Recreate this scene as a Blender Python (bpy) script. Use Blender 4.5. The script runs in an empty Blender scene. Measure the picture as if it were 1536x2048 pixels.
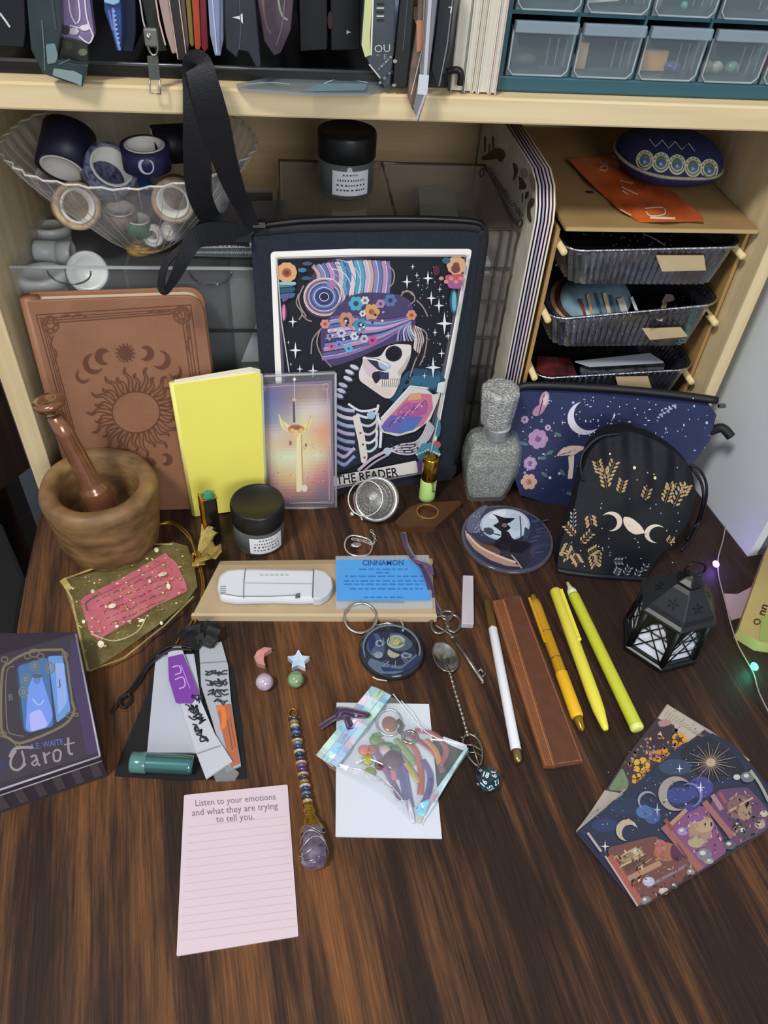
import bpy, bmesh, math, random
import numpy as np
from mathutils import Vector, Matrix, noise
random.seed(7)
SC = bpy.context.scene
COL = SC.collection
PI = math.pi

# ---------------------------------------------------------------- camera
FPX = 1538.0                       # focal length in pixels of the 1536 x 2048 frame
CAMH = 0.5
def _n(v): return v/np.linalg.norm(v)
_up = -_n(np.array([-129., -1576., -FPX]))
_X = _n(np.cross(_n(np.cross(np.array([-768, 805, -FPX]), np.array([768, 760, -FPX]))), -_up))
if _X[0] < 0: _X = -_X
_Y = np.cross(_up, _X)
RC = np.array([_X, _Y, _up])
cam_d = bpy.data.cameras.new('camera'); cam = bpy.data.objects.new('camera', cam_d); COL.objects.link(cam)
m4 = Matrix.Identity(4)
for i in range(3):
    for j in range(3): m4[i][j] = RC[i][j]
m4[2][3] = CAMH
cam.matrix_world = m4
cam_d.sensor_fit = 'VERTICAL'; cam_d.sensor_height = 36; cam_d.sensor_width = 27
cam_d.lens = FPX/2048*36; cam_d.clip_start = 0.01; cam_d.clip_end = 20
SC.camera = cam

# ---------------------------------------------------------------- light
SC.view_settings.view_transform = 'Standard'; SC.view_settings.look = 'None'
SC.view_settings.gamma = 1; SC.view_settings.use_curve_mapping = False
SC.view_settings.exposure = -0.55
wd = bpy.data.worlds.new('world'); SC.world = wd; wd.use_nodes = True
wd.node_tree.nodes['Background'].inputs[0].default_value = (0.80, 0.88, 1.0, 1)
wd.node_tree.nodes['Background'].inputs[1].default_value = 0.68
def area(name, loc, tgt, size, power, col):
    l = bpy.data.lights.new(name, 'AREA'); l.shape = 'DISK'; l.size = size; l.energy = power; l.color = col
    o = bpy.data.objects.new(name, l); COL.objects.link(o); o.location = loc
    o.rotation_euler = (Vector(tgt)-Vector(loc)).to_track_quat('-Z', 'Y').to_euler(); return o
area('ceiling_lamp', (-0.95, -0.65, 2.3), (0.05, 0.4, 0), 0.45, 70, (1.0, 0.97, 0.91))
area('front_fill', (0.45, -1.5, 1.0), (0.0, 0.6, 0.2), 0.9, 26, (0.97, 0.97, 1.0))  # added fill light from low in front, brightens the shelf interior

# ---------------------------------------------------------------- helpers
def ray(px, py):
    return RC @ _n(np.array([px-768., 1024.-py, -FPX]))
CO = np.array([0, 0, CAMH])
class Srf:
    """a real surface of the scene: kind 'z' is z=f(x,y), kind 'y' is y=f(x,z), kind 'x' is x=f(y,z)"""
    def __init__(s, kind, f, flip=1):
        s.k = kind; s.c = not callable(f); s.f = (lambda a, b: f) if s.c else f
    def F(s, p):
        if s.k == 'z': return p[2]-s.f(p[0], p[1])
        if s.k == 'y': return s.f(p[0], p[2])-p[1]
        return s.f(p[1], p[2])-p[0]
    def hit(s, px, py):
        d = ray(px, py); t0, t1 = .55, .6
        f0, f1 = s.F(CO+d*t0), s.F(CO+d*t1)
        for _ in range(14):
            if abs(f1-f0) < 1e-12: break
            t2 = t1-f1*(t1-t0)/(f1-f0); t0, f0 = t1, f1; t1 = t2; f1 = s.F(CO+d*t1)
            if abs(f1) < 1e-8: break
        return CO+d*t1
    def n(s, p):
        e = 1e-4; g = np.array([(s.F(p+np.eye(3)[i]*e)-s.F(p-np.eye(3)[i]*e))/(2*e) for i in range(3)])
        g = _n(g)
        return g if np.dot(g, CO-p) > 0 else -g
def DK(z=0.0): return Srf('z', z)
def VP(y): return Srf('y', y)
def D(px, py, z=0.0): return Vector(DK(z).hit(px, py))
def V(px, py, y): return Vector(VP(y).hit(px, py))
def lean(a, b, tz, ty):
    """upright surface through desk points a, b (x,y); leans by ty over height tz"""
    k = (b[1]-a[1])/(b[0]-a[0])
    return Srf('y', lambda x, z: a[1]+k*(x-a[0])+ty*z/tz)

def lin(h):
    if isinstance(h, (tuple, list)): return tuple(h[:3])
    h = h.lstrip('#'); r = []
    for i in (0, 2, 4):
        c = int(h[i:i+2], 16)/255; r.append(c/12.92 if c <= .04045 else ((c+.055)/1.055)**2.4)
    return tuple(r)
_mats = {}
def M(h, rough=.55, metal=0., trans=0., alpha=1., noise_=0., ns=60., bump=0., bs=300., emis=0., coat=0., sheen=0., attr=False, ior=1.45, stretch=None, col2=None, spec=.5, dist=.001):
    key = (str(h), rough, metal, trans, alpha, noise_, ns, bump, bs, emis, coat, sheen, attr, ior, stretch, col2, spec, dist)
    if key in _mats: return _mats[key]
    m = bpy.data.materials.new('surface_'+str(len(_mats))); m.use_nodes = True
    nt = m.node_tree; b = nt.nodes['Principled BSDF']; L = nt.links.new
    c = lin(h) if h else (1, 1, 1)
    b.inputs['Base Color'].default_value = (*c, 1); b.inputs['Roughness'].default_value = rough
    b.inputs['Metallic'].default_value = metal; b.inputs['Transmission Weight'].default_value = trans
    b.inputs['Alpha'].default_value = alpha; b.inputs['IOR'].default_value = ior
    b.inputs['Coat Weight'].default_value = coat; b.inputs['Sheen Weight'].default_value = sheen
    b.inputs['Specular IOR Level'].default_value = spec
    if emis: b.inputs['Emission Color'].default_value = (*c, 1); b.inputs['Emission Strength'].default_value = emis
    tc = nt.nodes.new('ShaderNodeTexCoord'); vec = tc.outputs['Object']
    if stretch:
        mp = nt.nodes.new('ShaderNodeMapping'); mp.inputs['Scale'].default_value = stretch; L(vec, mp.inputs[0]); vec = mp.outputs[0]
    if attr:
        a = nt.nodes.new('ShaderNodeVertexColor'); a.layer_name = 'Col'; L(a.outputs['Color'], b.inputs['Base Color'])
    elif noise_:
        n = nt.nodes.new('ShaderNodeTexNoise'); n.inputs['Scale'].default_value = ns; n.inputs['Detail'].default_value = 4; L(vec, n.inputs['Vector'])
        mx = nt.nodes.new('ShaderNodeMix'); mx.data_type = 'RGBA'; L(n.outputs['Fac'], mx.inputs[0])
        if col2: ca, cb = c, lin(col2)
        else: ca, cb = tuple(min(1, v*(1+noise_)) for v in c), tuple(v*(1-noise_) for v in c)
        rp = nt.nodes.new('ShaderNodeMapRange'); rp.inputs[1].default_value = .3; rp.inputs[2].default_value = .7
        L(n.outputs['Fac'], rp.inputs[0]); L(rp.outputs[0], mx.inputs[0])
        mx.inputs[6].default_value = (*ca, 1); mx.inputs[7].default_value = (*cb, 1); L(mx.outputs[2], b.inputs['Base Color'])
    if bump:
        n = nt.nodes.new('ShaderNodeTexNoise'); n.inputs['Scale'].default_value = bs; L(vec, n.inputs['Vector'])
        bp = nt.nodes.new('ShaderNodeBump'); bp.inputs['Strength'].default_value = bump; bp.inputs['Distance'].default_value = dist
        L(n.outputs['Fac'], bp.inputs['Height']); L(bp.outputs[0], b.inputs['Normal'])
    _mats[key] = m; return m
def PRINT(rough=.6, coat=0.): return M(None, rough, attr=True, coat=coat)

class MB:
    def __init__(s): s.v = []; s.f = []; s.sm = []; s.c = []; s.col = None
    def add(s, vs, fs, smooth=False, col=None):
        k = len(s.v); s.v += [Vector(v) for v in vs]
        for f in fs: s.f.append([i+k for i in f]); s.sm.append(smooth); s.c.append(col or s.col)
        return s
    def box(s, c, sz, ax=None, col=None, rz=0.):
        c = Vector(c)
        if ax is None: ax = (Vector((math.cos(rz), math.sin(rz), 0)), Vector((-math.sin(rz), math.cos(rz), 0)), Vector((0, 0, 1)))
        vs = [c+ax[0]*(x*sz[0]/2)+ax[1]*(y*sz[1]/2)+ax[2]*(z*sz[2]/2) for z in (-1, 1) for y in (-1, 1) for x in (-1, 1)]
        return s.add(vs, [(0, 2, 3, 1), (4, 5, 7, 6), (0, 1, 5, 4), (2, 6, 7, 3), (0, 4, 6, 2), (1, 3, 7, 5)], False, col)
    def bb(s, a, b, col=None):
        a = Vector(a); b = Vector(b); return s.box((a+b)/2, [abs(b[i]-a[i]) for i in range(3)], col=col)
    def lathe(s, prof, c, ax=(0, 0, 1), n=32, smooth=True, col=None, mod=None, ref=None):
        ax = Vector(ax).normalized(); c = Vector(c)
        u = (Vector(ref)-ax*Vector(ref).dot(ax)).normalized() if ref is not None else ax.orthogonal().normalized()
        w = ax.cross(u); vs = []; fs = []
        for (r, z) in prof:
            for i in range(n):
                t = 2*PI*i/n; rr = r*(mod(t, r, z) if mod else 1)
                vs.append(c+ax*z+(u*math.cos(t)+w*math.sin(t))*rr)
        for j in range(len(prof)-1):
            for i in range(n): a = j*n+i; b = j*n+(i+1) % n; fs.append((a, b, b+n, a+n))
        if prof[0][0] > 1e-7: fs.append(tuple(reversed(range(n))))
        if prof[-1][0] > 1e-7: fs.append(tuple(range((len(prof)-1)*n, len(prof)*n)))
        return s.add(vs, fs, smooth, col)
    def cyl(s, a, b, r, r2=None, n=20, col=None, bev=0):
        a = Vector(a); b = Vector(b); L = (b-a).length; r2 = r if r2 is None else r2
        pr = [(r-bev, 0), (r, bev), (r2, L-bev), (r2-bev, L)] if bev else [(r, 0), (r2, L)]
        return s.lathe([(0, 0)]+pr+[(0, L)], a, b-a, n, True, col)
    def tube(s, pts, r, n=8, closed=False, col=None, smooth_pts=0):
        P = [Vector(p) for p in pts]
        if smooth_pts: P = catmull(P, smooth_pts, closed)
        vs = []; fs = []; N = len(P); u = None
        for i, p in enumerate(P):
            a = P[i-1] if (i > 0 or closed) else p; b = P[(i+1) % N] if (i < N-1 or closed) else p
            t = (b-a); t = t.normalized() if t.length > 1e-9 else Vector((0, 0, 1))
            if u is None: u = t.orthogonal().normalized()
            u = (u-t*u.dot(t)); u = u.normalized() if u.length > 1e-6 else t.orthogonal().normalized()
            w = t.cross(u); rr = r(i/(N-1)) if callable(r) else r
            for k in range(n): an = 2*PI*k/n; vs.append(p+(u*math.cos(an)+w*math.sin(an))*rr)
        for i in range(N if closed else N-1):
            for k in range(n):
                a = i*n+k; b = i*n+(k+1) % n; a2 = ((i+1) % N)*n+k; b2 = ((i+1) % N)*n+(k+1) % n; fs.append((a, b, b2, a2))
        if not closed: fs.append(tuple(reversed(range(n)))); fs.append(tuple(range((N-1)*n, N*n)))
        return s.add(vs, fs, True, col)
    def ball(s, c, r, n=16, m=10, ax=None, col=None, fn=None):
        c = Vector(c); r = (r, r, r) if isinstance(r, (int, float)) else r
        ax = ax or (Vector((1, 0, 0)), Vector((0, 1, 0)), Vector((0, 0, 1))); vs = []; fs = []
        for j in range(m+1):
            th = PI*j/m
            for i in range(n):
                ph = 2*PI*i/n; d = (math.sin(th)*math.cos(ph), math.sin(th)*math.sin(ph), math.cos(th))
                k = fn(d) if fn else 1
                vs.append(c+(ax[0]*d[0]*r[0]+ax[1]*d[1]*r[1]+ax[2]*d[2]*r[2])*k)
        for j in range(m):
            for i in range(n): a = j*n+i; b = j*n+(i+1) % n; fs.append((a, a+n, b+n, b))
        return s.add(vs, fs, True, col)
    def prism(s, pts, d, col=None, smooth=False):
        """closed polygon of world points extruded by vector d"""
        P = [Vector(p) for p in pts]; d = Vector(d); n = len(P)
        nn = Vector((0, 0, 0))
        for i in range(n): nn += P[i].cross(P[(i+1) % n])
        if nn.dot(d) > 0: P = P[::-1]
        vs = P+[p+d for p in P]
        s.add(vs, [tuple(range(n)), tuple(reversed(range(n, 2*n)))]+[(i, i+n, (i+1) % n+n, (i+1) % n) for i in range(n)], smooth, col); return s
    def grid(s, fn, nu, nv, t=0., nrm=None, col=None, smooth=True):
        """fn(u,v)->point; thickness t along nrm"""
        P = [[Vector(fn(i/nu, j/nv)) for i in range(nu+1)] for j in range(nv+1)]
        vs = [p for r in P for p in r]; W = nu+1; fs = [(j*W+i, j*W+i+1, (j+1)*W+i+1, (j+1)*W+i) for j in range(nv) for i in range(nu)]
        if t:
            K = len(vs); vs2 = []
            for j in range(nv+1):
                for i in range(nu+1):
                    if nrm is not None: nn = Vector(nrm)
                    else:
                        a = P[j][min(i+1, nu)]-P[j][max(i-1, 0)]; b = P[min(j+1, nv)][i]-P[max(j-1, 0)][i]; nn = a.cross(b).normalized()
                    vs2.append(P[j][i]-nn*t)
            vs += vs2; fs += [tuple(K+i for i in reversed(f)) for f in fs]
            bd = [i for i in range(W)]+[j*W+nu for j in range(1, nv+1)]+[nv*W+i for i in range(nu-1, -1, -1)]+[j*W for j in range(nv-1, 0, -1)]
            for a, b in zip(bd, bd[1:]+bd[:1]): fs.append((a, a+K, b+K, b))
        return s.add(vs, fs, smooth, col)
    def build(s, name, mat, parent=None, bev=0, sub=0, label=None):
        me = bpy.data.meshes.new(name)
        if parent is None:
            xs = [v for v in s.v]; lo = Vector([min(v[i] for v in xs) for i in range(3)]); hi = Vector([max(v[i] for v in xs) for i in range(3)])
            org = Vector(((lo.x+hi.x)/2, (lo.y+hi.y)/2, lo.z))
        else: org = root_loc(parent)
        me.from_pydata([tuple(v-org) for v in s.v], [], s.f)
        me.polygons.foreach_set('use_smooth', s.sm)
        if any(c is not None for c in s.c):
            at = me.color_attributes.new('Col', 'FLOAT_COLOR', 'CORNER'); buf = []
            for p, c in zip(me.polygons, s.c):
                cc = lin(c) if c is not None else (1, 1, 1)
                buf += [*cc, 1]*p.loop_total
            at.data.foreach_set('color', buf)
        me.materials.append(mat); me.validate(); me.update()
        o = bpy.data.objects.new(name, me); COL.objects.link(o)
        if parent is None: o.location = org
        else: o.parent = parent
        if bev:
            md = o.modifiers.new('edge', 'BEVEL'); md.width = bev; md.segments = 2; md.limit_method = 'ANGLE'; md.angle_limit = .6
        if sub:
            md = o.modifiers.new('soft', 'SUBSURF'); md.levels = sub; md.render_levels = sub
        if label: o['label'] = label
        return o
def root_loc(o):
    while o.parent: o = o.parent
    return Vector(o.location)
def catmull(P, k, closed=False):
    out = []; N = len(P); R = range(N) if closed else range(N-1)
    for i in R:
        p0 = P[(i-1) % N] if (closed or i > 0) else P[0]; p1 = P[i]; p2 = P[(i+1) % N]; p3 = P[(i+2) % N] if (closed or i < N-2) else P[-1]
        for j in range(k):
            t = j/k; out.append(.5*((2*p1)+(p2-p0)*t+(2*p0-5*p1+4*p2-p3)*t*t+(3*p1-p0-3*p2+p3)*t**3))
    if not closed: out.append(P[-1])
    return out
def tag(o, label=None, cat=None, group=None, kind=None):
    if label: o['label'] = label
    if cat: o['category'] = cat
    if group: o['group'] = group
    if kind: o['kind'] = kind
    return o
def thing(name, label, cat, loc, group=None):
    o = bpy.data.objects.new(name, None); COL.objects.link(o); o.location = Vector(loc); o.empty_display_size = .01
    return tag(o, label, cat, group)
def rnd(pts, r, k=5):
    """round the corners of a 2D polygon by r"""
    out = []; n = len(pts)
    for i, p in enumerate(pts):
        p = Vector(p[:2]); a = Vector(pts[i-1][:2]); b = Vector(pts[(i+1) % n][:2])
        rr = min(r, (a-p).length*.45, (b-p).length*.45); s = p+(a-p).normalized()*rr; e = p+(b-p).normalized()*rr
        for j in range(k+1): t = j/k; out.append(tuple(s*(1-t)**2+p*2*t*(1-t)+e*t*t))
    return out
def Z(x0, y0, s, pts): return [(x0+p[0]/s, y0+p[1]/s) for p in pts]
def slab(name, parent, mat, pts, S, t, r=0, lift=0., back=None, label=None, bev=0):
    """plate of thickness t whose visible face lies on surface S"""
    if r: pts = rnd(pts, r)
    mb = MB(); P = []
    for p in pts: h = S.hit(*p); P.append(Vector(h+S.n(h)*lift))
    n = Vector(S.n(S.hit(*pts[0]))) if back is None else -Vector(back)
    mb.prism(P, -n*t); return mb.build(name, mat, parent, bev, label=label)
def tess(pts, S, lift, maxe=22):
    bm = bmesh.new(); vs = [bm.verts.new((p[0], p[1], 0)) for p in pts]
    try: bm.faces.new(vs)
    except ValueError: bm.free(); return [], []
    bm.normal_update(); bmesh.ops.triangulate(bm, faces=bm.faces[:])
    if not S.c:
        for _ in range(5):
            es = [e for e in bm.edges if e.calc_length() > maxe]
            if not es: break
            bmesh.ops.subdivide_edges(bm, edges=es, cuts=1); bmesh.ops.triangulate(bm, faces=[f for f in bm.faces if len(f.verts) > 3])
    bm.verts.index_update(); out = []
    for v in bm.verts: h = S.hit(v.co.x, v.co.y); out.append(Vector(h+S.n(h)*lift))
    fs = [tuple(v.index for v in f.verts) for f in bm.faces]
    bm.free()
    # face the camera
    res = []
    for f in fs:
        a, b, c = out[f[0]], out[f[1]], out[f[2]]
        res.append(f if (b-a).cross(c-a).dot(Vector(CO)-a) > 0 else f[::-1])
    return out, res
def puff(name, parent, mat, outline, S, back, maxe=26):
    """soft body: the visible outline lies on surface S, the body goes back by vector 'back'"""
    _v, _f = tess(outline, S, 0., maxe); mb = MB(); K = len(_v); bk_ = Vector(back); mb.add(_v+[p+bk_ for p in _v], _f+[tuple(i+K for i in reversed(q)) for q in _f], True)
    for i in range(len(outline)):
        p, q = outline[i], outline[(i+1) % len(outline)]; k_ = max(1, int(math.hypot(q[0]-p[0], q[1]-p[1])/15)); prev = None
        for t in range(k_+1):
            h = Vector(S.hit(p[0]+(q[0]-p[0])*t/k_, p[1]+(q[1]-p[1])*t/k_))
            if prev is not None: mb.add([prev, h, h+bk_, prev+bk_], [(0, 1, 2, 3)], True)
            prev = h
    return mb.build(name, mat, parent)
def inside(p, poly):
    c = False; n = len(poly)
    for i in range(n):
        (x1, y1), (x2, y2) = poly[i], poly[i-1]
        if (y1 > p[1]) != (y2 > p[1]) and p[0] < (x2-x1)*(p[1]-y1)/(y2-y1)+x1: c = not c
    return c
class Art:
    """a print lying on a surface: flat coloured shapes, traced in photo pixels and laid on the real surface"""
    def __init__(s, S, lift=.00025, step=6e-6, z=None): s.S = S; s.l = lift; s.st = step; s.mb = MB(); s.z = z; s.soft = None; s.clip = None
    def tr(s, p): return (s.z[0]+p[0]/s.z[2], s.z[1]+p[1]/s.z[2]) if s.z else p
    def _add(s, pts, col):
        vs, fs = tess(pts, s.S, s.l)
        if s.soft and col is not None: c = lin(col); m = sum(c)/3; col = tuple((v*(1-s.soft[0])+m*s.soft[0])*s.soft[1] for v in c)
        if fs: s.mb.add(vs, fs, False, col)
    def poly(s, pts, col, r=0, up=True):
        pts = [s.tr(p) for p in pts]
        if r: pts = rnd(pts, r)
        s._add(pts, col); s.l += s.st if up else 0; return s
    def ell(s, cx, cy, rx, ry, col, rot=0, n=20, up=True):
        c, d = math.cos(rot), math.sin(rot)
        return s.poly([(cx+rx*math.cos(t)*c-ry*math.sin(t)*d, cy+rx*math.cos(t)*d+ry*math.sin(t)*c) for t in [2*PI*i/n for i in range(n)]], col, up=up)
    def line(s, pts, w, col, up=True, w2=None, k=0):
        P = [Vector(s.tr(p)) for p in pts]
        if k: P = [Vector((q.x, q.y)) for q in catmull([Vector((p.x, p.y, 0)) for p in P], k)]
        if s.z: w = w/s.z[2]; w2 = w2/s.z[2] if w2 is not None else None
        w2 = w if w2 is None else w2; L = []; R = []; N = len(P)
        for i, p in enumerate(P):
            t = (P[min(i+1, N-1)]-P[max(i-1, 0)])
            if t.length < 1e-6: continue
            t.normalize(); nn = Vector((-t.y, t.x)); ww = (w+(w2-w)*i/(N-1))/2
            L.append(p+nn*ww); R.append(p-nn*ww)
        for i in range(len(L)-1): s._add([tuple(L[i]), tuple(L[i+1]), tuple(R[i+1]), tuple(R[i])], col)
        s.l += s.st if up else 0; return s
    def ring(s, cx, cy, rx, ry, w, col, a0=0, a1=2*PI, rot=0, n=24):
        c, d = math.cos(rot), math.sin(rot)
        return s.line([(cx+rx*math.cos(t)*c-ry*math.sin(t)*d, cy+rx*math.cos(t)*d+ry*math.sin(t)*c) for t in [a0+(a1-a0)*i/n for i in range(n+1)]], w, col)
    def star(s, cx, cy, r, col, rx=None, rot=0):
        rx = rx or r*.55; q = r*.13
        pts = [(0, -r), (q, -q), (rx, 0), (q, q), (0, r), (-q, q), (-rx, 0), (-q, -q)]
        c, d = math.cos(rot), math.sin(rot)
        return s.poly([(cx+x*c-y*d, cy+x*d+y*c) for x, y in pts], col)
    def cres(s, cx, cy, r, col, rot=0, k=.75, off=.45, sy=1.):
        """crescent: outer circle r minus circle k*r shifted by off*r"""
        pts = []; a = math.acos(max(-1, min(1, (1+off*off-k*k)/(2*off)))); n = 16
        b = math.acos(max(-1, min(1, (1-off*off-k*k)/(2*off*k))))
        for i in range(n+1): t = a+(2*PI-2*a)*i/n; pts.append((math.cos(t), math.sin(t)))
        for i in range(1, n): t = (2*PI-b)+(2*b-2*PI)*i/n; pts.append((off+k*math.cos(t), k*math.sin(t)))
        c, d = math.cos(rot), math.sin(rot)
        return s.poly([(cx+r*(x*c-y*d), cy+r*sy*(x*d+y*c)) for x, y in pts], col)
    def text(s, txt, x, y, size, col, right=(1, 0), upv=None, align='CENTER', w=0., sx=1., shear=0.):
        cu = bpy.data.curves.new('t', 'FONT'); cu.body = txt; cu.align_x = align; cu.resolution_u = 2; cu.size = 1; cu.offset = w; cu.shear = shear
        ob = bpy.data.objects.new('t', cu); COL.objects.link(ob); bpy.context.view_layer.update()
        me = bpy.data.meshes.new_from_object(ob.evaluated_get(bpy.context.evaluated_depsgraph_get()))
        r = Vector(right); r.normalize(); u = Vector(upv).normalized() if upv else Vector((r.y, -r.x))
        x, y = s.tr((x, y)); size = size/(s.z[2] if s.z else 1)
        vs = []
        for v in me.vertices:
            q = Vector((x, y))+r*v.co.x*size*sx+u*v.co.y*size; h = s.S.hit(q.x, q.y); vs.append(Vector(h+s.S.n(h)*s.l))
        fs = []
        for p in me.polygons:
            f = tuple(p.vertices); a, b, c = vs[f[0]], vs[f[1]], vs[f[2]]
            fs.append(f if (b-a).cross(c-a).dot(Vector(CO)-a) > 0 else f[::-1])
        s.mb.add(vs, fs, False, col); s.l += s.st
        bpy.data.objects.remove(ob); bpy.data.curves.remove(cu); bpy.data.meshes.remove(me); return s
    def cgrid(s, q, table, nu, nv):
        """printed colour field inside quad q, colours interpolated from a table of rows"""
        q = [Vector(s.tr(p)) for p in q]; R_ = len(table); C_ = len(table[0]); T_ = [[lin(c) for c in r] for r in table]
        def P_(u, v): return (q[0]*(1-u)+q[1]*u)*(1-v)+(q[3]*(1-u)+q[2]*u)*v
        def C(u, v):
            x = u*(C_-1); y = v*(R_-1); i = min(C_-2, int(x)); j = min(R_-2, int(y)); a, b = x-i, y-j
            return tuple((T_[j][i][k]*(1-a)+T_[j][i+1][k]*a)*(1-b)+(T_[j+1][i][k]*(1-a)+T_[j+1][i+1][k]*a)*b for k in range(3))
        for j in range(nv):
            for i in range(nu):
                s._add([tuple(P_(a/nu, b/nv)) for a, b in ((i, j), (i+1, j), (i+1, j+1), (i, j+1))], C((i+.5)/nu, (j+.5)/nv))
        s.l += s.st; return s
    def specks(s, poly, n, r, cols, rs, aspect=.7):
        xs = [p[0] for p in poly]; ys = [p[1] for p in poly]
        while n:
            x, y = rs.uniform(min(xs), max(xs)), rs.uniform(min(ys), max(ys))
            n -= 1
            if inside((x, y), poly) and (not s.clip or inside(s.tr((x, y)), s.clip)):
                rr = r*(.4+rs.random()); s.ell(x, y, rr, rr*aspect, rs.choice(cols), rs.random()*3, n=7, up=False)
        s.l += s.st; return s
    def build(s, name, parent, rough=.6, coat=0., label=None): return s.mb.build(name, PRINT(rough, coat), parent, label=label)
def copy_tree(o, parent=None):
    c = o.copy(); COL.objects.link(c); c.parent = parent
    for ch in [x for x in bpy.data.objects if x.parent == o]: copy_tree(ch, c)
    return c
# ---------------------------------------------------------------- desk wood
GA = math.radians(8.3)      # the desk is turned a little against the shelf unit
def grain_mat():
    m = bpy.data.materials.new('stained_pine'); m.use_nodes = True; nt = m.node_tree; b = nt.nodes['Principled BSDF']; L = nt.links.new
    tc = nt.nodes.new('ShaderNodeTexCoord')
    rot = nt.nodes.new('ShaderNodeMapping'); rot.vector_type = 'POINT'; rot.inputs['Rotation'].default_value = (0, 0, -GA)
    L(tc.outputs['Object'], rot.inputs[0])
    def nz(scale, sc, detail=3, rough=.5):
        mp = nt.nodes.new('ShaderNodeMapping'); mp.inputs['Scale'].default_value = sc; L(rot.outputs[0], mp.inputs[0])
        n = nt.nodes.new('ShaderNodeTexNoise'); n.inputs['Scale'].default_value = scale; n.inputs['Detail'].default_value = detail
        n.inputs['Roughness'].default_value = rough; L(mp.outputs[0], n.inputs['Vector']); return n.outputs['Fac']
    def math_(op, a, c, cl=False):
        n = nt.nodes.new('ShaderNodeMath'); n.operation = op; n.use_clamp = cl
        for i, q in enumerate((a, c)):
            if isinstance(q, (int, float)): n.inputs[i].default_value = q
            else: L(q, n.inputs[i])
        return n.outputs[0]
    broad = nz(1, (36, 2.2, 1), 4, .6); mid = nz(1, (170, 9, 1), 4, .7); fine = nz(1, (900, 22, 1), 4, .75); blot = nz(1, (9, 5, 1), 2)
    v = math_('MULTIPLY', broad, .95); v = math_('ADD', v, math_('MULTIPLY', mid, .62)); v = math_('ADD', v, math_('MULTIPLY', blot, .5))
    sep = nt.nodes.new('ShaderNodeSeparateXYZ'); L(rot.outputs[0], sep.inputs[0])
    dx = math_('ADD', sep.outputs['X'], math_('MULTIPLY', math_('SUBTRACT', mid, .5), .02))
    # lighter grain bands run down the left half of the board
    mr = nt.nodes.new('ShaderNodeMapRange'); mr.inputs[1].default_value = -.25; mr.inputs[2].default_value = .15
    mr.inputs[3].default_value = .13; mr.inputs[4].default_value = -.10; L(dx, mr.inputs[0])
    v = math_('ADD', v, mr.outputs[0])
    yr = nt.nodes.new('ShaderNodeMapRange'); yr.inputs[1].default_value = .45; yr.inputs[2].default_value = .10
    yr.inputs[3].default_value = -.06; yr.inputs[4].default_value = .05; L(sep.outputs['Y'], yr.inputs[0]); v = math_('ADD', v, yr.outputs[0])
    rp = nt.nodes.new('ShaderNodeValToRGB'); L(v, rp.inputs[0]); e = rp.color_ramp.elements
    e[0].position = .86; e[0].color = (*lin('#2c1e18'), 1); e[1].position = 1.0; e[1].color = (*lin('#744a2a'), 1)
    sc2 = math_('SUBTRACT', v, .0)
    for p, c in ((.93, '#3b271c'), (.97, '#543824')):
        q = e.new(p); q.color = (*lin(c), 1)
    # rescale v into ramp range
    m2 = nt.nodes.new('ShaderNodeMapRange'); m2.inputs[1].default_value = .88; m2.inputs[2].default_value = 1.46; L(v, m2.inputs[0]); L(m2.outputs[0], rp.inputs[0])
    for el, p in zip(sorted(e, key=lambda q: q.position), (.30, .45, .62, .92)): el.position = p
    mx = nt.nodes.new('ShaderNodeMix'); mx.data_type = 'RGBA'; mx.blend_type = 'MULTIPLY'; mx.inputs[0].default_value = 1
    fr = nt.nodes.new('ShaderNodeMapRange'); fr.inputs[1].default_value = .3; fr.inputs[2].default_value = .7; fr.inputs[3].default_value = .55; fr.inputs[4].default_value = 1.5; L(fine, fr.inputs[0])
    cb = nt.nodes.new('ShaderNodeCombineColor'); [L(fr.outputs[0], cb.inputs[i]) for i in range(3)]
    L(rp.outputs[0], mx.inputs[6]); L(cb.outputs[0], mx.inputs[7]); L(mx.outputs[2], b.inputs['Base Color'])
    b.inputs['Roughness'].default_value = .5; b.inputs['Specular IOR Level'].default_value = .22
    bp = nt.nodes.new('ShaderNodeBump'); bp.inputs['Strength'].default_value = .25; bp.inputs['Distance'].default_value = .0006; L(fine, bp.inputs['Height']); L(bp.outputs[0], b.inputs['Normal'])
    return m
def plank(h, h2, ax='x', sc=1.):
    st = {'x': (3*sc, 90*sc, 90*sc), 'y': (90*sc, 3*sc, 90*sc), 'z': (90*sc, 90*sc, 3*sc)}[ax]
    return M(h, .5, noise_=.12, ns=1, stretch=st, col2=h2)
PINE = plank('#e0cfa6', '#cdb588', 'x'); PINEZ = plank('#e0cfa6', '#cbb488', 'z')
# ---------------------------------------------------------------- setting
fl = MB().bb((-3, -2, -.76), (3, 3, -.75)).build('floor', M('#3f4248', .8, noise_=.1, ns=20)); fl['kind'] = 'structure'
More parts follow.
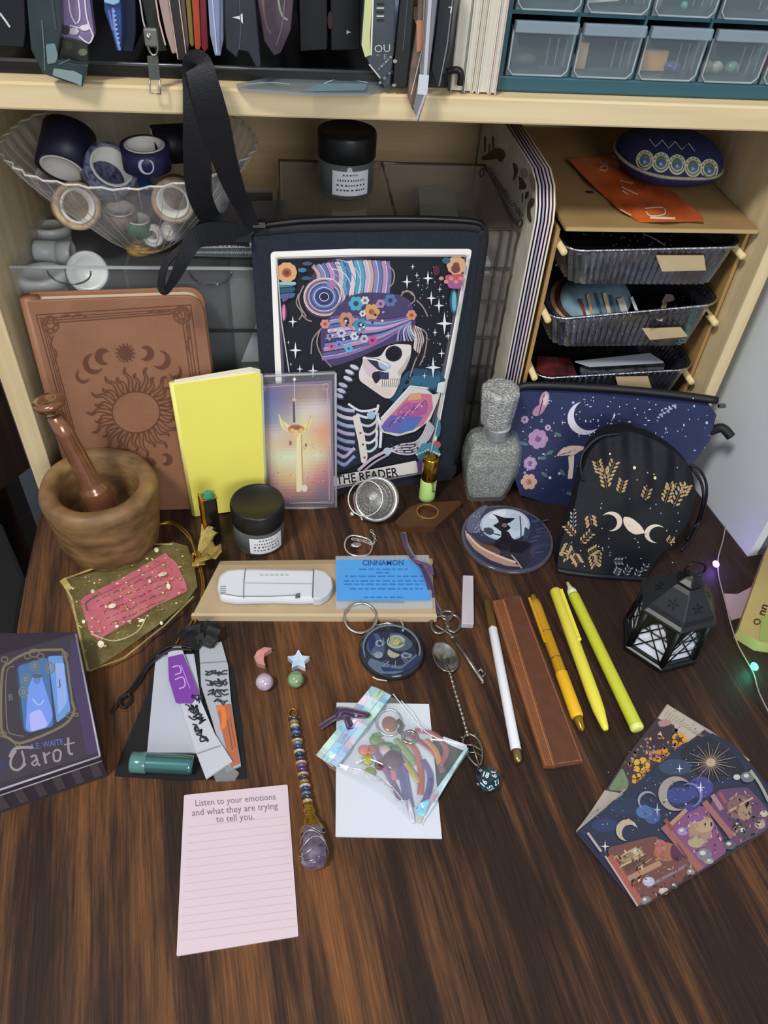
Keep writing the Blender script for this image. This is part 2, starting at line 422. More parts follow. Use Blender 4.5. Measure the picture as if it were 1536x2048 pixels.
# desk top: the right side sits against the wall for its rear part
c8, s8 = math.cos(GA), math.sin(GA)
def dl(x, y): return Vector((x*c8-y*s8, x*s8+y*c8, 0))       # desk frame -> world
A = D(51, 1155); B = D(1414, 1010); C = D(1494, 1113)
xl = A.x*c8+A.y*s8; xr = B.x*c8+B.y*s8; yc = -C.x*s8+C.y*c8
FL = D(-40, 1700); FL = FL+(FL-A)*1.2
pts = [FL, Vector((FL.x, -.2, 0)), dl(.75, -.15), dl(.75, yc), dl(xr, yc), dl(xr, .57), Vector((.3765, .60, 0)), Vector((.3765, .80, 0)), dl(xl+.03, .82), A]
desk = MB().prism([p for p in pts], (0, 0, -.028)).build('desk', grain_mat(), None, bev=.0015)
tag(desk, 'dark stained wooden desk top with orange streaks of grain under everything', 'desk')
wp = [dl(xr+.0005, yc), dl(xr+.4, yc), Vector((.8, 1.2, 0)), Vector((.377, 1.2, 0))]
k_ = (wp[0]-dl(xr+.0005, .9)); t_ = (.377-wp[0].x)/k_.x; wp.append(wp[0]+k_*t_)
w = MB().prism(wp, (0, 0, 1.2))
o = w.build('wall_right', M('#cdd3d6', .75, noise_=.05, ns=8)); o['kind'] = 'structure'
# ---------------------------------------------------------------- shelf unit
YF = .53; XL, XR = -.212, .3635; ZB, ZT = .334, .350; YB = .775
bk = thing('shelf_unit', 'pale pine shelf unit standing on the back of the dark desk', 'shelf', ((XL+XR)/2, YF, 0))
MB().bb((XL-.017, YF, 0), (XL, YB, .62)).build('side_panel', PINEZ, bk, bev=.001)
MB().bb((XR, YF, 0), (XR+.011, YB, .62)).build('side_panel', PINEZ, bk, bev=.001)
MB().bb((XL+.0002, YF-.0015, ZB), (XR-.0002, YB-.001, ZT)).build('shelf_board', PINE, bk, bev=.0015)
MB().bb((XL-.017, YB, 0), (XR+.011, YB+.006, .62)).build('back_panel', plank('#c4a980', '#b0966e', 'x'), bk)
# left of the desk: dark cabinet and black chair back, both below desk height
cb_ = MB(); P0 = D(60, 935, -.12); P1 = D(0, 981, -.12)
dd = (P1-P0).normalized(); up_ = Vector((0, 0, 1))
nn_ = dd.cross(up_); nn_ = nn_ if nn_.y > 0 else -nn_
ct = thing('dark_wood_cabinet', 'dark brown wooden cabinet at the left edge beyond the desk', 'cabinet', (P0.x-.2, P0.y+.1, -.75))
q0 = P0+Vector((.03, .0, 0)); q1 = P1+dd*.1
q0 = P0-dd*.0
MB().prism([q0, q1, q1+nn_*.35, q0+nn_*.35], (0, 0, .42)).build('carcass', plank('#3a2417', '#22150f', 'z'), ct)
for q in (q0+nn_*.03+dd*.03, q1+nn_*.03, q1+nn_*.3, q0+nn_*.3+dd*.03): MB().box((q.x, q.y, (-.75-.12)/2), (.04, .04, .63)).build('leg', plank('#2a1a12', '#1c120c', 'z'), ct)
Q = [D(0, 1040, -.06), D(51, 1158, -.06), D(30, 1290, -.06)]
ch = MB().prism([Vector((Q[0].x-.3, Q[0].y-.06, -.06)), Q[0], Q[1], Q[2], Vector((Q[2].x, Q[2].y-.35, -.06)), Vector((Q[2].x-.3, Q[2].y-.35, -.06))], (0, 0, -.69)).build('storage_box', M('#121110', .6), None, bev=.004)
tag(ch, 'black box standing on the floor left of the desk edge', 'box')
# ================================================================ things on the desk, rear row
def bxy(px, py): d = D(px, py); return (d.x, d.y)
# ---- brown journal
SJ = Srf('y', lambda x, z: .517+.028*z/.212)
j = thing('journal', 'brown leather journal with embossed sun and moons leaning behind the mortar', 'journal', (-.14, .53, 0))
jo = [(50, 598), (402, 584), (424, 800), (440, 985), (141, 1010)]
jq = [SJ.hit(50, 600), SJ.hit(403, 585)]
zt = (jq[0][2]+jq[1][2])/2
def jp(x, z): return Vector((x, SJ.f(x, z), z))
xL0, xR0 = jq[0][0], jq[1][0]
lea = M('#8c6148', .5, noise_=.1, ns=30, bump=.5, bs=900, dist=.0004)
co = [jp(xL0+.004, .001), jp(xR0+.006, .001), jp(xR0, zt+.001), jp(xL0, zt-.004)]
def roundw(P, r, idx, n=Vector((0, 1, 0))):
    out = []
    for i, p in enumerate(P):
        if i not in idx: out.append(p); continue
        a = P[i-1]; b = P[(i+1) % len(P)]; s = p+(a-p).normalized()*r; e = p+(b-p).normalized()*r
        for k in range(7): t = k/6; out.append(s*(1-t)**2+p*2*t*(1-t)+e*t*t)
    return out
cv = roundw(co, .014, (1, 2))
MB().prism(cv, (0, .0025, 0)).build('front_cover', lea, j, bev=.0006)
MB().prism([p+Vector((0, .012, 0)) for p in cv], (0, .0025, 0)).build('back_cover', lea, j, bev=.0006)
pg = [co[0]+Vector((.002, .0026, .003)), co[1]+Vector((-.003, .0026, .003)), co[2]+Vector((-.003, .0026, -.003)), co[3]+Vector((.002, .0026, -.003))]
MB().prism(roundw(pg, .012, (1, 2)), (0, .0092, 0)).build('pages', M('#cdbfa6', .8, noise_=.15, ns=1, stretch=(5, 1500, 5)), j)
MB().tube([co[0]+Vector((.001, .007, 0)), co[3]+Vector((.001, .007, 0))], .0072, 10).build('spine', lea, j)
a = Art(SJ, .0003)
dk = '#613b29'; dk2 = '#6b4431'
Zj = (0, 480, 2.8444)
a.z = Zj
for off, w_ in ((0, 5), (22, 4), (38, 4), (54, 5)):
    a.line([(205+off, 425+off*.75), (335+off*.75, 900), (430+off*.6, 1240)], w_, dk)
    a.line([(205+off, 425+off*.9), (1085-off, 368+off*.85)], w_, dk)
    a.line([(1085-off, 368+off*.8), (1140-off, 800), (1180-off, 1200)], w_, dk)
for (x, y, s_) in ((285, 480, 1), (1035, 425, 1)):
    a.ring(x, y, 48, 48, 7, dk2); a.ring(x, y, 24, 24, 6, dk2)
    for t in range(6): a.ell(x+34*math.cos(t*1.05), y+34*math.sin(t*1.05), 10, 10, dk2)
a.line([(300, 540), (290, 600), (320, 640), (300, 700)], 10, dk2, k=4)
a.line([(1060, 470), (1080, 540), (1060, 590), (1085, 650)], 10, dk2, k=4)
for (x, y) in ((380, 440), (450, 436), (940, 410), (880, 412)): a.line([(x-40, y), (x, y-15), (x+40, y-2)], 8, dk2, k=3)
# sun
cx, cy = 773, 978
a.ring(cx, cy, 136, 118, 6, dk, n=40)
for i in range(28):
    t = 2*PI*i/28; L_ = 130 if i % 2 == 0 else 90
    bx, by = cx+140*math.cos(t), cy+122*math.sin(t); ex, ey = cx+(150+L_)*math.cos(t), cy+(132+L_)*math.sin(t)
    nx, ny = -math.sin(t), math.cos(t); mx_, my_ = (bx+ex)/2, (by+ey)/2; s_ = 14
    a.line([(bx+nx*12, by+ny*12), (mx_+nx*(s_+8), my_+ny*(s_+8)), (mx_*.4+ex*.6-nx*4, my_*.4+ey*.6-ny*4), (ex, ey)], 6, dk, k=4)
    a.line([(bx-nx*12, by-ny*12), (mx_+nx*(s_-10), my_+ny*(s_-10)), (mx_*.4+ex*.6-nx*16, my_*.4+ey*.6-ny*16), (ex, ey)], 6, dk, k=4)
a.ell(713, 640, 40, 40, dk)
for t in range(14): a.ell(713+50*math.cos(t*.449), 640+50*math.sin(t*.449), 5, 5, dk)
a.cres(585, 660, 46, dk, .1, .7, .55); a.cres(530, 700, 58, dk, -.6, .85, .35); a.cres(470, 770, 40, dk, -.9, .9, .3)
a.cres(832, 642, 42, dk, PI, .7, .55); a.cres(915, 680, 52, dk, PI+.4, .85, .35); a.cres(995, 745, 38, dk, PI+.9, .9, .3)
a.ell(835, 1262, 50, 28, dk); a.cres(945, 1245, 34, dk, PI, .7, .55)
a.build('embossed_pattern', j, .6)

# ---- yellow notebook
_a, _b = bxy(390, 1034), bxy(530, 1016)
SY = Srf('y', lambda x, z: _a[1]+.03*(x-_a[0])+.010*z/.15-.0)
y = thing('notebook', 'plain bright yellow notebook standing between the journal and the sword card', 'notebook', (-.07, .51, 0))
yc_ = [(346, 770), (521, 745), (531, 1014), (390, 1033)]
cov = M('#ece468', .5, noise_=.02, ns=20)
slab('front_cover', y, cov, yc_, SY, .0007, r=2, back=(0, 1, 0))
slab('pages', y, M('#e8e2cc', .8), Z(0, 0, 1, [(347, 767), (500, 741), (521, 746), (530, 1012), (391, 1031)]), Srf('y', lambda x, z: SY.f(x, z)+.0009), .005, r=3, back=(0, 1, 0))
slab('back_cover', y, M('#dfe6c4', .5), [(344, 769), (505, 739), (526, 748), (534, 1012), (390, 1033)], Srf('y', lambda x, z: SY.f(x, z)+.0062), .0007, r=6, back=(0, 1, 0))
MB().tube([Vector(SY.hit(346, 770))+Vector((0, .0035, 0)), Vector(SY.hit(390, 1033))+Vector((0, .0035, 0))], .0036, 8).build('spine', M('#e6dc7c', .5), y)

# ---- reader bag
ba, bb_ = (.037, .532), (.146, .550)
def bagf(x, z):
    k = (bb_[1]-ba[1])/(bb_[0]-ba[0]); base = ba[1]+k*(x-ba[0]); top = .556+.02*(x-.05)
    t = max(-.2, min(1.15, z/.245)); u = (x-.055)/.09
    return base*(1-t)+top*t-.004*max(0, 1-u*u)*max(0, 1-(2*t-1)**2)
SB = Srf('y', bagf)
bag = thing('zipper_pouch', 'large black canvas zipper pouch printed with a skeleton reading, marked THE READER', 'bag', (.06, .55, 0))
canvas = M('#1d2430', .85, bump=.9, bs=1600, dist=.0006, noise_=.2, ns=400)
bo = [(502, 480), (520, 462), (700, 462), (955, 462), (972, 480), (962, 560), (912, 945), (900, 962), (690, 990), (560, 1012), (535, 990)]
_v, _f = tess(bo, SB, 0., 30)
mbb = MB(); K = len(_v); mbb.add(_v+[p+Vector((0, .008, 0)) for p in _v], _f+[tuple(i+K for i in reversed(q)) for q in _f], True)
ns_ = len(bo)
for i in range(ns_):
    p, q = bo[i], bo[(i+1) % ns_]; ln = math.hypot(q[0]-p[0], q[1]-p[1]); k_ = max(1, int(ln/20)); prev = None
    for t in range(k_+1):
        h = Vector(SB.hit(p[0]+(q[0]-p[0])*t/k_, p[1]+(q[1]-p[1])*t/k_))
        if prev is not None: mbb.add([prev, h, h+Vector((0, .008, 0)), prev+Vector((0, .008, 0))], [(0, 1, 2, 3)], True)
        prev = h
mbb.build('fabric', canvas, bag)
hem = [Vector(SB.hit(x, y_))+Vector((0, .004, .001)) for x, y_ in ((508, 470), (600, 462), (720, 460), (850, 458), (950, 460), (966, 476), (962, 520), (945, 650), (925, 800), (912, 930))]
MB().tube(hem, .0052, 8, smooth_pts=4).build('piping', M('#191b22', .7, bump=.4, bs=800), bag)
zp = [Vector(SB.hit(x, y_))+Vector((0, .001, .0045)) for x, y_ in ((512, 466), (600, 455), (720, 450), (850, 450), (950, 456), (964, 470))]
MB().tube(zp, .0024, 6, smooth_pts=5).build('zipper', M('#0c0c10', .35), bag)
zs = Vector(SB.hit(519, 455))
zm = MB().box(zs+Vector((0, -.002, .004)), (.009, .006, .004)); zm.build('zipper_slider', M('#8f9296', .25, metal=1), bag)
# print
a = Art(SB, .0006, 8e-6)
a.poly([(541, 503), (700, 497), (800, 497), (944, 497), (862, 938), (672, 977), (560, 985)], '#f2f0ea', r=9)
a.poly([(552, 514), (700, 510), (934, 509), (856, 925), (672, 962), (573, 975)], '#5a5560', r=5)
NV = '#171a26'
a.poly([(556, 518), (700, 514), (929, 513), (848, 922), (672, 950), (580, 960)], NV, r=4)
a.ring(0, 0, 0, 0, 0, NV) if 0 else None
zb = (500, 430, 3.072); a.soft = (.12, .92)
# teal glow behind the book
a.z = zb
a.poly([(960, 960), (1010, 940), (1160, 950), (1200, 1010), (1150, 1100), (900, 1160), (840, 1120)], '#20536f')
a.poly([(1000, 985), (1160, 985), (1180, 1060), (960, 1060)], '#2c6c8c')
# bun (upper left)
for rx, ry, c in ((0, 0, '#4a3a58'),):
    a.poly([(330, 470), (370, 380), (450, 290), (560, 255), (700, 265), (800, 290), (840, 360), (850, 500), (700, 480), (590, 500), (560, 600), (440, 640), (340, 590)], c, r=20)
pal = ['#c9a9a4', '#8d83b6', '#5d74b4', '#b98fb7', '#7a6aa8', '#cbb6c4', '#49a0bf', '#3f79ae', '#d8cfd2', '#9c7fb9', '#5567a5', '#c7b3ce']
for i in range(17):
    t = i/16; x0 = 395+t*420; c = pal[i % 12] if not .52 < t < .66 else '#45a5c4'
    a.line([(x0-10+40*t, 268+20*(1-t)+70*(t-.55)**2), (x0+28+14*t, 370), (x0+8+22*t, 495-10*t)], 25, c, k=4)
    a.line([(x0+4+40*t, 268+20*(1-t)+70*(t-.55)**2), (x0+42+14*t, 370), (x0+22+22*t, 490-10*t)], 5, '#ece4ea' if i % 2 else '#2a2840', k=4)
for i, (rx, c) in enumerate(((128, '#c9a090'), (112, '#8a7fb0'), (98, '#4c4a86'), (84, '#5f74b8'), (66, '#3d5a9a'), (50, '#31417a'), (32, '#222a50'))):
    a.ell(455, 500, rx, rx*.93, c, n=26); a.ring(455, 500, rx-4, rx*.93-4, 4, '#e6dde6' if i % 2 == 0 else '#26223c')
for i in range(5): a.ring(470+i*16, 480-i*14, 90+i*14, 95+i*14, 5, ['#e8dfe6', '#b7a0cc', '#e8dfe6', '#7f8fc4', '#d8c8da'][i], -1.6, .6)
a.ell(500, 420, 30, 22, '#4a9ac0'); a.ell(505, 425, 20, 30, '#b26fae')
# wisps
for pts_ in ([(300, 480), (285, 540), (320, 600), (300, 640)], [(330, 430), (300, 500), (310, 560), (345, 620)], [(380, 650), (350, 640), (320, 610)], [(830, 300), (880, 340), (880, 410), (850, 440)], [(920, 500), (960, 460), (1000, 490)],
             [(440, 690), (385, 760), (375, 850)], [(430, 700), (410, 780), (440, 860), (500, 930)], [(1060, 700), (1085, 740), (1070, 850), (1040, 920)], [(1050, 690), (1060, 780), (1010, 900), (980, 990)], [(1020, 520), (1060, 560), (1090, 620)], [(960, 560), (1010, 520), (990, 470), (930, 470)]):
    a.line(pts_, 8, '#a58e88', k=5)
# head wrap and hair
a.poly([(590, 500), (700, 470), (900, 480), (990, 520), (1010, 620), (1020, 700), (980, 760), (820, 800), (700, 860), (600, 900), (500, 930), (440, 860), (430, 760), (440, 660), (520, 590)], '#4a3f6c', r=20)
cols = ['#8e6cae', '#5d5ba0', '#c58cb0', '#6f88c8', '#3e3f70', '#a58cc6', '#d8a8c4', '#5a6fae', '#8a9ac8', '#6a4f90']
for i in range(10):
    a.line([(440+i*6, 880-i*28), (600, 850-i*26), (800, 770-i*14), (985, 650-i*4)], 20, cols[i], k=5)
    a.line([(440+i*6, 868-i*28), (600, 838-i*26), (800, 760-i*14), (985, 645-i*4)], 4, '#241f38' if i % 2 else '#cfc6dc', k=5)
for i in range(8):
    a.line([(985, 655), (950+12*i-30, 700+i*2), (905+22*i, 770)], 12, ['#9aa0cc', '#5b5f98', '#c6c0dc', '#7c7fb2', '#bca6c8', '#59b0c8', '#e0d6da', '#8a7a90'][i], k=4)
    a.line([(991, 655), (956+12*i-30, 700+i*2), (912+22*i, 770)], 4, '#1f1c30', k=4)
a.poly([(1000, 670), (1050, 690), (1070, 760), (1040, 850), (1000, 820), (1010, 740)], '#d9c6bc', r=6)
for i in range(4): a.line([(1005+i*14, 680+i*6), (1030+i*13, 760), (1010+i*14, 870)], 5, '#3a2c34', k=4)
# flowers on the wrap
def flow(x, y, r, c, c2, n=6):
    for i in range(n): a.ell(x+r*.6*math.cos(i*2*PI/n), y+r*.6*math.sin(i*2*PI/n), r*.42, r*.42, c, up=False)
    a.l += a.st; a.ell(x, y, r*.35, r*.35, c2)
for x, y, r, c, c2 in ((650, 540, 46, '#3fa8c6', '#1c4f6c'), (745, 590, 50, '#dba060', '#a5602c'), (590, 640, 50, '#c98a76', '#5b2f30'), (675, 670, 42, '#3f92ae', '#193f56'), (460, 665, 30, '#dd8a86', '#a54e58'), (990, 610, 32, '#e09468', '#a04f34'),
                       (860, 520, 40, '#5874ae', '#2c3a66'), (750, 765, 30, '#c94f94', '#7c2560'), (705, 520, 26, '#d8d2cc', '#6c6670'), (800, 540, 28, '#b08cae', '#5d4468'), (560, 720, 30, '#c0c4dc', '#44466a'), (640, 740, 26, '#e0dce8', '#6a6a92'), (700, 755, 26, '#c6bfd6', '#5a5478'), (605, 815, 26, '#57b8e0', '#2d6ea8'), (545, 790, 26, '#7b8fd8', '#3f4d9c'), (500, 800, 22, '#c06c9c', '#70304f'), (690, 600, 20, '#dcd8da', '#555566')):
    flow(x, y, r, c, c2)
for i in range(26):
    x = 470+random.random()*360; y_ = 650+random.random()*130-(x-470)*.2; a.ell(x, y_, 8, 8, random.choice(['#d8d8ea', '#23233c', '#8d9ccc', '#3a3760']))
# skull
a.poly([(690, 860), (760, 870), (800, 860), (840, 800), (900, 785), (990, 790), (985, 850), (960, 905), (930, 960), (920, 1000), (915, 1030), (880, 1100), (855, 1122), (820, 1115), (740, 1060), (670, 1010), (665, 960), (690, 900)], '#e8dcd8', r=6)
a.poly([(690, 865), (760, 880), (775, 930), (760, 1000), (720, 980), (690, 930)], '#d9c3ca', r=5)
a.poly([(700, 862), (800, 880), (840, 950), (790, 950), (740, 905)], '#34304a', r=5)
a.poly([(750, 960), (790, 950), (830, 960), (800, 1000), (770, 1035), (745, 990)], '#271f30', r=6)
a.poly([(790, 960), (850, 960), (850, 1000), (800, 1010)], '#3c3a68')
a.ell(880, 845, 52, 48, '#191b2a', -.4); a.ell(875, 850, 38, 36, '#0f1220', -.4)
a.poly([(780, 880), (850, 900), (870, 930), (830, 950), (790, 930)], '#a9bcd8', r=5)
a.poly([(955, 905), (985, 880), (975, 930), (945, 960)], '#2a2432', r=4)
a.poly([(900, 960), (940, 910), (965, 860), (985, 860), (950, 940), (915, 985)], '#c8b9ae')
for i in range(9): a.poly([(800+i*13, 1000+i*1.2), (809+i*13, 1000+i*1.2), (808+i*12, 1025), (800+i*12, 1022)], '#f0e6d4'); a.line([(810+i*13, 995), (808+i*12, 1050)], 3, '#40303c')
a.poly([(690, 985), (740, 1010), (800, 1050), (870, 1060), (860, 1105), (820, 1100), (740, 1050)], '#e5d2c6', r=5)
a.line([(690, 870), (780, 885), (850, 920)], 10, '#f0eaf0', k=3)
# neck and spine
for i, (x, y) in enumerate(((610, 960), (600, 1000), (570, 1040), (560, 1075), (545, 1105), (640, 930))):
    a.ell(x, y, 34, 18, '#4d4a66', .4); a.ell(x-2, y-4, 28, 12, '#cfd2de', .4)
# torso ribs
a.poly([(528, 1140), (640, 1180), (800, 1200), (820, 1350), (800, 1430), (740, 1500), (640, 1530), (528, 1580)], '#20243c')
for i in range(8):
    y0 = 1165+i*48
    a.line([(528, y0), (580, y0+22), (640, y0+30-(i > 5)*60)], 22, ['#b9c4d8', '#cdd2dc', '#9fb9d0', '#b8b0d0', '#8fa2c6', '#9c9ccc', '#c6b4d6', '#8fa6d0'][i], k=4)
    a.line([(528, y0+14), (580, y0+36), (640, y0+42-(i > 5)*60)], 7, '#3f4672', k=4)
for i in range(5):
    y0 = 1215+i*52; a.line([(650+i*8, y0), (720+i*2, y0+20), (770, y0-10), (785-i*3, y0-60)], 15, ['#dfe3e6', '#cfd2d8', '#d8c8d0', '#e6e6ea', '#cfdfe6'][i], k=4)
a.poly([(625, 1225), (665, 1215), (700, 1340), (720, 1480), (700, 1520), (680, 1510), (660, 1380)], '#e9ddd2', r=5)
a.line([(650, 1380), (560, 1560)], 0.1, NV)
for (x, y) in ((675, 1330), (700, 1480), (690, 1400)): a.ell(x, y, 7, 7, '#6c4a58')
a.line([(600, 1150), (680, 1195), (780, 1180)], 14, '#e4e6ea', k=4); a.ell(740, 1220, 26, 26, '#a9c4d6')
a.line([(780, 1230), (800, 1300), (795, 1420)], 16, '#e8ebee', k=4)
a.line([(660, 1560), (740, 1490), (830, 1440)], 18, '#cfb9cc', k=3); a.line([(680, 1575), (760, 1510), (850, 1460)], 12, '#b49fc0', k=3); a.ell(840, 1440, 26, 22, '#bcd0e2')
# open book
a.poly([(800, 1240), (980, 1045), (1080, 1060), (1120, 1095), (1165, 1080), (1150, 1130), (1100, 1250), (1010, 1320), (900, 1350), (790, 1320)], '#ddd8cc', r=4)
a.poly([(815, 1265), (985, 1085), (1110, 1090), (1120, 1180), (1060, 1280), (930, 1330), (820, 1310)], '#d86f94', r=4)
a.poly([(900, 1190), (960, 1140), (1090, 1150), (1080, 1210), (1000, 1240), (900, 1240)], '#b2569c')
a.poly([(800, 1290), (860, 1220), (1060, 1230), (1010, 1300), (920, 1335), (820, 1320)], '#6a62b8')
a.poly([(900, 1270), (1050, 1240), (1000, 1310), (920, 1330)], '#4a72c4')
a.poly([(980, 1090), (1040, 1080), (1050, 1120), (960, 1130)], '#e2a878', r=3)
for i in range(7): a.line([(850+i*32, 1290-i*22), (880+i*32, 1250-i*20), (920+i*26, 1260-i*18)], 5, random.choice(['#f0d8e4', '#5a2f66', '#e9a8c4']), k=3)
a.line([(800, 1240), (980, 1040), (1090, 1055)], 9, '#eef0ee'); a.poly([(1150, 1020), (1195, 1012), (1190, 1085), (1140, 1080)], '#dce8ea', r=3)
# hand
for i in range(5):
    a.line([(830, 1440-i*4), (920, 1400+i*14), (1010, 1385+i*16), (1060+i*8, 1330+i*8), (1090+i*9, 1250+i*10)], 10, '#cdc6d0', k=4)
for i in range(14): a.line([(860+i*16, 1395+(i % 3)*20), (866+i*16, 1405+(i % 3)*20)], 12, '#3c3850')
# corner flowers and leaves
a.ell(225, 345, 62, 58, '#d99a62'); flow(225, 345, 62, '#e6a96e', '#b3632e', 10); a.ell(225, 347, 30, 28, '#a85a34'); a.ell(225, 347, 16, 15, '#7c3c26')
a.ell(1262, 300, 56, 52, '#d89c6e'); flow(1262, 300, 58, '#e2ab7e', '#8c4a36', 10); a.ell(1258, 322, 28, 26, '#7a443c')
a.poly([(1190, 360), (1310, 350), (1300, 410), (1200, 405)], '#c9525c', r=6); a.poly([(1200, 400), (1310, 400), (1285, 445), (1215, 440)], '#a8559a', r=6)
for i in range(5): a.ell(1170+i*30, 380+(i % 2)*20, 15, 12, '#d98a94')
for i in range(3): a.poly([(170, 410+i*34), (280, 400+i*34), (270, 430+i*34), (180, 440+i*34)], ['#49818f', '#2b5871', '#356f8a'][i], r=6)
for i in range(9): a.ell(178+i*12, 412, 7, 9, '#9ccad0')
a.ell(320, 330, 26, 14, '#3f7f95'); a.ell(345, 380, 30, 12, '#2a6176'); a.ell(350, 290, 30, 12, '#54517c'); a.ell(220, 500, 30, 14, '#6b4c92', -.8)
a.ell(208, 590, 18, 56, '#7c2a5c'); a.ell(207, 590, 9, 48, '#d78cb8')
a.ell(1245, 520, 26, 75, '#1d5a70'); a.ell(1248, 520, 14, 62, '#67b9c8'); a.ell(1200, 270, 26, 20, '#2c6276'); a.ell(1140, 330, 20, 30, '#5c1f3c')
a.ell(1145, 1290, 20, 62, '#2f8296'); a.ell(1140, 1400, 26, 22, '#c04f72'); flow(1090, 1455, 70, '#3f93a6', '#1f5a70', 9); a.poly([(1020, 1500), (1080, 1480), (1080, 1570), (1020, 1575)], '#7a4fa6', r=4)
for i in range(9): a.ell(1020+i*17, 1430+abs(i-4)*7, 8, 8, '#b8dbe0')
# stars
for x, y, r in ((960, 400, 44), (1088, 378, 46), (1108, 500, 44), (1188, 655, 70), (1118, 925, 66), (1155, 545, 46), (995, 308, 20), (1020, 360, 20), (1160, 445, 20), (1170, 838, 30), (1210, 730, 26), (1130, 710, 24), (1065, 975, 22), (262, 645, 38), (278, 820, 52), (385, 945, 44), (305, 935, 28), (1180, 490, 14), (1028, 420, 14), (1160, 780, 12), (235, 772, 12), (250, 905, 12), (1040, 500, 9), (1130, 400, 8)):
    a.star(x, y, r, '#efecf6', rx=r*.72)
for i in range(40): a.ell(950+random.random()*260, 300+random.random()*640, 3.5, 3.5, '#9aa0b8')
# inner frame and banner
a.z = None
a.line([(937, 512), (900, 720), (853, 925)], 2.5, '#c7bdb8'); a.line([(553, 514), (563, 640), (578, 740)], 2.2, '#c9c2c6'); a.line([(552, 513), (740, 508), (937, 508)], 2.2, '#c9b8b0')
a.poly([(640, 952), (760, 930), (830, 916), (834, 940), (760, 952), (640, 972)], '#e9e6de', r=3)
a.text('THE READER', 672, 964, 25, '#1c1c22', right=(1, -.142), align='LEFT', w=.02, sx=.86)
for ch_x, w_ in ((0, 0),): pass
a.line([(640, 975), (760, 956), (846, 940)], 3, '#8f8480')
a.build('printed_artwork', bag, .75)
# straps
blk = M('#131418', .6, bump=.3, bs=700)
def ribbon(name, parent, pts, wpx, mat, th=.0008, k=8, label=None):
    """flat strap: pts = (px,py,y,tilt) ; width wpx(t)"""
    P = catmull([V(p[0], p[1], p[2]) for p in pts], k); N = len(P); mb = MB()
    Wd = [wpx[min(len(wpx)-1, int(i/(N-1)*(len(wpx)-1)))] + ((wpx[min(len(wpx)-1, int(i/(N-1)*(len(wpx)-1))+1)]-wpx[min(len(wpx)-1, int(i/(N-1)*(len(wpx)-1)))])*((i/(N-1)*(len(wpx)-1)) % 1)) for i in range(N)]
    def fn(u, v):
        i = min(N-1, int(round(u*(N-1)))); t = (P[min(i+1, N-1)]-P[max(i-1, 0)]).normalized(); vw = (P[i]-Vector(CO)).normalized()
        s = t.cross(vw).normalized(); return P[i]+s*(v-.5)*Wd[i]+vw*((v-.5)*.004)
    mb.grid(fn, N-1, 2, t=th, smooth=False); return mb.build(name, mat, parent, label=label)
ribbon('wrist_strap', bag, [(508, 462, .552), (490, 420, .545), (470, 380, .535), (446, 310, .522), (425, 230, .513), (408, 170, .511), (396, 130, .515), (390, 150, .52), (392, 230, .516), (395, 320, .52), (400, 390, .53), (425, 440, .545), (470, 465, .548), (503, 470, .552)], [.010, .013, .019, .017, .014, .018, .014, .010], blk)
ribbon('zipper_pull_strap', bag, [(500, 474, .552), (450, 468, .54), (395, 475, .525), (372, 510, .517), (350, 555, .513), (332, 582, .514), (322, 575, .516), (326, 540, .517), (345, 510, .52), (380, 485, .525)], [.014, .016, .010, .005, .005, .004, .005], blk)
# ---- sword card in a clear sleeve
SS = lean(bxy(530, 1000), bxy(668, 1016), .12, .014)
SS = Srf('y', lambda x, z: .5165+.011*z/.12+(-.00)*x)
t_ = thing('tarot_card', 'upright card of a winged golden sword before a sunset in a clear sleeve', 'card', (.0, .517, 0))
cp = [(519, 770), (664, 761), (668, 1008), (536, 1005)]
slab('card', t_, M('#7d6a86', .35), cp, SS, .0005, r=4, back=(0, 1, 0))
a = Art(SS, .00012, 5e-6)
a.z = None
a.z = (500, 740, 7.063)
a.cgrid([(130, 230), (1130, 200), (1160, 1860), (265, 1890)], [r.split() for r in '''5c5680 6a668e 7a6c84 8e7878 967c76 84646a
5e5a90 66649a 84707e a08878 a8948c 8c7078
6a689a 787ca0 9c8c94 d0c4b8 d6ccc4 b8a8ac
726c96 8c94a8 b8ae9c dcd2ae d8c4a4 c49c90
b89c90 c8beb0 d8b890 e0cc90 dca47c d88c64
c8a890 dcc09c d8b08c dcd090 e0b880 d49c6c
bca08c d8e0b0 dce4c4 e0dcae d8dcb4 c08c80
a08078 dcc89c e0d0a0 e4d0a0 d4a484 b4707c
906c70 d0a880 e0bc80 dca890 c07874 8c6070
745868 a06c68 b4786c b08070 886470 745a6c
5c4a60 5c4458 604858 64505c 60505e 5c4c5c'''.split('\n')], 22, 34)
rs = random.Random(1); a.specks([(300, 1450), (1080, 1400), (1090, 1800), (330, 1800)], 60, 9, ['#d8a8a8', '#8a6478', '#c99a94', '#6a5068'], rs); a.specks([(200, 850), (560, 850), (560, 1250), (230, 1250)], 20, 26, ['#d8c8a8', '#c8b09c'], rs, .25); a.specks([(760, 850), (1080, 850), (1090, 1250), (760, 1250)], 20, 26, ['#e8b488', '#d0906c', '#e4cc9c'], rs, .25)
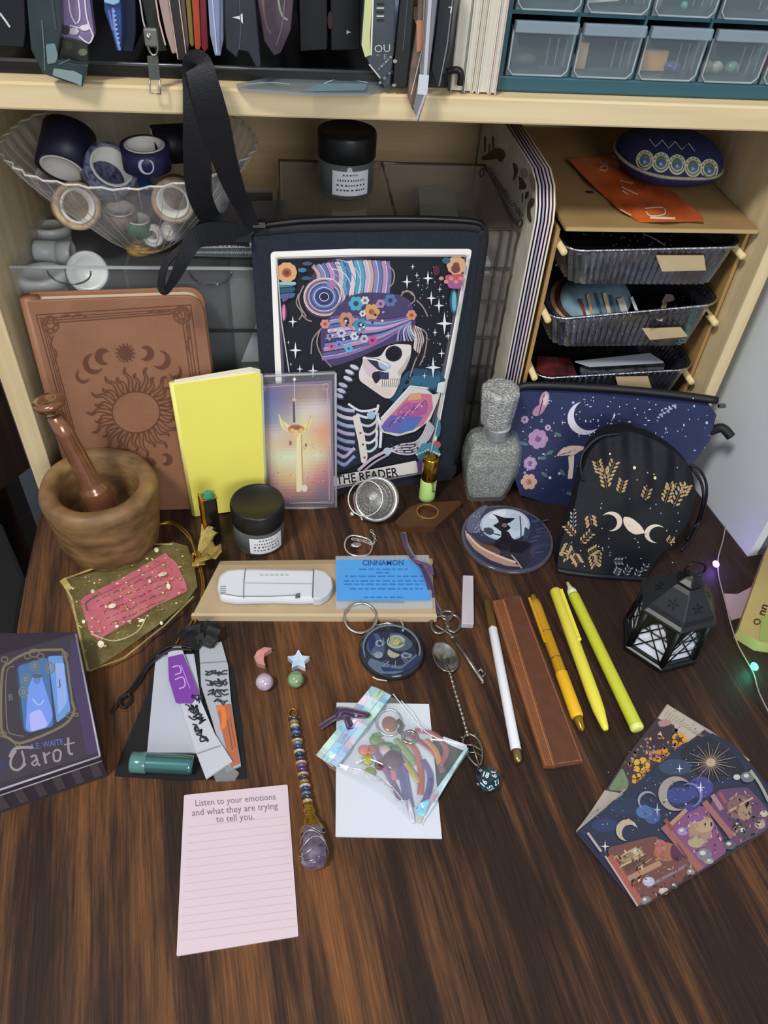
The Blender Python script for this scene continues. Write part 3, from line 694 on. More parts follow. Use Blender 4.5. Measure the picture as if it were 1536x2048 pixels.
# sword
a.poly([(660, 880), (715, 880), (725, 1300), (745, 1620), (720, 1720), (655, 1720), (655, 1300)], '#f3e2b0', r=3); a.poly([(715, 900), (735, 900), (755, 1600), (735, 1640)], '#c79f5c')
a.line([(625, 440), (628, 740)], 38, '#3e2f4a'); a.line([(640, 440), (645, 740)], 10, '#c8b8a8'); a.line([(625, 60), (628, 430)], 10, '#d8cfd0'); a.ell(628, 130, 22, 22, '#efe6e6'); a.ell(628, 420, 34, 24, '#d8b08c')
a.poly([(395, 600), (470, 720), (560, 780), (600, 800), (560, 880), (480, 850), (430, 770)], '#ecdca8', r=5); a.poly([(875, 600), (830, 720), (760, 780), (700, 800), (740, 880), (820, 850), (860, 740)], '#ecd890', r=5)
a.line([(420, 650), (520, 850)], 8, '#b98c4c'); a.line([(865, 640), (790, 860)], 8, '#b98c4c')
a.ell(650, 830, 120, 62, '#c58a3c'); a.ell(650, 820, 86, 40, '#8f5722'); a.ell(600, 850, 30, 30, '#e9b868'); a.ell(720, 850, 30, 30, '#e9b868'); a.ell(655, 900, 40, 60, '#e8c488')
a.ell(570, 1030, 18, 34, '#7c4a2c'); a.ell(790, 1060, 16, 28, '#8c5a2c'); a.ell(770, 1670, 40, 50, '#f0dcdc'); a.ell(600, 1510, 16, 26, '#e6c27c')
for q in ([(140, 250), (560, 215), (1090, 205)], [(155, 300), (210, 1100), (240, 1600)], [(1095, 250), (1110, 1000), (1120, 1840)], [(560, 1880), (900, 1870), (1100, 1860)]): a.line(q, 9, '#c3aeb4', k=3)
a.ring(175, 260, 42, 42, 9, '#c3aeb4'); a.ring(1070, 230, 42, 42, 9, '#c9a99c')
a.build('printed_artwork', t_, .35, .3)
slab('clear_sleeve', t_, M('#e6e8f0', .15, alpha=.08), [(512, 752), (671, 745), (672, 1016), (531, 1014)], Srf('y', lambda x, z: SS.f(x, z)-.0012), .0028, r=3, back=(0, 1, 0))
for q in ([(512, 752), (671, 745)], [(671, 745), (672, 1016)], [(512, 752), (531, 1014)], [(531, 1014), (672, 1016)]):
    MB().tube([Vector(SS.hit(*q[0]))-Vector((0, .0008, 0)), Vector(SS.hit(*q[1]))-Vector((0, .0008, 0))], .0011, 6).build('sleeve_edge', M('#c9c5cc', .2, alpha=.5), t_)
# ---- mortar and pestle
MC = D(226, 1080); MC.z = 0
turned = M('#917048', .5, noise_=.3, ns=42, stretch=(1, 1.3, 2.6), bump=.5, bs=30, dist=.0015, col2='#5a4228')
mo = thing('mortar', 'thick turned wooden mortar bowl in front of the brown journal', 'mortar', MC)
def wob(t, r, z): return 1+.012*math.sin(3*t+z*60)+.008*math.sin(7*t+1)
MB().lathe([(0, 0), (.0365, 0), (.0400, .004), (.0425, .018), (.0445, .04), (.0462, .054), (.0468, .061), (.0455, .067), (.042, .0695), (.036, .069), (.0325, .066), (.0305, .055), (.0275, .037), (.02, .024), (0, .02)], MC, n=48, mod=wob).build('bowl', turned, mo)
a0 = MC+Vector((.004, -.006, .030)); a1 = V(97, 803, .485)
pe = thing('pestle', 'glossy copper brown wooden pestle resting in the mortar', 'pestle', a0)
ax = (a1-a0).normalized(); Lp = (a1-a0).length
cop = M('#8c5c40', .22, noise_=.25, ns=60, coat=.9, metal=.45)
MB().lathe([(0, -.004), (.009, -.002), (.0125, .004), (.0130, .014), (.0122, .034), (.0112, .037), (.0098, .0385), (.0092, .042), (.0082, .05), (.0072, Lp-.03), (.0066, Lp-.012)], a0, ax, 28).build('shaft', cop, pe)
MB().lathe([(.0066, Lp-.006), (.0072, Lp-.004), (.0115, Lp-.0035), (.0122, Lp-.001), (.0115, Lp+.0015), (.0065, Lp+.0018), (.005, Lp+.0005), (0, Lp)], a0, ax, 28).build('knob', cop, pe)
# ---- gold tube with green gem
g0 = D(424, 1083); g0.z = 0
gt = thing('lighter', 'tall black and gold lighter with a green stone on top standing by the yellow notebook', 'lighter', g0)
rz = math.radians(18); hh = .052
MB().box(g0+Vector((.0015, .003, hh/2)), (.0125, .009, hh), rz=rz).build('body', M('#15110f', .2, coat=.5), gt, bev=.0015)
MB().box(g0+Vector((-.0045, .001, hh/2)), (.0034, .0094, hh-.001), rz=rz).build('gold_side', M('#c89432', .22, metal=1), gt, bev=.0008)
MB().lathe([(.0055, 0), (.0058, .002), (.0035, .0042), (0, .0046)], g0+Vector((.0015, .003, hh)), n=8, smooth=False).build('gemstone', M('#1f7f62', .12, coat=1), gt)
MB().box(g0+Vector((.001, .003, hh+.0004)), (.014, .0105, .0012), rz=rz).build('gold_rim', M('#c89432', .25, metal=1), gt, bev=.0004)
# ---- ointment jars
def jar(name, label, c, sc=1., tilt=0, lab_ang=-.35):
    j = thing(name, label, 'jar', c, None); R = .0222*sc; H = .027*sc
    MB().lathe([(0, .001), (R*.9, 0), (R, .002), (R, H), (R*.94, H+.001), (R*.94, H-.001), (R*.93, .0035), (0, .0035)], c, n=40).build('glass_jar', M('#79817f', .05, alpha=.36, coat=1), j)
    MB().lathe([(0, .0036), (R*.9, .0036), (R*.9, H-.002), (0, H-.002)], c, n=36).build('dark_contents', M('#2b302f', .6), j)
    MB().lathe([(R*1.015, H+.0005), (R*1.04, H+.002), (R*1.04, H+.017*sc), (R*1.0, H+.0195*sc), (R*.95, H+.02*sc), (R*.93, H+.0193*sc), (0, H+.0193*sc)], c, n=40).build('lid', M('#151516', .38), j)
    lb = MB(); R2 = R*1.008; ca = lab_ang
    P = [[c+Vector((R2*math.sin(ca+(u-.5)*1.35), -R2*math.cos(ca+(u-.5)*1.35), .0045*sc+v*.0185*sc)) for u in [i/16 for i in range(17)]] for v in (0, 1)]
    lb.add(P[0]+P[1], [(i, i+1, i+18, i+17) for i in range(16)], True); lo = lb.build('label', M('#e4e6e8', .6), j)
    tx = MB(); R3 = R2*1.006
    for row, (v, segs) in enumerate(((.82, [(.28, .5), (.53, .66)]), (.6, [(.14, .3), (.33, .52), (.55, .7), (.73, .86)]), (.4, [(.12, .4), (.43, .6), (.64, .88)]), (.2, [(.12, .35), (.38, .68), (.7, .88)]))):
        for s0, s1 in segs:
            n_ = 5
            for q in range(n_):
                if q % 2: continue
                u0 = s0+(s1-s0)*q/n_; u1 = s0+(s1-s0)*(q+1)/n_
                pp = [c+Vector((R3*math.sin(ca+(u-.5)*1.35), -R3*math.cos(ca+(u-.5)*1.35), .0045*sc+vv*.0185*sc)) for u, vv in ((u0, v), (u1, v), (u1, v+.07), (u0, v+.07))]
                tx.add(pp, [(0, 1, 2, 3)])
    tx.build('label_print', M('#3c4048', .6), lo); return j
jc = D(520, 1078); jc.z = 0
jar('ointment_jar', 'black lidded glass jar with white label on the desk before the sword card', jc, 1.0, lab_ang=.33)
# ---- tea infuser
TI = D(752, 1035); TI.z = 0
ti = thing('tea_infuser', 'steel mesh ball tea infuser with chain under the skeleton pouch', 'tea infuser', TI)
steel = M('#dededa', .3, metal=.85); R = .0185; ic = TI+Vector((0, .004, R+.001))
vw = (Vector(CO)-ic).normalized(); side = Vector((1, -.25, .1)); side = (side-vw*side.dot(vw)).normalized(); hin = (vw*.93-side*.30).normalized()
wires = MB(); hu = hin.orthogonal().normalized(); hv = hin.cross(hu)
for k in range(12):
    t = PI*k/12; d = hu*math.cos(t)+hv*math.sin(t); wires.tube([ic+(d*math.cos(s_)+hin*math.sin(s_))*R for s_ in [2*PI*i/30 for i in range(30)]], .00022, 4, closed=True)
for k in range(-5, 6):
    z_ = R*math.sin(k*PI/13); r_ = math.sqrt(max(0, R*R-z_*z_)); wires.tube([ic+hin*z_+(hu*math.cos(s_)+hv*math.sin(s_))*r_ for s_ in [2*PI*i/30 for i in range(30)]], .00022, 4, closed=True)
wires.build('wire_mesh', M('#b9b8b2', .3, metal=1), ti)
MB().ball(ic, R*.985, 28, 18).build('fine_mesh', M('#b9b8b4', .4, metal=.3, alpha=.34), ti)
for off, rr, nm in ((.0014, .0019, 'rim'), (-.0024, .0014, 'rim')):
    MB().tube([ic+hin*off+(hu*math.cos(s_)+hv*math.sin(s_))*(R+.0006) for s_ in [2*PI*i/40 for i in range(40)]], rr, 8, closed=True).build(nm, steel, ti)
MB().tube([ic+vw*(R*.55)+side*(-R*.5)+Vector((math.cos(s_)*.0006, 0, 0))+(hu*math.cos(s_)+hv*math.sin(s_))*R*.86+hin*.003 for s_ in [2*PI*i/40 for i in range(40)]], .0007, 6, closed=True).build('inner_ring', steel, ti)
kp = [D(710, 985, .012), D(708, 1000, .010), D(712, 1020, .008), D(725, 1040, .006)]
MB().tube(kp, .0009, 6, smooth_pts=4).build('latch', steel, ti); MB().ball(D(704, 1028, .004), .0026, 10, 8).build('latch_knob', steel, ti)
def chain(name, pts, parent, r=.0004, lr=.0016, mat=None, step=.0026):
    P = catmull([Vector(p) for p in pts], 12); out = MB(); acc = 0; last = P[0]; k = 0
    for i in range(1, len(P)):
        acc += (P[i]-P[i-1]).length
        if acc >= step:
            acc = 0; t = (P[i]-P[i-1]).normalized(); u = Vector((0, 0, 1)) if k % 2 else t.cross(Vector((0, 0, 1))).normalized(); k += 1
            out.tube([P[i]+(t*math.cos(s_)*1.25+u*math.sin(s_)*.8)*lr for s_ in [2*PI*j/8 for j in range(8)]], r, 4, closed=True)
    return out.build(name, mat or steel, parent)
chain('chain', [D(740, 1058, .003), D(747, 1068, .002), D(750, 1080, .002), D(745, 1088, .002), D(728, 1082, .002), D(706, 1078, .002)], ti)
hk = MB(); hc = D(713, 1094, .0025)
hk.tube([D(690, 1096, .002), D(692, 1080, .002), D(705, 1071, .002), D(735, 1078, .002), D(745, 1090, .002), D(738, 1108, .003), D(718, 1112, .003), D(700, 1108, .003)], .0009, 6, closed=True, smooth_pts=5)
hk.build('hook', steel, ti)
ch_ = MB(); ch_.ball(D(712, 1090, .003), (.005, .003, .0016)); ch_.build('charm', M('#cfc6cc', .2, metal=.9), ti)
# ---- small vial
v0 = D(853, 998); v0.z = 0
vi = thing('vial', 'tiny glass vial with gold cap and lime green label standing by the wooden puzzle piece', 'vial', v0)
dv = (V(863, 915, v0.y+.004)-v0).normalized(); Lv = .0345
sv = lambda P: [(r_*1.12, z_*1.42) for r_, z_ in P]
MB().lathe(sv([(0, 0), (.0056, 0), (.0065, .001), (.0065, .017), (.0062, .019), (.0062, .0255)]), v0, dv, 24).build('glass_body', M('#d9dcc8', .1, alpha=.5, coat=1), vi)
MB().lathe(sv([(.0066, .0012), (.00675, .0016), (.00675, .0165), (.0066, .017)]), v0, dv, 24).build('label', M('#b9dd7f', .6), vi)
MB().lathe(sv([(.0064, .0172), (.0068, .0178), (.0066, .0248), (.0066, .0335), (.0058, .0345), (.003, .0345), (0, .034)]), v0, dv, 24).build('gold_cap', M('#b8903a', .22, metal=1), vi)
a = Art(Srf('y', lambda x, z: v0.y-.0077+1.2*(x-v0.x)**2*60), .0002)
for q in ([(862, 968), (871, 966)], [(866, 966), (866, 984)], [(864, 984), (871, 983)]): a.line(q, 2, '#56703a')
a.build('label_print', vi)
# ---- wooden ring stand
wp_ = [(786, 1052), (815, 1022), (840, 1010), (921, 1008), (926, 1013), (880, 1052), (874, 1062), (800, 1060)]
ws = thing('wooden_puzzle', 'small dark wooden diamond shaped piece with a round hollow below the vial', 'wooden ornament', D(856, 1040))
zt_ = .008; wd_ = M('#4c3019', .45, noise_=.2, ns=60, coat=.15)
Sz = DK(zt_); cx_, cy_ = 855, 1023
outer = [Vector(Sz.hit(*p)) for p in rnd([(788, 1044), (818, 1015), (842, 1006), (918, 1001), (924, 1006), (880, 1046), (872, 1053), (800, 1053)], 4)]
cc = Vector(Sz.hit(cx_, cy_)); ring_ = [cc+Vector((math.cos(t)*.0092, math.sin(t)*.0085, 0)) for t in [2*PI*i/len(outer) for i in range(len(outer))]]
# order both rings by angle
outer.sort(key=lambda p: math.atan2(p.y-cc.y, p.x-cc.x)); n_ = len(outer)
inner = [cc+Vector((math.cos(math.atan2(p.y-cc.y, p.x-cc.x))*.0092, math.sin(math.atan2(p.y-cc.y, p.x-cc.x))*.0085, 0)) for p in outer]
dn = Vector((0, 0, -zt_)); dh = Vector((0, 0, -.005))
mb = MB(); mb.add(outer+inner, [(i, (i+1) % n_, (i+1) % n_+n_, i+n_) for i in range(n_)]); mb.add(outer+[p+dn for p in outer], [(i, i+n_, (i+1) % n_+n_, (i+1) % n_) for i in range(n_)])
mb.add(inner+[p+dh for p in inner], [(i, (i+1) % n_, (i+1) % n_+n_, i+n_) for i in range(n_)]); mb.add([p+dh for p in inner], [tuple(range(n_))])
mb.build('block', wd_, ws)
MB().tube([cc+Vector((math.cos(t)*.0098, math.sin(t)*.0091, 0)) for t in [2*PI*i/30 for i in range(30)]], .0006, 6, closed=True).build('hollow_rim', M('#94672f', .35), ws)
# ---- crystal bottle
b0 = D(968, 985); b0.z = 0
bt = thing('glass_bottle', 'clear faceted glass bottle full of silver glitter with a big glass stopper', 'bottle', b0)
glit = M('#5c5c56', .25, noise_=.9, ns=520, bump=1., bs=700, dist=.0022, metal=.3, col2='#b9bbb2', coat=.5)
glitl = M('#7f827e', .2, noise_=.9, ns=450, bump=1., bs=600, dist=.0022, metal=.3, col2='#e0e2de', coat=.8)
def sq(w, d, z, k=.25):
    return [Vector((x*w, y_*d, z*1.16)) for x, y_ in ((-1, -1+k), (-1+k, -1), (1-k, -1), (1, -1+k), (1, 1-k), (1-k, 1), (-1+k, 1), (-1, 1-k))]
def loft(rings, mat, name, parent, base, bev=.0008):
    mb = MB(); vs = [base+p for r in rings for p in r]; fs = []
    for j in range(len(rings)-1):
        for i in range(8): fs.append((j*8+i, j*8+(i+1) % 8, (j+1)*8+(i+1) % 8, (j+1)*8+i))
    fs.append(tuple(reversed(range(8)))); fs.append(tuple(range((len(rings)-1)*8, len(rings)*8))); mb.add(vs, fs); return mb.build(name, mat, parent, bev)
rg = [sq(.0165, .011, .003), sq(.0195, .0125, .012), sq(.0232, .0145, .030), sq(.0236, .0148, .040), sq(.0222, .013, .052), sq(.0205, .011, .057)]
loft(rg, glit, 'glitter_filling', bt, b0)
rg2 = [sq(.0180, .0125, .0), sq(.021, .014, .010), sq(.0248, .016, .030), sq(.0252, .0165, .041), sq(.0238, .015, .054), sq(.021, .013, .0605), sq(.011, .0095, .0625)]
loft(rg2, M('#dfe6e6', .05, alpha=.12, coat=1), 'glass_body', bt, b0)
MB().lathe([(.0098, .071), (.0098, .080), (.012, .082), (.012, .084), (.0, .084)], b0, n=28).build('neck', M('#c6cbcc', .12, alpha=.8, coat=1), bt)
MB().lathe([(0, .0842), (.0125, .0848), (.0145, .089), (.0152, .095), (.0162, .106), (.0172, .1185), (.0166, .122), (.013, .1235), (0, .1235)], b0, (-.03, .0, 1), n=10, smooth=False).build('stopper', glitl, bt, bev=.0006)
# ---- navy cosmetic pouch
SP = Srf('y', lambda x, z: .521-.25*(x-.215)+.18*max(-.05, z)-.006*math.exp(-((z-.035)/.03)**2))
po = thing('cosmetic_pouch', 'navy blue zip pouch with crescent moon, mushroom and pink flowers leaning at the back right', 'bag', (.27, .52, 0))
navy = M('#28325a', .55, noise_=.25, ns=25, bump=.3, bs=500, dist=.0005, col2='#1c2446')
oq = [(1028, 800), (1034, 786), (1060, 783), (1200, 790), (1420, 812), (1433, 830), (1420, 880), (1380, 935), (1370, 985), (1240, 1040), (1140, 1022), (1078, 1002), (1040, 990), (1024, 940), (1022, 870)]
puff('fabric', po, navy, oq, SP, (0, .008, 0))
zz = [Vector(SP.hit(x, y_))+Vector((0, .004, .003)) for x, y_ in ((1030, 796), (1060, 782), (1200, 787), (1330, 798), (1436, 812))]
MB().tube(zz, .0035, 8, smooth_pts=5).build('zipper', M('#121318', .5), po)
MB().box(Vector(SP.hit(1438, 816))+Vector((.001, -.001, .003)), (.006, .003, .003)).build('zipper_slider', M('#8c8f94', .25, metal=1), po)
MB().tube([Vector(SP.hit(1425, 868))+Vector((0, .004, 0)), Vector(SP.hit(1440, 856))+Vector((.002, 0, 0)), Vector(SP.hit(1454, 868))+Vector((.002, -.004, 0))], .0042, 8, smooth_pts=4).build('side_loop', M('#121318', .6), po)
a = Art(SP, .0004, z=(980, 760, 2.7626))
a.cres(520, 210, 92, '#d5d3de', -.55, .93, .36)
a.poly([(365, 420), (395, 380), (440, 362), (490, 362), (545, 372), (490, 395), (470, 412)], '#cfb4ac', r=4); a.poly([(432, 420), (465, 412), (462, 480), (455, 545), (428, 545), (436, 480)], '#d3c4bc', r=3); a.line([(380, 415), (480, 385)], 5, '#6b4c5c')
for x, y, r in ((265, 325, 55), (222, 460, 38), (192, 218, 22), (590, 398, 20), (320, 262, 18), (845, 310, 26)):
    flow(x, y, r, '#a182a6', '#6d4f7c', 7); a.ring(x, y, r*.6, r*.6, 3, '#c9b0cc')
a.ell(300, 110, 26, 50, '#b392a4', .25); a.ell(270, 165, 42, 24, '#a77e96', -.7); a.line([(300, 80), (270, 190)], 6, '#5c2f46'); a.ell(306, 108, 12, 32, '#d0b8c0', .25)
flow(215, 560, 45, '#c8a08c', '#8c6458', 6)
for x, y, rr in ((185, 350, .3), (330, 400, -.5), (300, 520, .6), (290, 430, 0), (375, 300, .4), (400, 510, 1), (500, 475, .1), (440, 625, .2)): a.ell(x, y, 22, 10, '#4c6a6c', rr)
for i in range(9): a.ell(930+i*12+8*math.sin(i*2), 205-i*8, 9, 6, '#8f90ac', i); a.ell(940+i*10, 180-i*5+10*math.cos(i*3), 8, 5, '#a7a8c0', -i)
rs = random.Random(3)
for i in range(120):
    x = 160+rs.random()*1050; y_ = 90+rs.random()*(520 if x < 480 else 230 if x < 1100 else 330)
    a.ell(x, y_, 3.5 if rs.random() < .85 else 8, 3.5 if rs.random() < .85 else 8, rs.choice(['#aeb4d6', '#8f96bd', '#dfe0ee']), n=8)
a.star(686, 190, 18, '#e6e6f2'); a.star(400, 232, 14, '#cfd0e6'); a.star(970, 265, 14, '#cfd0e6')
a.build('printed_pattern', po, .7)
# ---- black drawstring bag
q0_ = D(1113, 1150); q1_ = D(1290, 1166)
def dbag(x, z):
    kk = (q1_.y-q0_.y)/(q1_.x-q0_.x); y0 = q0_.y+kk*(x-q0_.x); t = max(0, min(1, z/.12)); u = (x-.27)/.07
    b = .010*max(0, 1-u*u)*math.sin(PI*min(1, t*1.1))
    f = .0022*math.sin(x*330+z*25)*math.exp(-((z-.10)/.03)**2)+.0012*math.sin(x*90-z*120)
    return y0+.085*t**.8-b+f
SD = Srf('y', dbag)
sb_ = thing('drawstring_bag', 'black satin drawstring bag with gold leaf sprigs and a triple moon', 'bag', (.245, .42, 0))
dq = [(1113, 1146), (1120, 1090), (1150, 1010), (1160, 960), (1180, 900), (1215, 868), (1260, 862), (1310, 880), (1350, 905), (1382, 935), (1393, 985), (1380, 1040), (1350, 1080), (1310, 1120), (1290, 1164), (1200, 1158)]
puff('fabric', sb_, M('#0e0f16', .62, noise_=.3, ns=30, bump=.25, bs=200, dist=.001, spec=.3), rnd(dq, 14, 3), SD, (0, .012, 0), 13)
hm = [Vector(SD.hit(*p)) for p in ((1114, 1142), (1150, 1148), (1200, 1154), (1250, 1158), (1289, 1160))]
MB().tube([p+Vector((0, 0, .0012)) for p in hm], .0022, 8, smooth_pts=4).build('hem', M('#1a2028', .4), sb_)
a = Art(SD, .0006, z=(980, 760, 2.7626))
a.cres(670, 780, 60, '#cfc3b2', PI-.35, .85, .35, .9); a.poly([(735, 752), (780, 760), (830, 800), (858, 845), (800, 855), (760, 830), (735, 790)], '#d8c9b8', r=6); a.cres(912, 848, 60, '#cfc3b2', .35, .88, .33, .85)
rs = random.Random(5)
def sprig(x, y, dx, dy, n, s, col='#a88d62'):
    a.line([(x, y), (x+dx, y+dy)], 3, '#6f6048')
    for i in range(n):
        t = (i+.6)/n; px_, py_ = x+dx*t, y+dy*t; L_ = math.hypot(dx, dy); nx, ny = -dy/L_, dx/L_
        for sg in (-1, 1): a.ell(px_+nx*s*1.3*sg+dx/L_*s*.5, py_+ny*s*1.3*sg+dy/L_*s*.5, s, s*.45, col, math.atan2(dy, dx)+sg*.7, n=8, up=False)
    a.l += a.st
for q in ((645, 600, -20, -110, 5, 15), (640, 560, 50, -110, 5, 14), (610, 520, -20, -70, 4, 13), (715, 625, 20, -70, 4, 13), (850, 660, 20, -60, 3, 13), (965, 680, 30, -100, 5, 14), (1010, 700, 60, -120, 5, 14), (1060, 640, 30, -60, 4, 13), (1000, 610, -10, -40, 3, 11),
          (550, 740, 10, 60, 3, 16), (470, 860, -50, -60, 4, 12), (440, 900, -30, 60, 4, 14), (460, 960, 30, 50, 4, 14), (470, 940, -70, 40, 4, 13), (500, 900, 60, -60, 4, 12), (540, 960, 50, -30, 4, 12), (560, 960, 20, 70, 4, 13), (600, 940, -10, 80, 4, 11), (980, 900, 20, -30, 3, 10)):
    sprig(*q)
for q in ((680, 1000, 50, 0, 3, 10), (690, 1080, 20, -40, 3, 10), (740, 1080, 30, -50, 3, 10), (800, 1110, 20, -60, 3, 10), (840, 1060, 20, -40, 2, 9), (460, 820, 0, -90, 4, 9)): sprig(*q, col='#8b93a0')
for i in range(60):
    x = 430+rs.random()*620; y_ = 480+rs.random()*560
    if x < 600 and y_ < 700: continue
    a.ell(x, y_, 4, 4, rs.choice(['#b9a67c', '#8c94a4', '#cfc6a8']), n=7)
a.ell(798, 485, 9, 9, '#d9cf9c'); a.ell(908, 540, 9, 9, '#d9cf9c'); a.ell(662, 408, 6, 6, '#d9cf9c')
a.build('printed_pattern', sb_, .6)
cord = M('#0e0e12', .5)
MB().tube([V(1378, 930, .475), V(1398, 938, .47), V(1412, 965, .465), V(1412, 1000, .46), D(1400, 1040, .012), D(1380, 1080, .003), D(1362, 1100, .004)], .0013, 6, smooth_pts=6).build('drawstring', cord, sb_)
MB().tube([V(1376, 934, .475), V(1390, 944, .468), V(1404, 970, .462), V(1406, 1004, .456), D(1394, 1044, .01), D(1374, 1078, .003)], .0013, 6, smooth_pts=6).build('drawstring', cord, sb_)
MB().tube([Vector(SD.hit(*p))+Vector((0, -.001, 0)) for p in ((1240, 866), (1200, 872), (1168, 900), (1160, 930), (1166, 960))], .0012, 6, smooth_pts=6).build('drawstring', cord, sb_)
# ---- witch coaster
cz = .004
cs = thing('coaster', 'round coaster printed with a witch before a full moon', 'coaster', D(1013, 1077))
e_ = [Vector(DK(cz).hit(x, y_)) for x, y_ in ((922, 1068), (1106, 1078))]
cen = Vector(DK(cz).hit(1013, 1070)); rad = (e_[1]-e_[0]).length/2
cen = (e_[0]+e_[1])/2+Vector((0, -.001, 0))
MB().lathe([(0, 0), (rad-.0005, 0), (rad, .0008), (rad, cz-.0008), (rad-.0006, cz), (0, cz)], Vector((cen.x, cen.y, 0)), n=64).build('disc', M('#4a4550', .2, coat=.6), cs)
a = Art(DK(cz), .0003, z=(660, 730, 3.3391)); a.soft = (.2, .88)
def cpt(r, t): p = cen+Vector((r*math.cos(t), r*math.sin(t), 0)); return p
import itertools
def w2p(p):
    q = RC.T @ (np.array(p)-CO); return (768+FPX*q[0]/-q[2], 1024-FPX*q[1]/-q[2])
zt3 = a.z
def disc_poly(r, col, t0=0, t1=2*PI, ox=0, oy=0, n=40):
    zs = a.z; a.z = None; a.poly([w2p(cpt(r, t0+(t1-t0)*i/n)+Vector((ox, oy, 0))) for i in range(n)], col); a.z = zs
disc_poly(rad*.985, '#55505c'); disc_poly(rad*.94, '#2a3050')
a.poly([(905, 1080), (940, 1000), (1010, 945), (1060, 935), (1000, 1020), (1000, 1110), (930, 1130)], '#5a5f80', r=8)
a.poly([(1010, 1180), (1100, 1190), (1340, 1180), (1350, 1300), (1300, 1360), (1200, 1350), (1060, 1300)], '#2b2a3c', r=8)
a.poly([(930, 1120), (1000, 1190), (1100, 1215), (1150, 1250), (1100, 1290), (1000, 1240), (930, 1180)], '#6c4636', r=8)
a.poly([(900, 1090), (930, 1150), (1000, 1210), (1090, 1260), (1200, 1310), (1280, 1350), (1180, 1345), (1060, 1300), (960, 1230), (905, 1150)], '#b98a76', r=8)
a.line([(915, 1130), (1000, 1215), (1120, 1275), (1240, 1320)], 14, '#e0c0a4', k=4)
a.ell(1168, 1068, 168, 108, '#a9bfd8'); a.ell(1168, 1066, 154, 98, '#c3d6e8'); a.ell(1120, 1000, 60, 26, '#dfe9f2', -.3); a.ell(1240, 1050, 50, 60, '#b4cade')
K_ = '#12121c'
a.poly([(1075, 992), (1130, 1010), (1160, 1022), (1240, 1024), (1200, 1055), (1180, 1062), (1210, 1090), (1180, 1110), (1150, 1120), (1110, 1090), (1085, 1075), (1130, 1050), (1105, 1010)], K_, r=4)
a.poly([(1140, 1110), (1190, 1110), (1220, 1165), (1300, 1180), (1350, 1200), (1280, 1260), (1180, 1250), (1090, 1210), (1110, 1170), (1145, 1150)], K_, r=5)
a.ell(1165, 1072, 18, 14, '#7b6a68'); a.line([(1268, 1010), (1275, 1100), (1275, 1165)], 7, K_)
a.poly([(1020, 1090), (1070, 1085), (1100, 1110), (1080, 1140), (1040, 1130)], '#3a4658', r=5); a.line([(1000, 1110), (1060, 1120), (1140, 1140)], 8, '#2c3648', k=3)
a.poly([(1300, 1080), (1340, 1110), (1320, 1160), (1290, 1170)], '#39415c', r=4)
a.line([(1210, 1270), (1245, 1310), (1280, 1360)], 9, '#b49c98', k=3)
for i in range(26): a.ell(955+rs.random()*60, 985+rs.random()*160, 4, 4, '#aab0c8', n=6)
for i in range(20): a.ell(1340+rs.random()*110, 1040+rs.random()*220, 14+rs.random()*22, 5, rs.choice(['#3a4270', '#454c80', '#2a3058']), -.2, n=10)
a.build('printed_artwork', cs, .25, .5)
# ================================================================ things lying on the desk
# ---- kraft box lid with the penknife-like gadget
ke = thing('kraft_envelope', 'flat tan kraft cardboard box lid lying in the middle of the desk', 'box', D(630, 1180))
kr = M('#b39c7c', .7, noise_=.06, ns=40)
slab('panel', ke, kr, [(440, 1122), (668, 1122), (862, 1118), (873, 1232), (384, 1231)], DK(.006), .0055, r=2, bev=.0004)
MB().prism([D(440, 1122, .0064), D(864, 1117, .0064), D(866, 1124, .0064), D(438, 1129, .0064)], (0, 0, -.0083)).build('back_flap', M('#9c8769', .7), ke)
MB().prism([D(384, 1226, .0064), D(873, 1227, .0064), D(874, 1234, .0064), D(382, 1232, .0064)], (0, 0, -.0083)).build('front_flap', M('#c8b391', .7), ke)
MB().prism([D(385, 1233, .002), D(428, 1233, .002), D(426, 1238, .002), D(398, 1238, .002)], (0, 0, -.0018)).build('flap_end', M('#c8b391', .7), ke)
MB().prism([D(824, 1234, .002), D(872, 1232, .002), D(860, 1237, .002), D(826, 1240, .002)], (0, 0, -.0018)).build('flap_end', M('#c8b391', .7), ke)
kz = .0062
us = thing('utility_tool', 'white rounded plastic multi tool lying on the tan box lid', 'tool', D(548, 1168, kz))
wp = M('#d3d7df', .28, coat=.3)
body = [(433, 1172), (437, 1150), (452, 1138), (480, 1135), (628, 1138), (650, 1144), (661, 1158), (663, 1172), (656, 1188), (640, 1197), (600, 1199), (545, 1197), (470, 1199), (440, 1194)]
def lump(name, parent, mat, pts, z0, h, r=4, bev=.0015): 
    P = [Vector(DK(z0+h).hit(*p)) for p in rnd(pts, r)]
    return MB().prism(P, (0, 0, -h)).build(name, mat, parent, bev)
lump('body', us, wp, body, kz, .0085, 6, .003)
lump('end_cap', us, M('#c5c9d2', .3, coat=.3), [(628, 1137), (650, 1142), (663, 1154), (666, 1172), (658, 1187), (642, 1197), (626, 1198)], kz, .0092, 5, .003)
a = Art(DK(kz+.0088), .0003)
a.line([(491, 1136), (488, 1160), (487, 1197)], 1.6, '#6b707c'); a.line([(627, 1138), (625, 1196)], 1.8, '#4c4e5a'); a.line([(490, 1166), (625, 1168)], 1.2, '#a9aebb'); a.line([(440, 1187), (478, 1193), (540, 1193), (600, 1190)], 1.6, '#8d8278'); a.line([(470, 1190), (470, 1198)], 2, '#777')if 0 else None
for i, x in enumerate((520, 530, 540, 550, 560, 570)): a.line([(x, 1150), (x+6, 1150)], 3, '#b6bac5')
for i in range(4): a.line([(440, 1174+i*4), (452, 1173+i*4)], 1.5, '#8e8f9a')
a.poly([(592, 1188), (600, 1186), (600, 1196), (590, 1197)], '#5d5f68')
a.build('markings', us)
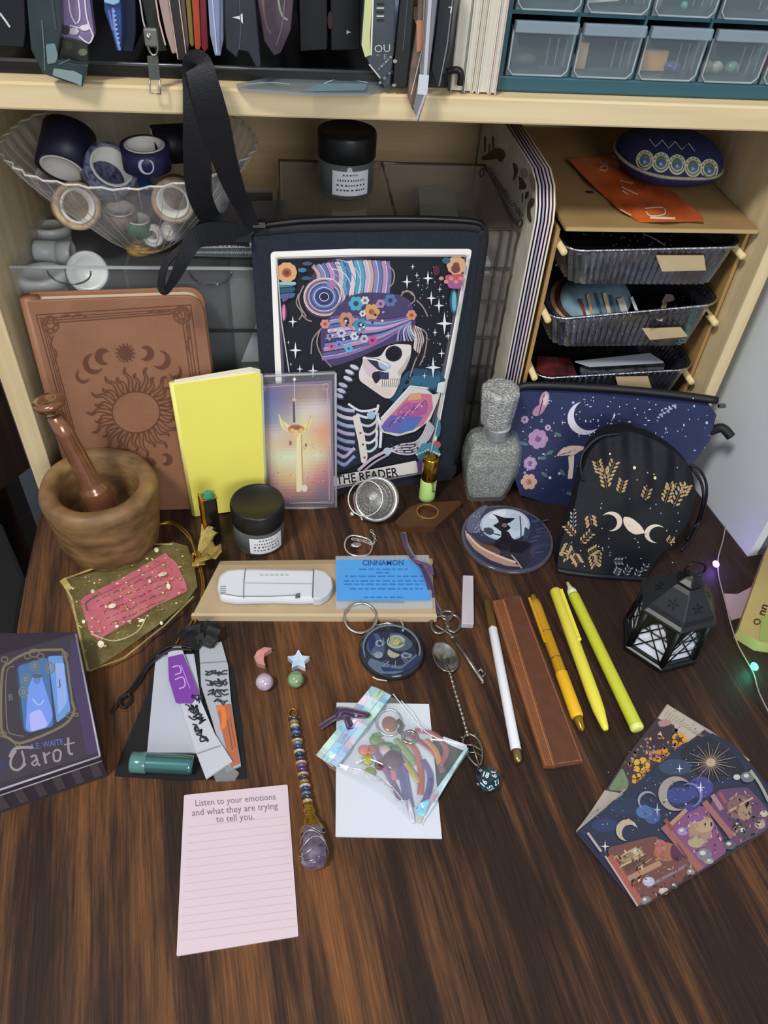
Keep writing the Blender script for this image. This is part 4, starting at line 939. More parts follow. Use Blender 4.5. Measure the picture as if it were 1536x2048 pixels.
# ---- blue cinnamon card
cc_ = thing('info_card', 'bright blue card headed CINNAMON with a purple ribbon on the tan box lid', 'card', D(768, 1165, kz))
Sc = DK(kz+.0018)
slab('clear_bag', cc_, M('#d8e4ee', .12, alpha=.3), [(671, 1112), (858, 1110), (866, 1215), (672, 1216)], DK(kz+.0022), .0021, r=3)
slab('card', cc_, M('#4f9be0', .55), [(672, 1120), (824, 1119), (845, 1134), (856, 1156), (862, 1200), (673, 1201)], DK(kz+.0024), .0004)
a = Art(DK(kz+.0024), .0003)
a.text('CINNAMON', 766, 1131, 15, '#23508c', w=.01)
for y_, s0, s1 in ((1139, 718, 816), (1146, 752, 778), (1153, 690, 848), (1162, 688, 855), (1169, 688, 846), (1178, 700, 845), (1195, 728, 808)):
    x = s0
    rr = random.Random(y_)
    while x < s1:
        w_ = 5+rr.random()*12; a.line([(x, y_), (min(s1, x+w_), y_)], 2.6, '#3173bd', up=False); x += w_+4
a.l += a.st; a.line([(726, 1203), (808, 1204)], 2.4, '#7394ac')
a.build('print', cc_)
pur = M('#3b2348', .45, sheen=.4)
def strip(name, parent, pts, w, mat, th=.0006, k=8):
    """ribbon lying near the desk: pts (px,py,z), w metres"""
    P = catmull([D(*p) for p in pts], k); N = len(P)
    def fn(u, v):
        i = min(N-1, int(round(u*(N-1)))); t = (P[min(i+1, N-1)]-P[max(i-1, 0)]).normalized(); s = t.cross(Vector((0, .25, 1))).normalized()
        ww = w(i/(N-1)) if callable(w) else w; return P[i]+s*(v-.5)*ww
    return MB().grid(fn, N-1, 1, t=th).build(name, mat, parent)
strip('ribbon', cc_, [(806, 1066, .001), (812, 1090, .003), (826, 1116, .011), (845, 1135, .012), (858, 1165, .010), (866, 1200, .005), (880, 1228, .002)], .0055, pur)
strip('ribbon', cc_, [(826, 1118, .0125), (838, 1124, .014), (856, 1130, .0125), (862, 1150, .011)], .005, M('#5a3a6e', .4, sheen=.4))
# ---- keychain
kc = D(782, 1308); kc.z = 0
kt = thing('keychain', 'round dark resin moth keychain with a steel ring below the blue card', 'keychain', kc)
rk = (D(848, 1305)-D(718, 1305)).length/2
MB().lathe([(0, 0), (rk-.001, 0), (rk, .002), (rk, .005), (rk-.0015, .0068), (rk-.004, .0075), (0, .0075)], kc, n=56).build('resin_disc', M('#1d232c', .18, coat=.7), kt)
a = Art(DK(.0075), .0003, z=(620, 1180, 3.84))
rs = random.Random(11)
def ring_w(r, w, col):
    zs = a.z; a.z = None; k2 = Vector((kc.x, kc.y, .0075)); a.line([w2p(k2+Vector((r*math.cos(t), r*math.sin(t), 0))) for t in [2*PI*i/40 for i in range(41)]], w, col); a.z = zs
ring_w(rk*.86, 3.4, '#6b7a8a')
a.poly([(430, 420), (480, 340), (560, 315), (700, 330), (780, 390), (820, 470), (830, 560), (760, 620), (660, 650), (560, 650), (470, 610), (420, 530)], '#2c3444', r=12)
for q, c in (([(425, 440), (470, 345), (520, 330), (580, 440), (560, 520), (480, 520)], '#4a5670'), ([(600, 330), (720, 340), (800, 420), (740, 470), (640, 470)], '#515c68'), ([(560, 560), (700, 590), (830, 480), (790, 590), (660, 650), (520, 640), (440, 570), (460, 520)], '#5c6b80')):
    a.poly(q, c, r=10)
a.poly([(450, 360), (490, 340), (510, 400), (470, 480), (450, 440)], '#2b3560', r=6); a.poly([(540, 590), (700, 610), (830, 500), (860, 520), (740, 620), (560, 630)], '#2d3a66', r=5)
a.ell(535, 410, 34, 26, '#8b97a4'); a.ell(535, 412, 18, 14, '#3c4660'); a.ell(525, 500, 34, 26, '#8b97a4'); a.ell(740, 505, 44, 22, '#7d8896'); a.ell(740, 505, 22, 11, '#36405a')
a.ell(660, 400, 72, 52, '#9aa3a6'); a.ell(660, 400, 50, 36, '#8f9166'); a.ell(655, 402, 30, 24, '#b0ad6a')
a.poly([(600, 450), (640, 480), (700, 500), (640, 530), (590, 500)], '#a59f8c', r=6)
for i in range(26): t = rs.random()*6.28; a.line([(625+90*math.cos(t), 480+70*math.sin(t)), (625+150*math.cos(t+.2), 480+120*math.sin(t+.2))], 5, rs.choice(['#8a95a6', '#1f2534', '#66738a']))
a.line([(480, 670), (520, 690), (590, 700)], 9, '#cfd3c8', k=3)
a.build('moth_inlay', kt, .25, .6)
MB().tube([D(721+32*math.cos(t), 1236+30*math.sin(t), .003+.006*(1-math.sin(t))/2) for t in [2*PI*i/36 for i in range(36)]], .0012, 8, closed=True).build('split_ring', M('#c9c5b8', .25, metal=1), kt)
MB().tube([D(750, 1252, .003), D(775, 1246, .0045), D(795, 1252, .006)], .0008, 6).build('link', steel, kt)
MB().tube([D(800, 1240, .002), D(806, 1250, .004), D(806, 1262, .008)], .0008, 6, smooth_pts=3).build('loop', steel, kt)
# ---- key
pewter = M('#8c867c', .35, metal=.9, noise_=.3, ns=300)
ky = thing('ornate_key', 'ornate silver skeleton key charm with scrolled bow right of the round keychain', 'key', D(915, 1300))
m_ = MB()
m_.tube([D(x, y_, .002) for x, y_ in ((906, 1278), (930, 1310), (966, 1364))], .0017, 8)
m_.build('shaft', pewter, ky)
m_ = MB()
for ring_pts in ([(862, 1250), (868, 1236), (888, 1232), (896, 1244), (890, 1262), (872, 1266)], [(892, 1240), (905, 1230), (918, 1238), (919, 1254), (908, 1264), (896, 1258)], [(882, 1228), (892, 1222), (904, 1226), (900, 1238), (888, 1238)]):
    m_.tube([D(x, y_, .002) for x, y_ in ring_pts], .0014, 6, closed=True, smooth_pts=4)
m_.tube([D(870, 1250, .002), D(890, 1262, .002), D(908, 1275, .002)], .001, 6, smooth_pts=4)
m_.ball(D(896, 1252, .0022), (.0022, .0022, .0015)); m_.ball(D(905, 1275, .0022), (.0022, .0018, .0018)); m_.ball(D(885, 1232, .0022), .0013)
m_.build('bow', pewter, ky)
m_ = MB(); m_.tube([D(953, 1346, .002), D(962, 1338, .002), D(966, 1345, .002)], .0011, 6); m_.tube([D(960, 1357, .002), D(970, 1349, .002), D(969, 1342, .002)], .0011, 6); m_.ball(D(965, 1365, .002), .0014)
m_.build('bit', pewter, ky)
# ---- tea spoon with leaf handle
sp = thing('spoon', 'small antique silver spoon with a leaf shaped handle end beside the key', 'spoon', D(920, 1400))
sc_ = D(890, 1315, .003)
dirS = (D(900, 1350)-D(876, 1290)).normalized(); sd = dirS.cross(Vector((0, 0, 1)))
def bowlf(u, v):
    r = u; t = 2*PI*v; return sc_+dirS*(r*.0150*math.cos(t))+sd*(r*.0100*math.sin(t))+Vector((0, 0, -.002+.0035*r*r))
m_ = MB(); m_.grid(bowlf, 8, 28, t=.0006); m_.build('bowl', M('#a8a398', .22, metal=1, noise_=.4, ns=200), sp)
chn = [D(x, y_, .0025) for x, y_ in ((900, 1348), (912, 1390), (924, 1430), (935, 1470))]
m_ = MB(); P = catmull(chn, 14)
for i, p in enumerate(P): m_.ball(p, .00125 if i % 3 else .0017, 8, 6)
m_.tube(chn, .0011, 6); m_.build('twisted_stem', pewter, sp)
m_ = MB()
m_.tube([D(x, y_, .0022) for x, y_ in ((934, 1468), (926, 1480), (930, 1500), (942, 1520), (958, 1532), (964, 1515), (963, 1495), (955, 1478), (944, 1470))], .0009, 6, closed=True, smooth_pts=4)
for q in ([(940, 1475), (958, 1530)], [(930, 1490), (945, 1490), (962, 1500)], [(934, 1505), (950, 1505), (963, 1512)], [(928, 1478), (920, 1472)], [(948, 1472), (954, 1466)]): m_.tube([D(x, y_, .0022) for x, y_ in q], .0007, 5)
m_.tube([D(958, 1530, .0025), D(956, 1540, .004)], .0008, 5)
m_.build('leaf_handle', pewter, sp)
# ---- twenty sided die
dc_ = D(972, 1570); rd = .0098
die = thing('die', 'dark teal twenty sided die with white numbers below the leaf spoon', 'die', dc_)
bm = bmesh.new(); bmesh.ops.create_icosphere(bm, subdivisions=1, radius=rd)
mt = Matrix.Rotation(.6, 4, 'X') @ Matrix.Rotation(.35, 4, 'Z'); bmesh.ops.transform(bm, matrix=mt, verts=bm.verts)
zmin = min(v.co.z for v in bm.verts); ce = Vector((dc_.x, dc_.y, -zmin)); bm.verts.index_update()
m_ = MB(); m_.add([v.co+ce for v in bm.verts], [tuple(v.index for v in f.verts) for f in bm.faces]); m_.build('polyhedron', M('#123a45', .15, coat=.8, noise_=.5, ns=120, col2='#0d1a2a'), die, bev=.0003)
nm_ = MB(); nums = iter(['20', '7', '1', '13', '4', '8', '14', '6', '11', '2', '9', '17', '3', '5', '10', '12', '15', '16', '18', '19'])
for f in bm.faces:
    c = f.calc_center_median(); n = f.normal
    cu = bpy.data.curves.new('t', 'FONT'); cu.body = next(nums); cu.align_x = 'CENTER'; cu.align_y = 'CENTER'; cu.size = .0052; cu.resolution_u = 2; cu.offset = .00012
    ob = bpy.data.objects.new('t', cu); COL.objects.link(ob); bpy.context.view_layer.update(); me = bpy.data.meshes.new_from_object(ob.evaluated_get(bpy.context.evaluated_depsgraph_get()))
    up = (f.verts[0].co-c).normalized(); rt = up.cross(n)
    nm_.add([ce+c+n*.00015+rt*v.co.x+up*v.co.y for v in me.vertices], [tuple(p.vertices) for p in me.polygons]); bpy.data.objects.remove(ob); bpy.data.meshes.remove(me)
nm_.build('numbers', M('#d8e6ea', .4), die); bm.free()
# ---- clear crystal stick
cy = thing('crystal_stick', 'short clear white crystal bar right of the tan box lid', 'crystal', D(935, 1200))
lump('bar', cy, M('#c4bcc4', .12, noise_=.12, ns=80, stretch=(1, .15, 1), coat=1, alpha=.9), [(926, 1150), (947, 1151), (948, 1248), (923, 1247)], 0, .006, 2, .0012)
# ---- pens
def penaxis(p0, p1, r): return D(*p0, r), D(*p1, r)
def cylpart(name, parent, A_, d, prof, mat, n=20, smooth=True): return MB().lathe(prof, A_, d, n, smooth).build(name, mat, parent)
def pen_thing(name, label, p0, p1, r):
    A_, B_ = penaxis(p0, p1, r); t = thing(name, label, 'pen', Vector(((A_.x+B_.x)/2, (A_.y+B_.y)/2, 0))); return t, A_, (B_-A_).normalized(), (B_-A_).length
gold = M('#b08d4f', .3, metal=.9); r = .0037
t, A_, d, L_ = pen_thing('pen', 'slim white pen with dull gold cap and tip left of the leather sleeve', (975, 1202), (1037, 1526), r)
cylpart('cap', t, A_, d, [(0, 0), (r*.9, 0), (r, .001), (r, L_*.19), (r*.9, L_*.2)], M('#7d6336', .35, metal=.7), 24)
cylpart('barrel', t, A_, d, [(r*.92, L_*.195), (r*.98, L_*.2), (r*1.02, L_*.93), (r*.9, L_*.935)], M('#e2e4ea', .25, coat=.4), 24)
cylpart('tip', t, A_, d, [(r*.9, L_*.93), (r*.95, L_*.935), (r*.85, L_*.985), (r*.5, L_), (0, L_)], M('#9c8458', .3, metal=.9), 24)
r = .0043
t, A_, d, L_ = pen_thing('ballpoint_pen', 'translucent amber click pen with yellow rubber grip right of the leather sleeve', (1066, 1192), (1165, 1462), r)
amb = M('#d09a1c', .12, alpha=.75, coat=1)
cylpart('barrel', t, A_, d, [(0, 0), (r*.55, 0), (r*.6, .005), (r*.95, .006), (r, .012), (r, L_*.60), (r*1.02, L_*.61)], amb, 20)
cylpart('ink_refill', t, A_, d, [(0, .01), (r*.35, .012), (r*.35, L_*.9), (0, L_*.9)], M('#e0b040', .4), 12)
cylpart('grip', t, A_, d, [(r*1.0, L_*.60), (r*1.1, L_*.61), (r*1.1, L_*.9), (r*.95, L_*.915)], M('#e9b41e', .5), 20)
cylpart('tip', t, A_, d, [(r*.95, L_*.91), (r*.8, L_*.93), (r*.55, L_*.985), (r*.2, L_), (0, L_)], M('#a07a26', .2, metal=.6), 20)
sdv = d.cross(Vector((0, 0, 1))).normalized()
MB().box(A_+d*L_*.2+sdv*(r*1.05)+Vector((0, 0, .0015)), (.0022, L_*.36, .0018), ax=(sdv, d, Vector((0, 0, 1)))).build('clip', M('#c9961e', .15, coat=1), t, bev=.0005)
for q in (.3, .5): MB().lathe([(r*1.01, L_*q), (r*1.03, L_*q+.0005), (r*1.01, L_*q+.001)], A_, d, 20).build('band', M('#8a6a30', .3, metal=.7), t)
r = .0049
t, A_, d, L_ = pen_thing('marker', 'pale yellow pen with long clip and tapered tip, between amber pen and lime one', (1110, 1180), (1212, 1460), r)
yl = M('#e6dc4e', .35, coat=.2)
cylpart('barrel', t, A_, d, [(0, 0), (r*.8, 0), (r, .0015), (r, L_*.78), (r*.9, L_*.88), (r*.55, L_*.98), (r*.35, L_), (0, L_)], yl, 24)
MB().box(A_+d*L_*.22+sdv*(-r*.75)+Vector((0, 0, r*.75)), (.0028, L_*.40, .0016), ax=(sdv, d, Vector((0, 0, 1)))).build('clip', yl, t, bev=.0005)
MB().ball(A_+d*L_*.41-sdv*(r*.7)+Vector((0, 0, r*.8)), .0018, 10, 8).build('clip_end', yl, t)
r = .0047
t, A_, d, L_ = pen_thing('highlighter', 'lime yellow pen with pale pointed end nearest the black lantern', (1143, 1182), (1275, 1458), r)
lm = M('#c6c93a', .4, coat=.15)
cylpart('barrel', t, A_, d, [(0, .004), (r*.9, .004), (r, .006), (r*1.05, L_-.002), (r*.95, L_), (0, L_)], lm, 24)
cylpart('end_band', t, A_, d, [(r*1.06, L_-.0035), (r*1.09, L_-.003), (r*1.07, L_-.0005), (r*.9, L_+.0006), (0, L_+.0006)], M('#dfe07a', .4), 24)
cylpart('pointed_end', t, A_, d, [(0, -.010), (r*.25, -.0095), (r*.4, -.004), (r*.85, .0), (r*.9, .0045)], M('#d6d8a8', .5), 20)
# ---- leather sleeve
ls = thing('leather_pen_sleeve', 'flat brown stitched leather pen sleeve between the white pen and the amber pen', 'sleeve', D(1075, 1360))
lth = M('#5e3826', .5, noise_=.12, ns=90, bump=.3, bs=900, dist=.0003); lth2 = M('#7a4a2c', .5, noise_=.12, ns=90, bump=.3, bs=900, dist=.0003)
slab('back_panel', ls, lth, [(1000, 1195), (1042, 1191), (1168, 1525), (1110, 1534)], DK(.0022), .0021, r=2)
slab('front_strip', ls, lth2, [(983, 1202), (1010, 1197), (1112, 1532), (1088, 1532)], DK(.0036), .0035, r=2)
a = Art(DK(.0036), .0003); 
for q, c in (([(1006, 1200), (1106, 1530)], '#b07a4e'), ([(989, 1204), (1091, 1530)], '#a06a42')): a.line(q, 1.4, c)
a.build('stitching', ls)
a = Art(DK(.0022), .0003); a.line([(1040, 1196), (1163, 1522)], 1.4, '#9a6844'); a.line([(1108, 1528), (1163, 1520)], 1.4, '#9a6844'); a.build('stitching', ls)
# ---- stones
def stone(name, label, fn): return fn(name, label)
o = lump('moon_charm', None, M('#c98e86', .25, coat=.6, noise_=.15, ns=200), [(544, 1296), (528, 1294), (514, 1302), (508, 1314), (514, 1326), (531, 1331), (527, 1319), (529, 1306)], 0, .005, 2, .0012)
tag(o, 'tiny pink stone crescent moon above the purple bead', 'crystal')
stp = []
for i in range(10):
    rr = 24 if i % 2 == 0 else 12; an = -PI/2+i*PI/5; stp.append((597+rr*math.cos(an), 1319+rr*.86*math.sin(an)))
o = lump('star_charm', None, M('#a9c4e8', .15, coat=1, noise_=.15, ns=150, col2='#dfe8f4'), stp, 0, .005, 2, .0012)
tag(o, 'tiny milky blue stone star above the green bead', 'crystal')
c = D(529, 1364, .0066)
o = MB().ball(c, .0066, 24, 16).build('bead', M('#9d87a0', .15, coat=1, noise_=.35, ns=160, col2='#cdbfd0'), None); tag(o, 'round polished purple stone bead below the pink moon', 'crystal')
c = D(591, 1359, .0062)
o = MB().ball(c, .0062, 24, 16).build('bead', M('#4f7a4c', .15, coat=1, noise_=.4, ns=200, col2='#8fae84'), None); tag(o, 'round polished mottled green stone bead below the blue star', 'crystal')
# ---- beaded wand
wa = thing('beaded_pendant', 'long beaded pendant wand with gold cap and wire wrapped purple crystal drop', 'ornament', D(612, 1580))
A_ = D(586, 1432, .004); B_ = D(617, 1612, .005); d = (B_-A_).normalized(); L_ = (B_-A_).length
MB().tube([D(585, 1426, .003)+Vector((math.cos(t)*.003, math.sin(t)*.0035, 0)) for t in [2*PI*i/16 for i in range(16)]], .0007, 6, closed=True).build('gold_loop', gold, wa)
pc = ['#1e2a48', '#8a6c3c', '#a8a098', '#1c2a50', '#4a5c84', '#14182a', '#a8906a', '#5a6a86', '#27365a', '#b0a694', '#202a40', '#3c2a54', '#a8906a', '#5a3a78', '#4a2f60', '#b08a5a']
k = 0; z_ = .003; 
while z_ < L_-.001:
    h = .0032 if k % 3 else .0022
    MB().ball(A_+d*z_, (.0034 if k % 3 else .0040, h*.62, .0034 if k % 3 else .0040), 12, 8, ax=(sdv, d, Vector((0, 0, 1)))).build('bead', M(pc[k % 16], .15, coat=1), wa); z_ += h; k += 1
cylpart('gold_cap', wa, B_-d*.002, d, [(.002, 0), (.0038, .001), (.003, .003), (.0042, .006), (.0036, .009), (.0058, .014), (.0075, .0185), (.0078, .0195), (0, .0195)], M('#c79a42', .25, metal=1, bump=.6, bs=600), 20)
am = B_+d*.0165; am.z = .0085; E_ = D(629, 1737, .0085); d2 = (E_-am).normalized(); L2 = (E_-am).length
cylpart('crystal_drop', wa, am, d2, [(0, 0), (.0064, .0005), (.0074, L2*.3), (.0084, L2*.6), (.0082, L2*.82), (.0062, L2*.95), (.003, L2), (0, L2)], M('#463650', .15, coat=1, noise_=.6, ns=200, col2='#7c7088', bump=.8, bs=300, dist=.001), 9, False)
m_ = MB()
for i in range(5):
    zc = L2*(.12+i*.17); m_.tube([am+d2*(zc+.003*math.sin(t*2+i))+(sdv*math.cos(t)+d2.cross(sdv)*math.sin(t))*(.0078+.0004*i*(i<4)) for t in [2*PI*j/20 for j in range(20)]], .0004, 5, closed=True)
m_.build('wire_wrap', M('#b3a99c', .3, metal=1), wa)
# ---- pink notepad
npd = thing('notepad', 'pale pink lined notepad sheet at the front with a note about listening to your emotions', 'paper', D(475, 1740))
slab('sheet', npd, M('#d4c0c8', .75), [(368, 1590), (575, 1569), (597, 1872), (353, 1912)], DK(.0012), .0011, r=3)
a = Art(DK(.0012), .0002)
rt_ = (1, -.085)
a.text('Listen to your emotions', 471, 1606, 18, '#7b7480', right=rt_, sx=.92); a.text('and what they are trying', 470, 1625, 19, '#7b7480', right=rt_, sx=.92); a.text('to tell you.', 471, 1642, 19, '#7b7480', right=rt_, sx=.92)
for i in range(15):
    y_ = 1655+i*16.2; sx_ = 20-i*.9; a.line([(376-i*1.0, y_), (572+i*1.5, y_-22-i*.5)], .8, '#c4b0b8')
a.build('print', npd)
# ---- white card
o = slab('white_card', None, M('#d3d8e2', .55), [(673, 1405), (858, 1408), (884, 1677), (671, 1673)], DK(.0012), .0011, r=1); tag(o, 'blank white card lying under the shiny zip bag', 'paper')
# ---- tarot box in shrink wrap
tb = thing('tarot_box', 'dark purple boxed card deck lettered Tarot in clear wrap at the left edge', 'box', D(90, 1560))
TH = .028
DT = DK(TH)
tq = [(-60, 1290), (155, 1270), (196, 1505), (-60, 1585)]
wc = [Vector(DT.hit(*p)) for p in [(152, 1268), (200, 1512)]]
e1 = (wc[0]-wc[1]).normalized(); e2 = Vector((-e1.y, e1.x, 0)); e2 = e2 if e2.x < 0 else -e2
Wt = .072; Lt = (wc[0]-wc[1]).length
tc_ = [wc[1], wc[0], wc[0]+e2*Wt, wc[1]+e2*Wt]
MB().prism(tc_, (0, 0, -TH)).build('carton', M('#2c2430', .4, noise_=.15, ns=40, spec=.3), tb, bev=.0008)
ins = [p+((sum(tc_, Vector())/4)-p)*-.012 for p in tc_]
MB().prism([p+Vector((0, 0, .0007)) for p in ins], (0, 0, -TH-.0003)).build('clear_wrap', M('#d5d5de', .15, alpha=.03), tb, bev=.001)
a = Art(DT, .0004, z=(0, 1040, 3.072))
a.poly([(-60, 700), (470, 690), (610, 1440), (-60, 1640)], '#2e2430')
a.poly([(440, 730), (480, 740), (600, 1430), (540, 1450), (420, 900)], '#3a2a52', r=8); a.poly([(-60, 1440), (60, 1500), (-60, 1620)], '#2a2450')
G_ = '#75664f'
a.line([(60, 880), (15, 940), (10, 1280), (60, 1345), (140, 1370), (380, 1270), (455, 1180), (440, 1100), (400, 830), (340, 800), (200, 810), (100, 850), (60, 880)], 16, G_, k=4)
a.line([(90, 900), (40, 950), (45, 1270), (90, 1320), (150, 1330)], 6, G_, k=4)
a.poly([(105, 890), (300, 840), (385, 835), (405, 870), (440, 1130), (430, 1200), (350, 1250), (180, 1310), (145, 1300), (125, 1200), (100, 960)], '#2c3a52', r=10)
a.poly([(110, 900), (295, 845), (330, 1270), (180, 1310), (150, 1290)], '#3e6aa0', r=8)
a.poly([(295, 838), (385, 835), (435, 1180), (350, 1250), (330, 1100)], '#5f8fce', r=6); a.poly([(340, 880), (395, 880), (415, 1120), (360, 1200)], '#89a4e0', r=5)
a.poly([(170, 1040), (210, 950), (250, 940), (280, 1040), (330, 1200), (300, 1270), (190, 1305), (160, 1290)], '#6c8fe0', r=10); a.poly([(180, 1190), (250, 1160), (300, 1270), (190, 1305)], '#a7acea', r=8)
a.ell(228, 985, 22, 26, '#5a78b8'); a.ell(230, 960, 34, 14, '#4c5a66'); a.line([(200, 1100), (240, 1140), (270, 1110)], 8, '#9fb8ee', k=3)
for (x, y) in ((160, 980), (215, 900), (310, 910), (145, 1060)): a.ring(x, y, 26, 30, 9, '#6f7258'); a.ring(x, y, 10, 12, 6, '#85866a')
for (x, y, r_) in ((210, 820, 30), (170, 840, 20), (250, 840, 20), (400, 830, 18), (30, 860, 20), (20, 1320, 20), (110, 1380, 16), (430, 1200, 22), (470, 1200, 12)): a.ring(x, y, r_, r_*.8, 7, G_)
a.text('B', 68, 1110, 55, '#6f6c7c', right=(1, -.1)); a.text('J', 370, 1020, 55, '#24365e', right=(1, -.1))
a.text('A.E. WAITE', 290, 1398, 52, '#5560a8', right=(1, -.17), sx=.8, w=.01)
# blackletter style word
def gl(pts, w): a.line(pts, w, '#8e8588', k=3)
gl([(60, 1460), (90, 1410), (150, 1400), (205, 1400)], 18); gl([(100, 1420), (70, 1470), (70, 1520), (110, 1540), (160, 1500)], 15); gl([(135, 1420), (150, 1480), (140, 1520)], 13)
gl([(190, 1460), (220, 1450), (235, 1500), (250, 1510)], 13); gl([(195, 1500), (225, 1470)], 11); gl([(195, 1500), (215, 1512), (235, 1490)], 10)
gl([(270, 1430), (285, 1500)], 15); gl([(280, 1450), (310, 1430)], 11)
gl([(330, 1430), (335, 1480), (365, 1480), (375, 1430), (350, 1415), (330, 1432)], 13)
gl([(420, 1340), (425, 1430), (450, 1440)], 15); gl([(395, 1385), (460, 1370)], 9)
a.build('printed_cover', tb, .45, .1)
# lower front face band
fr_ = MB(); p0, p1 = wc[1], wc[1]+e2*Wt; nf = Vector((e1.x, e1.y, 0))*-.0012
for i in range(6):
    u0, u1 = .04+i*.16, .04+i*.16+.07; q0_2 = p0+(p1-p0)*u0; q1_2 = p0+(p1-p0)*u1
    fr_.add([q0_2+nf+Vector((0, 0, -.004)), q1_2+nf+Vector((0, 0, -.004)), q1_2+nf+Vector((0, 0, -.022)), q0_2+nf+Vector((0, 0, -.022))], [(0, 1, 2, 3)])
fr_.build('wrap_folds', M('#6c6468', .25, alpha=.4), tb)
for q in ((wc[1], wc[1]+e2*Wt), (wc[0], wc[1])): MB().tube([q[0]+nf*.5+Vector((0, 0, .0008)), q[1]+nf*.5+Vector((0, 0, .0008))], .0007, 6).build('wrap_seam', M('#b9b5c2', .15, alpha=.7), tb)
MB().tube([wc[1]+nf+Vector((0, 0, -.0045)), wc[1]+nf+e2*Wt+Vector((0, 0, -.0045))], .0005, 6).build('wrap_seam', M('#a39eaa', .15, alpha=.7), tb)
# ---- organza bag with pink card
def orgz(x, y):
    return .0065+.0016*math.sin(x*260+y*130)+.001*math.sin(x*90-y*310)
SO = Srf('z', orgz)
og = thing('organza_bag', 'sheer gold flecked organza pouch tied with gold cord in front of the mortar', 'bag', D(270, 1200))
oq = [(125, 1162), (200, 1140), (300, 1099), (345, 1084), (375, 1092), (388, 1130), (395, 1172), (372, 1205), (330, 1240), (240, 1305), (178, 1345), (160, 1270)]
def orgm(al, h='#a89a62'): return M(h, .35, alpha=al, noise_=.25, ns=500, metal=.2, bump=.6, bs=900)
puff('front_layer', og, orgm(.16), oq, SO, (0, 0, -.0004), 20)
puff('back_layer', og, orgm(.45, '#7d7348'), oq, DK(.001), (0, 0, -.0004), 60)
a = Art(SO, .0004, z=(0, 1040, 3.072))
a.line([(385, 370), (440, 480), (540, 930)], 14, '#a99a5e'); a.line([(385, 370), (650, 270), (940, 150), (1060, 150)], 10, '#a99a5e'); a.line([(545, 930), (760, 850), (1010, 650), (1190, 470)], 10, '#8f834e'); a.line([(385, 365), (430, 430)], 40, '#ab9b58')
rs = random.Random(9)
for i in range(150):
    u, v = rs.random(), rs.random(); x = 400+u*740+v*60*(1-u); y_ = 390-u*230+v*(520-u*190)
    c = rs.choice(['#d7c069', '#b59c4b', '#f0e2a0', '#8c7a40']); r_ = 3+rs.random()*6
    if not inside(a.tr((x, y_)), oq): continue
    a.ell(x, y_, r_, r_*.7, c, n=6, up=False)
a.l += a.st
for q in ((690, 530, 26, 14), (1000, 335, 30, 12), (960, 185, 14, 16), (720, 655, 12, 10), (620, 765, 20, 24), (570, 440, 14, 14), (1035, 410, 12, 20), (515, 625, 10, 12), (795, 625, 14, 8), (870, 620, 20, 10), (920, 378, 9, 12), (990, 635, 10, 12)): a.ell(*q, '#f2e6cc', -.3, n=8)
a.line([(560, 700), (700, 745), (840, 690), (900, 600)], 7, '#bcb48e', k=4)
a.build('gold_flecks', og, .3)
def tuft(x, y, r, parent, seed=2):
    rs2 = random.Random(seed); mb = MB(); c = D(x, y, .006)
    for i in range(16):
        an = -1.5+rs2.random()*2.7; L_ = r*(.6+rs2.random()*.5); dv_ = Vector((math.cos(an), math.sin(an), .25+rs2.random()*.7)).normalized()
        sd2 = dv_.cross(Vector((0, 0, 1))).normalized(); p0 = c; w_ = r*.35
        mb.grid(lambda u, v: p0+dv_*(u*L_)+sd2*((v-.5)*w_*(.3+u))+Vector((0, 0, .0025*math.sin(u*9+i)*u)), 6, 3)
    return mb.build('gathered_top', orgm(.6, '#bda65c'), parent)
tuft(396, 1112, .024, og)
gc = M('#b8923c', .3, metal=.8)
MB().tube([D(392+7*math.cos(t), 1118+14*math.sin(t), .007+.003*math.cos(t)) for t in [2*PI*i/14 for i in range(14)]], .0018, 6, closed=True).build('tied_cord', gc, og)
for q in ([(392, 1112, .008), (380, 1080, .012), (345, 1048, .008), (300, 1055, .01), (262, 1085, .012), (240, 1112, .012)], [(392, 1112, .008), (378, 1070, .01), (350, 1046, .006), (325, 1046, .006), (280, 1066, .008)], [(396, 1128, .006), (404, 1165, .003), (400, 1205, .003), (385, 1240, .002), (360, 1275, .002), (352, 1288, .003)], [(400, 1128, .006), (408, 1165, .003), (404, 1205, .003), (390, 1245, .002), (368, 1272, .002)]):
    MB().tube([D(*p) for p in q], .0007, 6, smooth_pts=6).build('cord', gc, og)
pk = thing('pink_card', 'bright pink note card inside the gold organza bag', 'card', D(265, 1190))
slab('card', pk, M('#e2608f', .6, noise_=.1, ns=60), [(160, 1202), (170, 1192), (240, 1158), (332, 1105), (336, 1112), (352, 1124), (373, 1170), (374, 1182), (305, 1215), (225, 1262), (196, 1280), (178, 1262)], DK(.0042), .0005, r=3)
a = Art(DK(.0042), .0003, z=(0, 1040, 3.072))
a.line([(500, 520), (580, 480), (800, 370), (1010, 260), (1060, 310)], 6, '#b03e6e'); 
for i in range(6):
    x0, y0 = 590+i*22, 500+i*36; L_ = 430-abs(i-2)*45
    xs_ = 0
    while xs_ < L_:
        w_ = 18+rs.random()*40; t0, t1 = xs_, min(L_, xs_+w_)
        a.line([(x0+t0, y0-t0*.46), (x0+(t0+t1)/2, y0-(t0+t1)/2*.46+rs.uniform(-9, 9)), (x0+t1, y0-t1*.46)], 7, '#8f2e58', up=False, k=3); xs_ += w_+16
a.l += a.st; a.line([(600, 460), (530, 510), (540, 560)], 10, '#5c3440', k=3)
a.build('handwriting', pk)
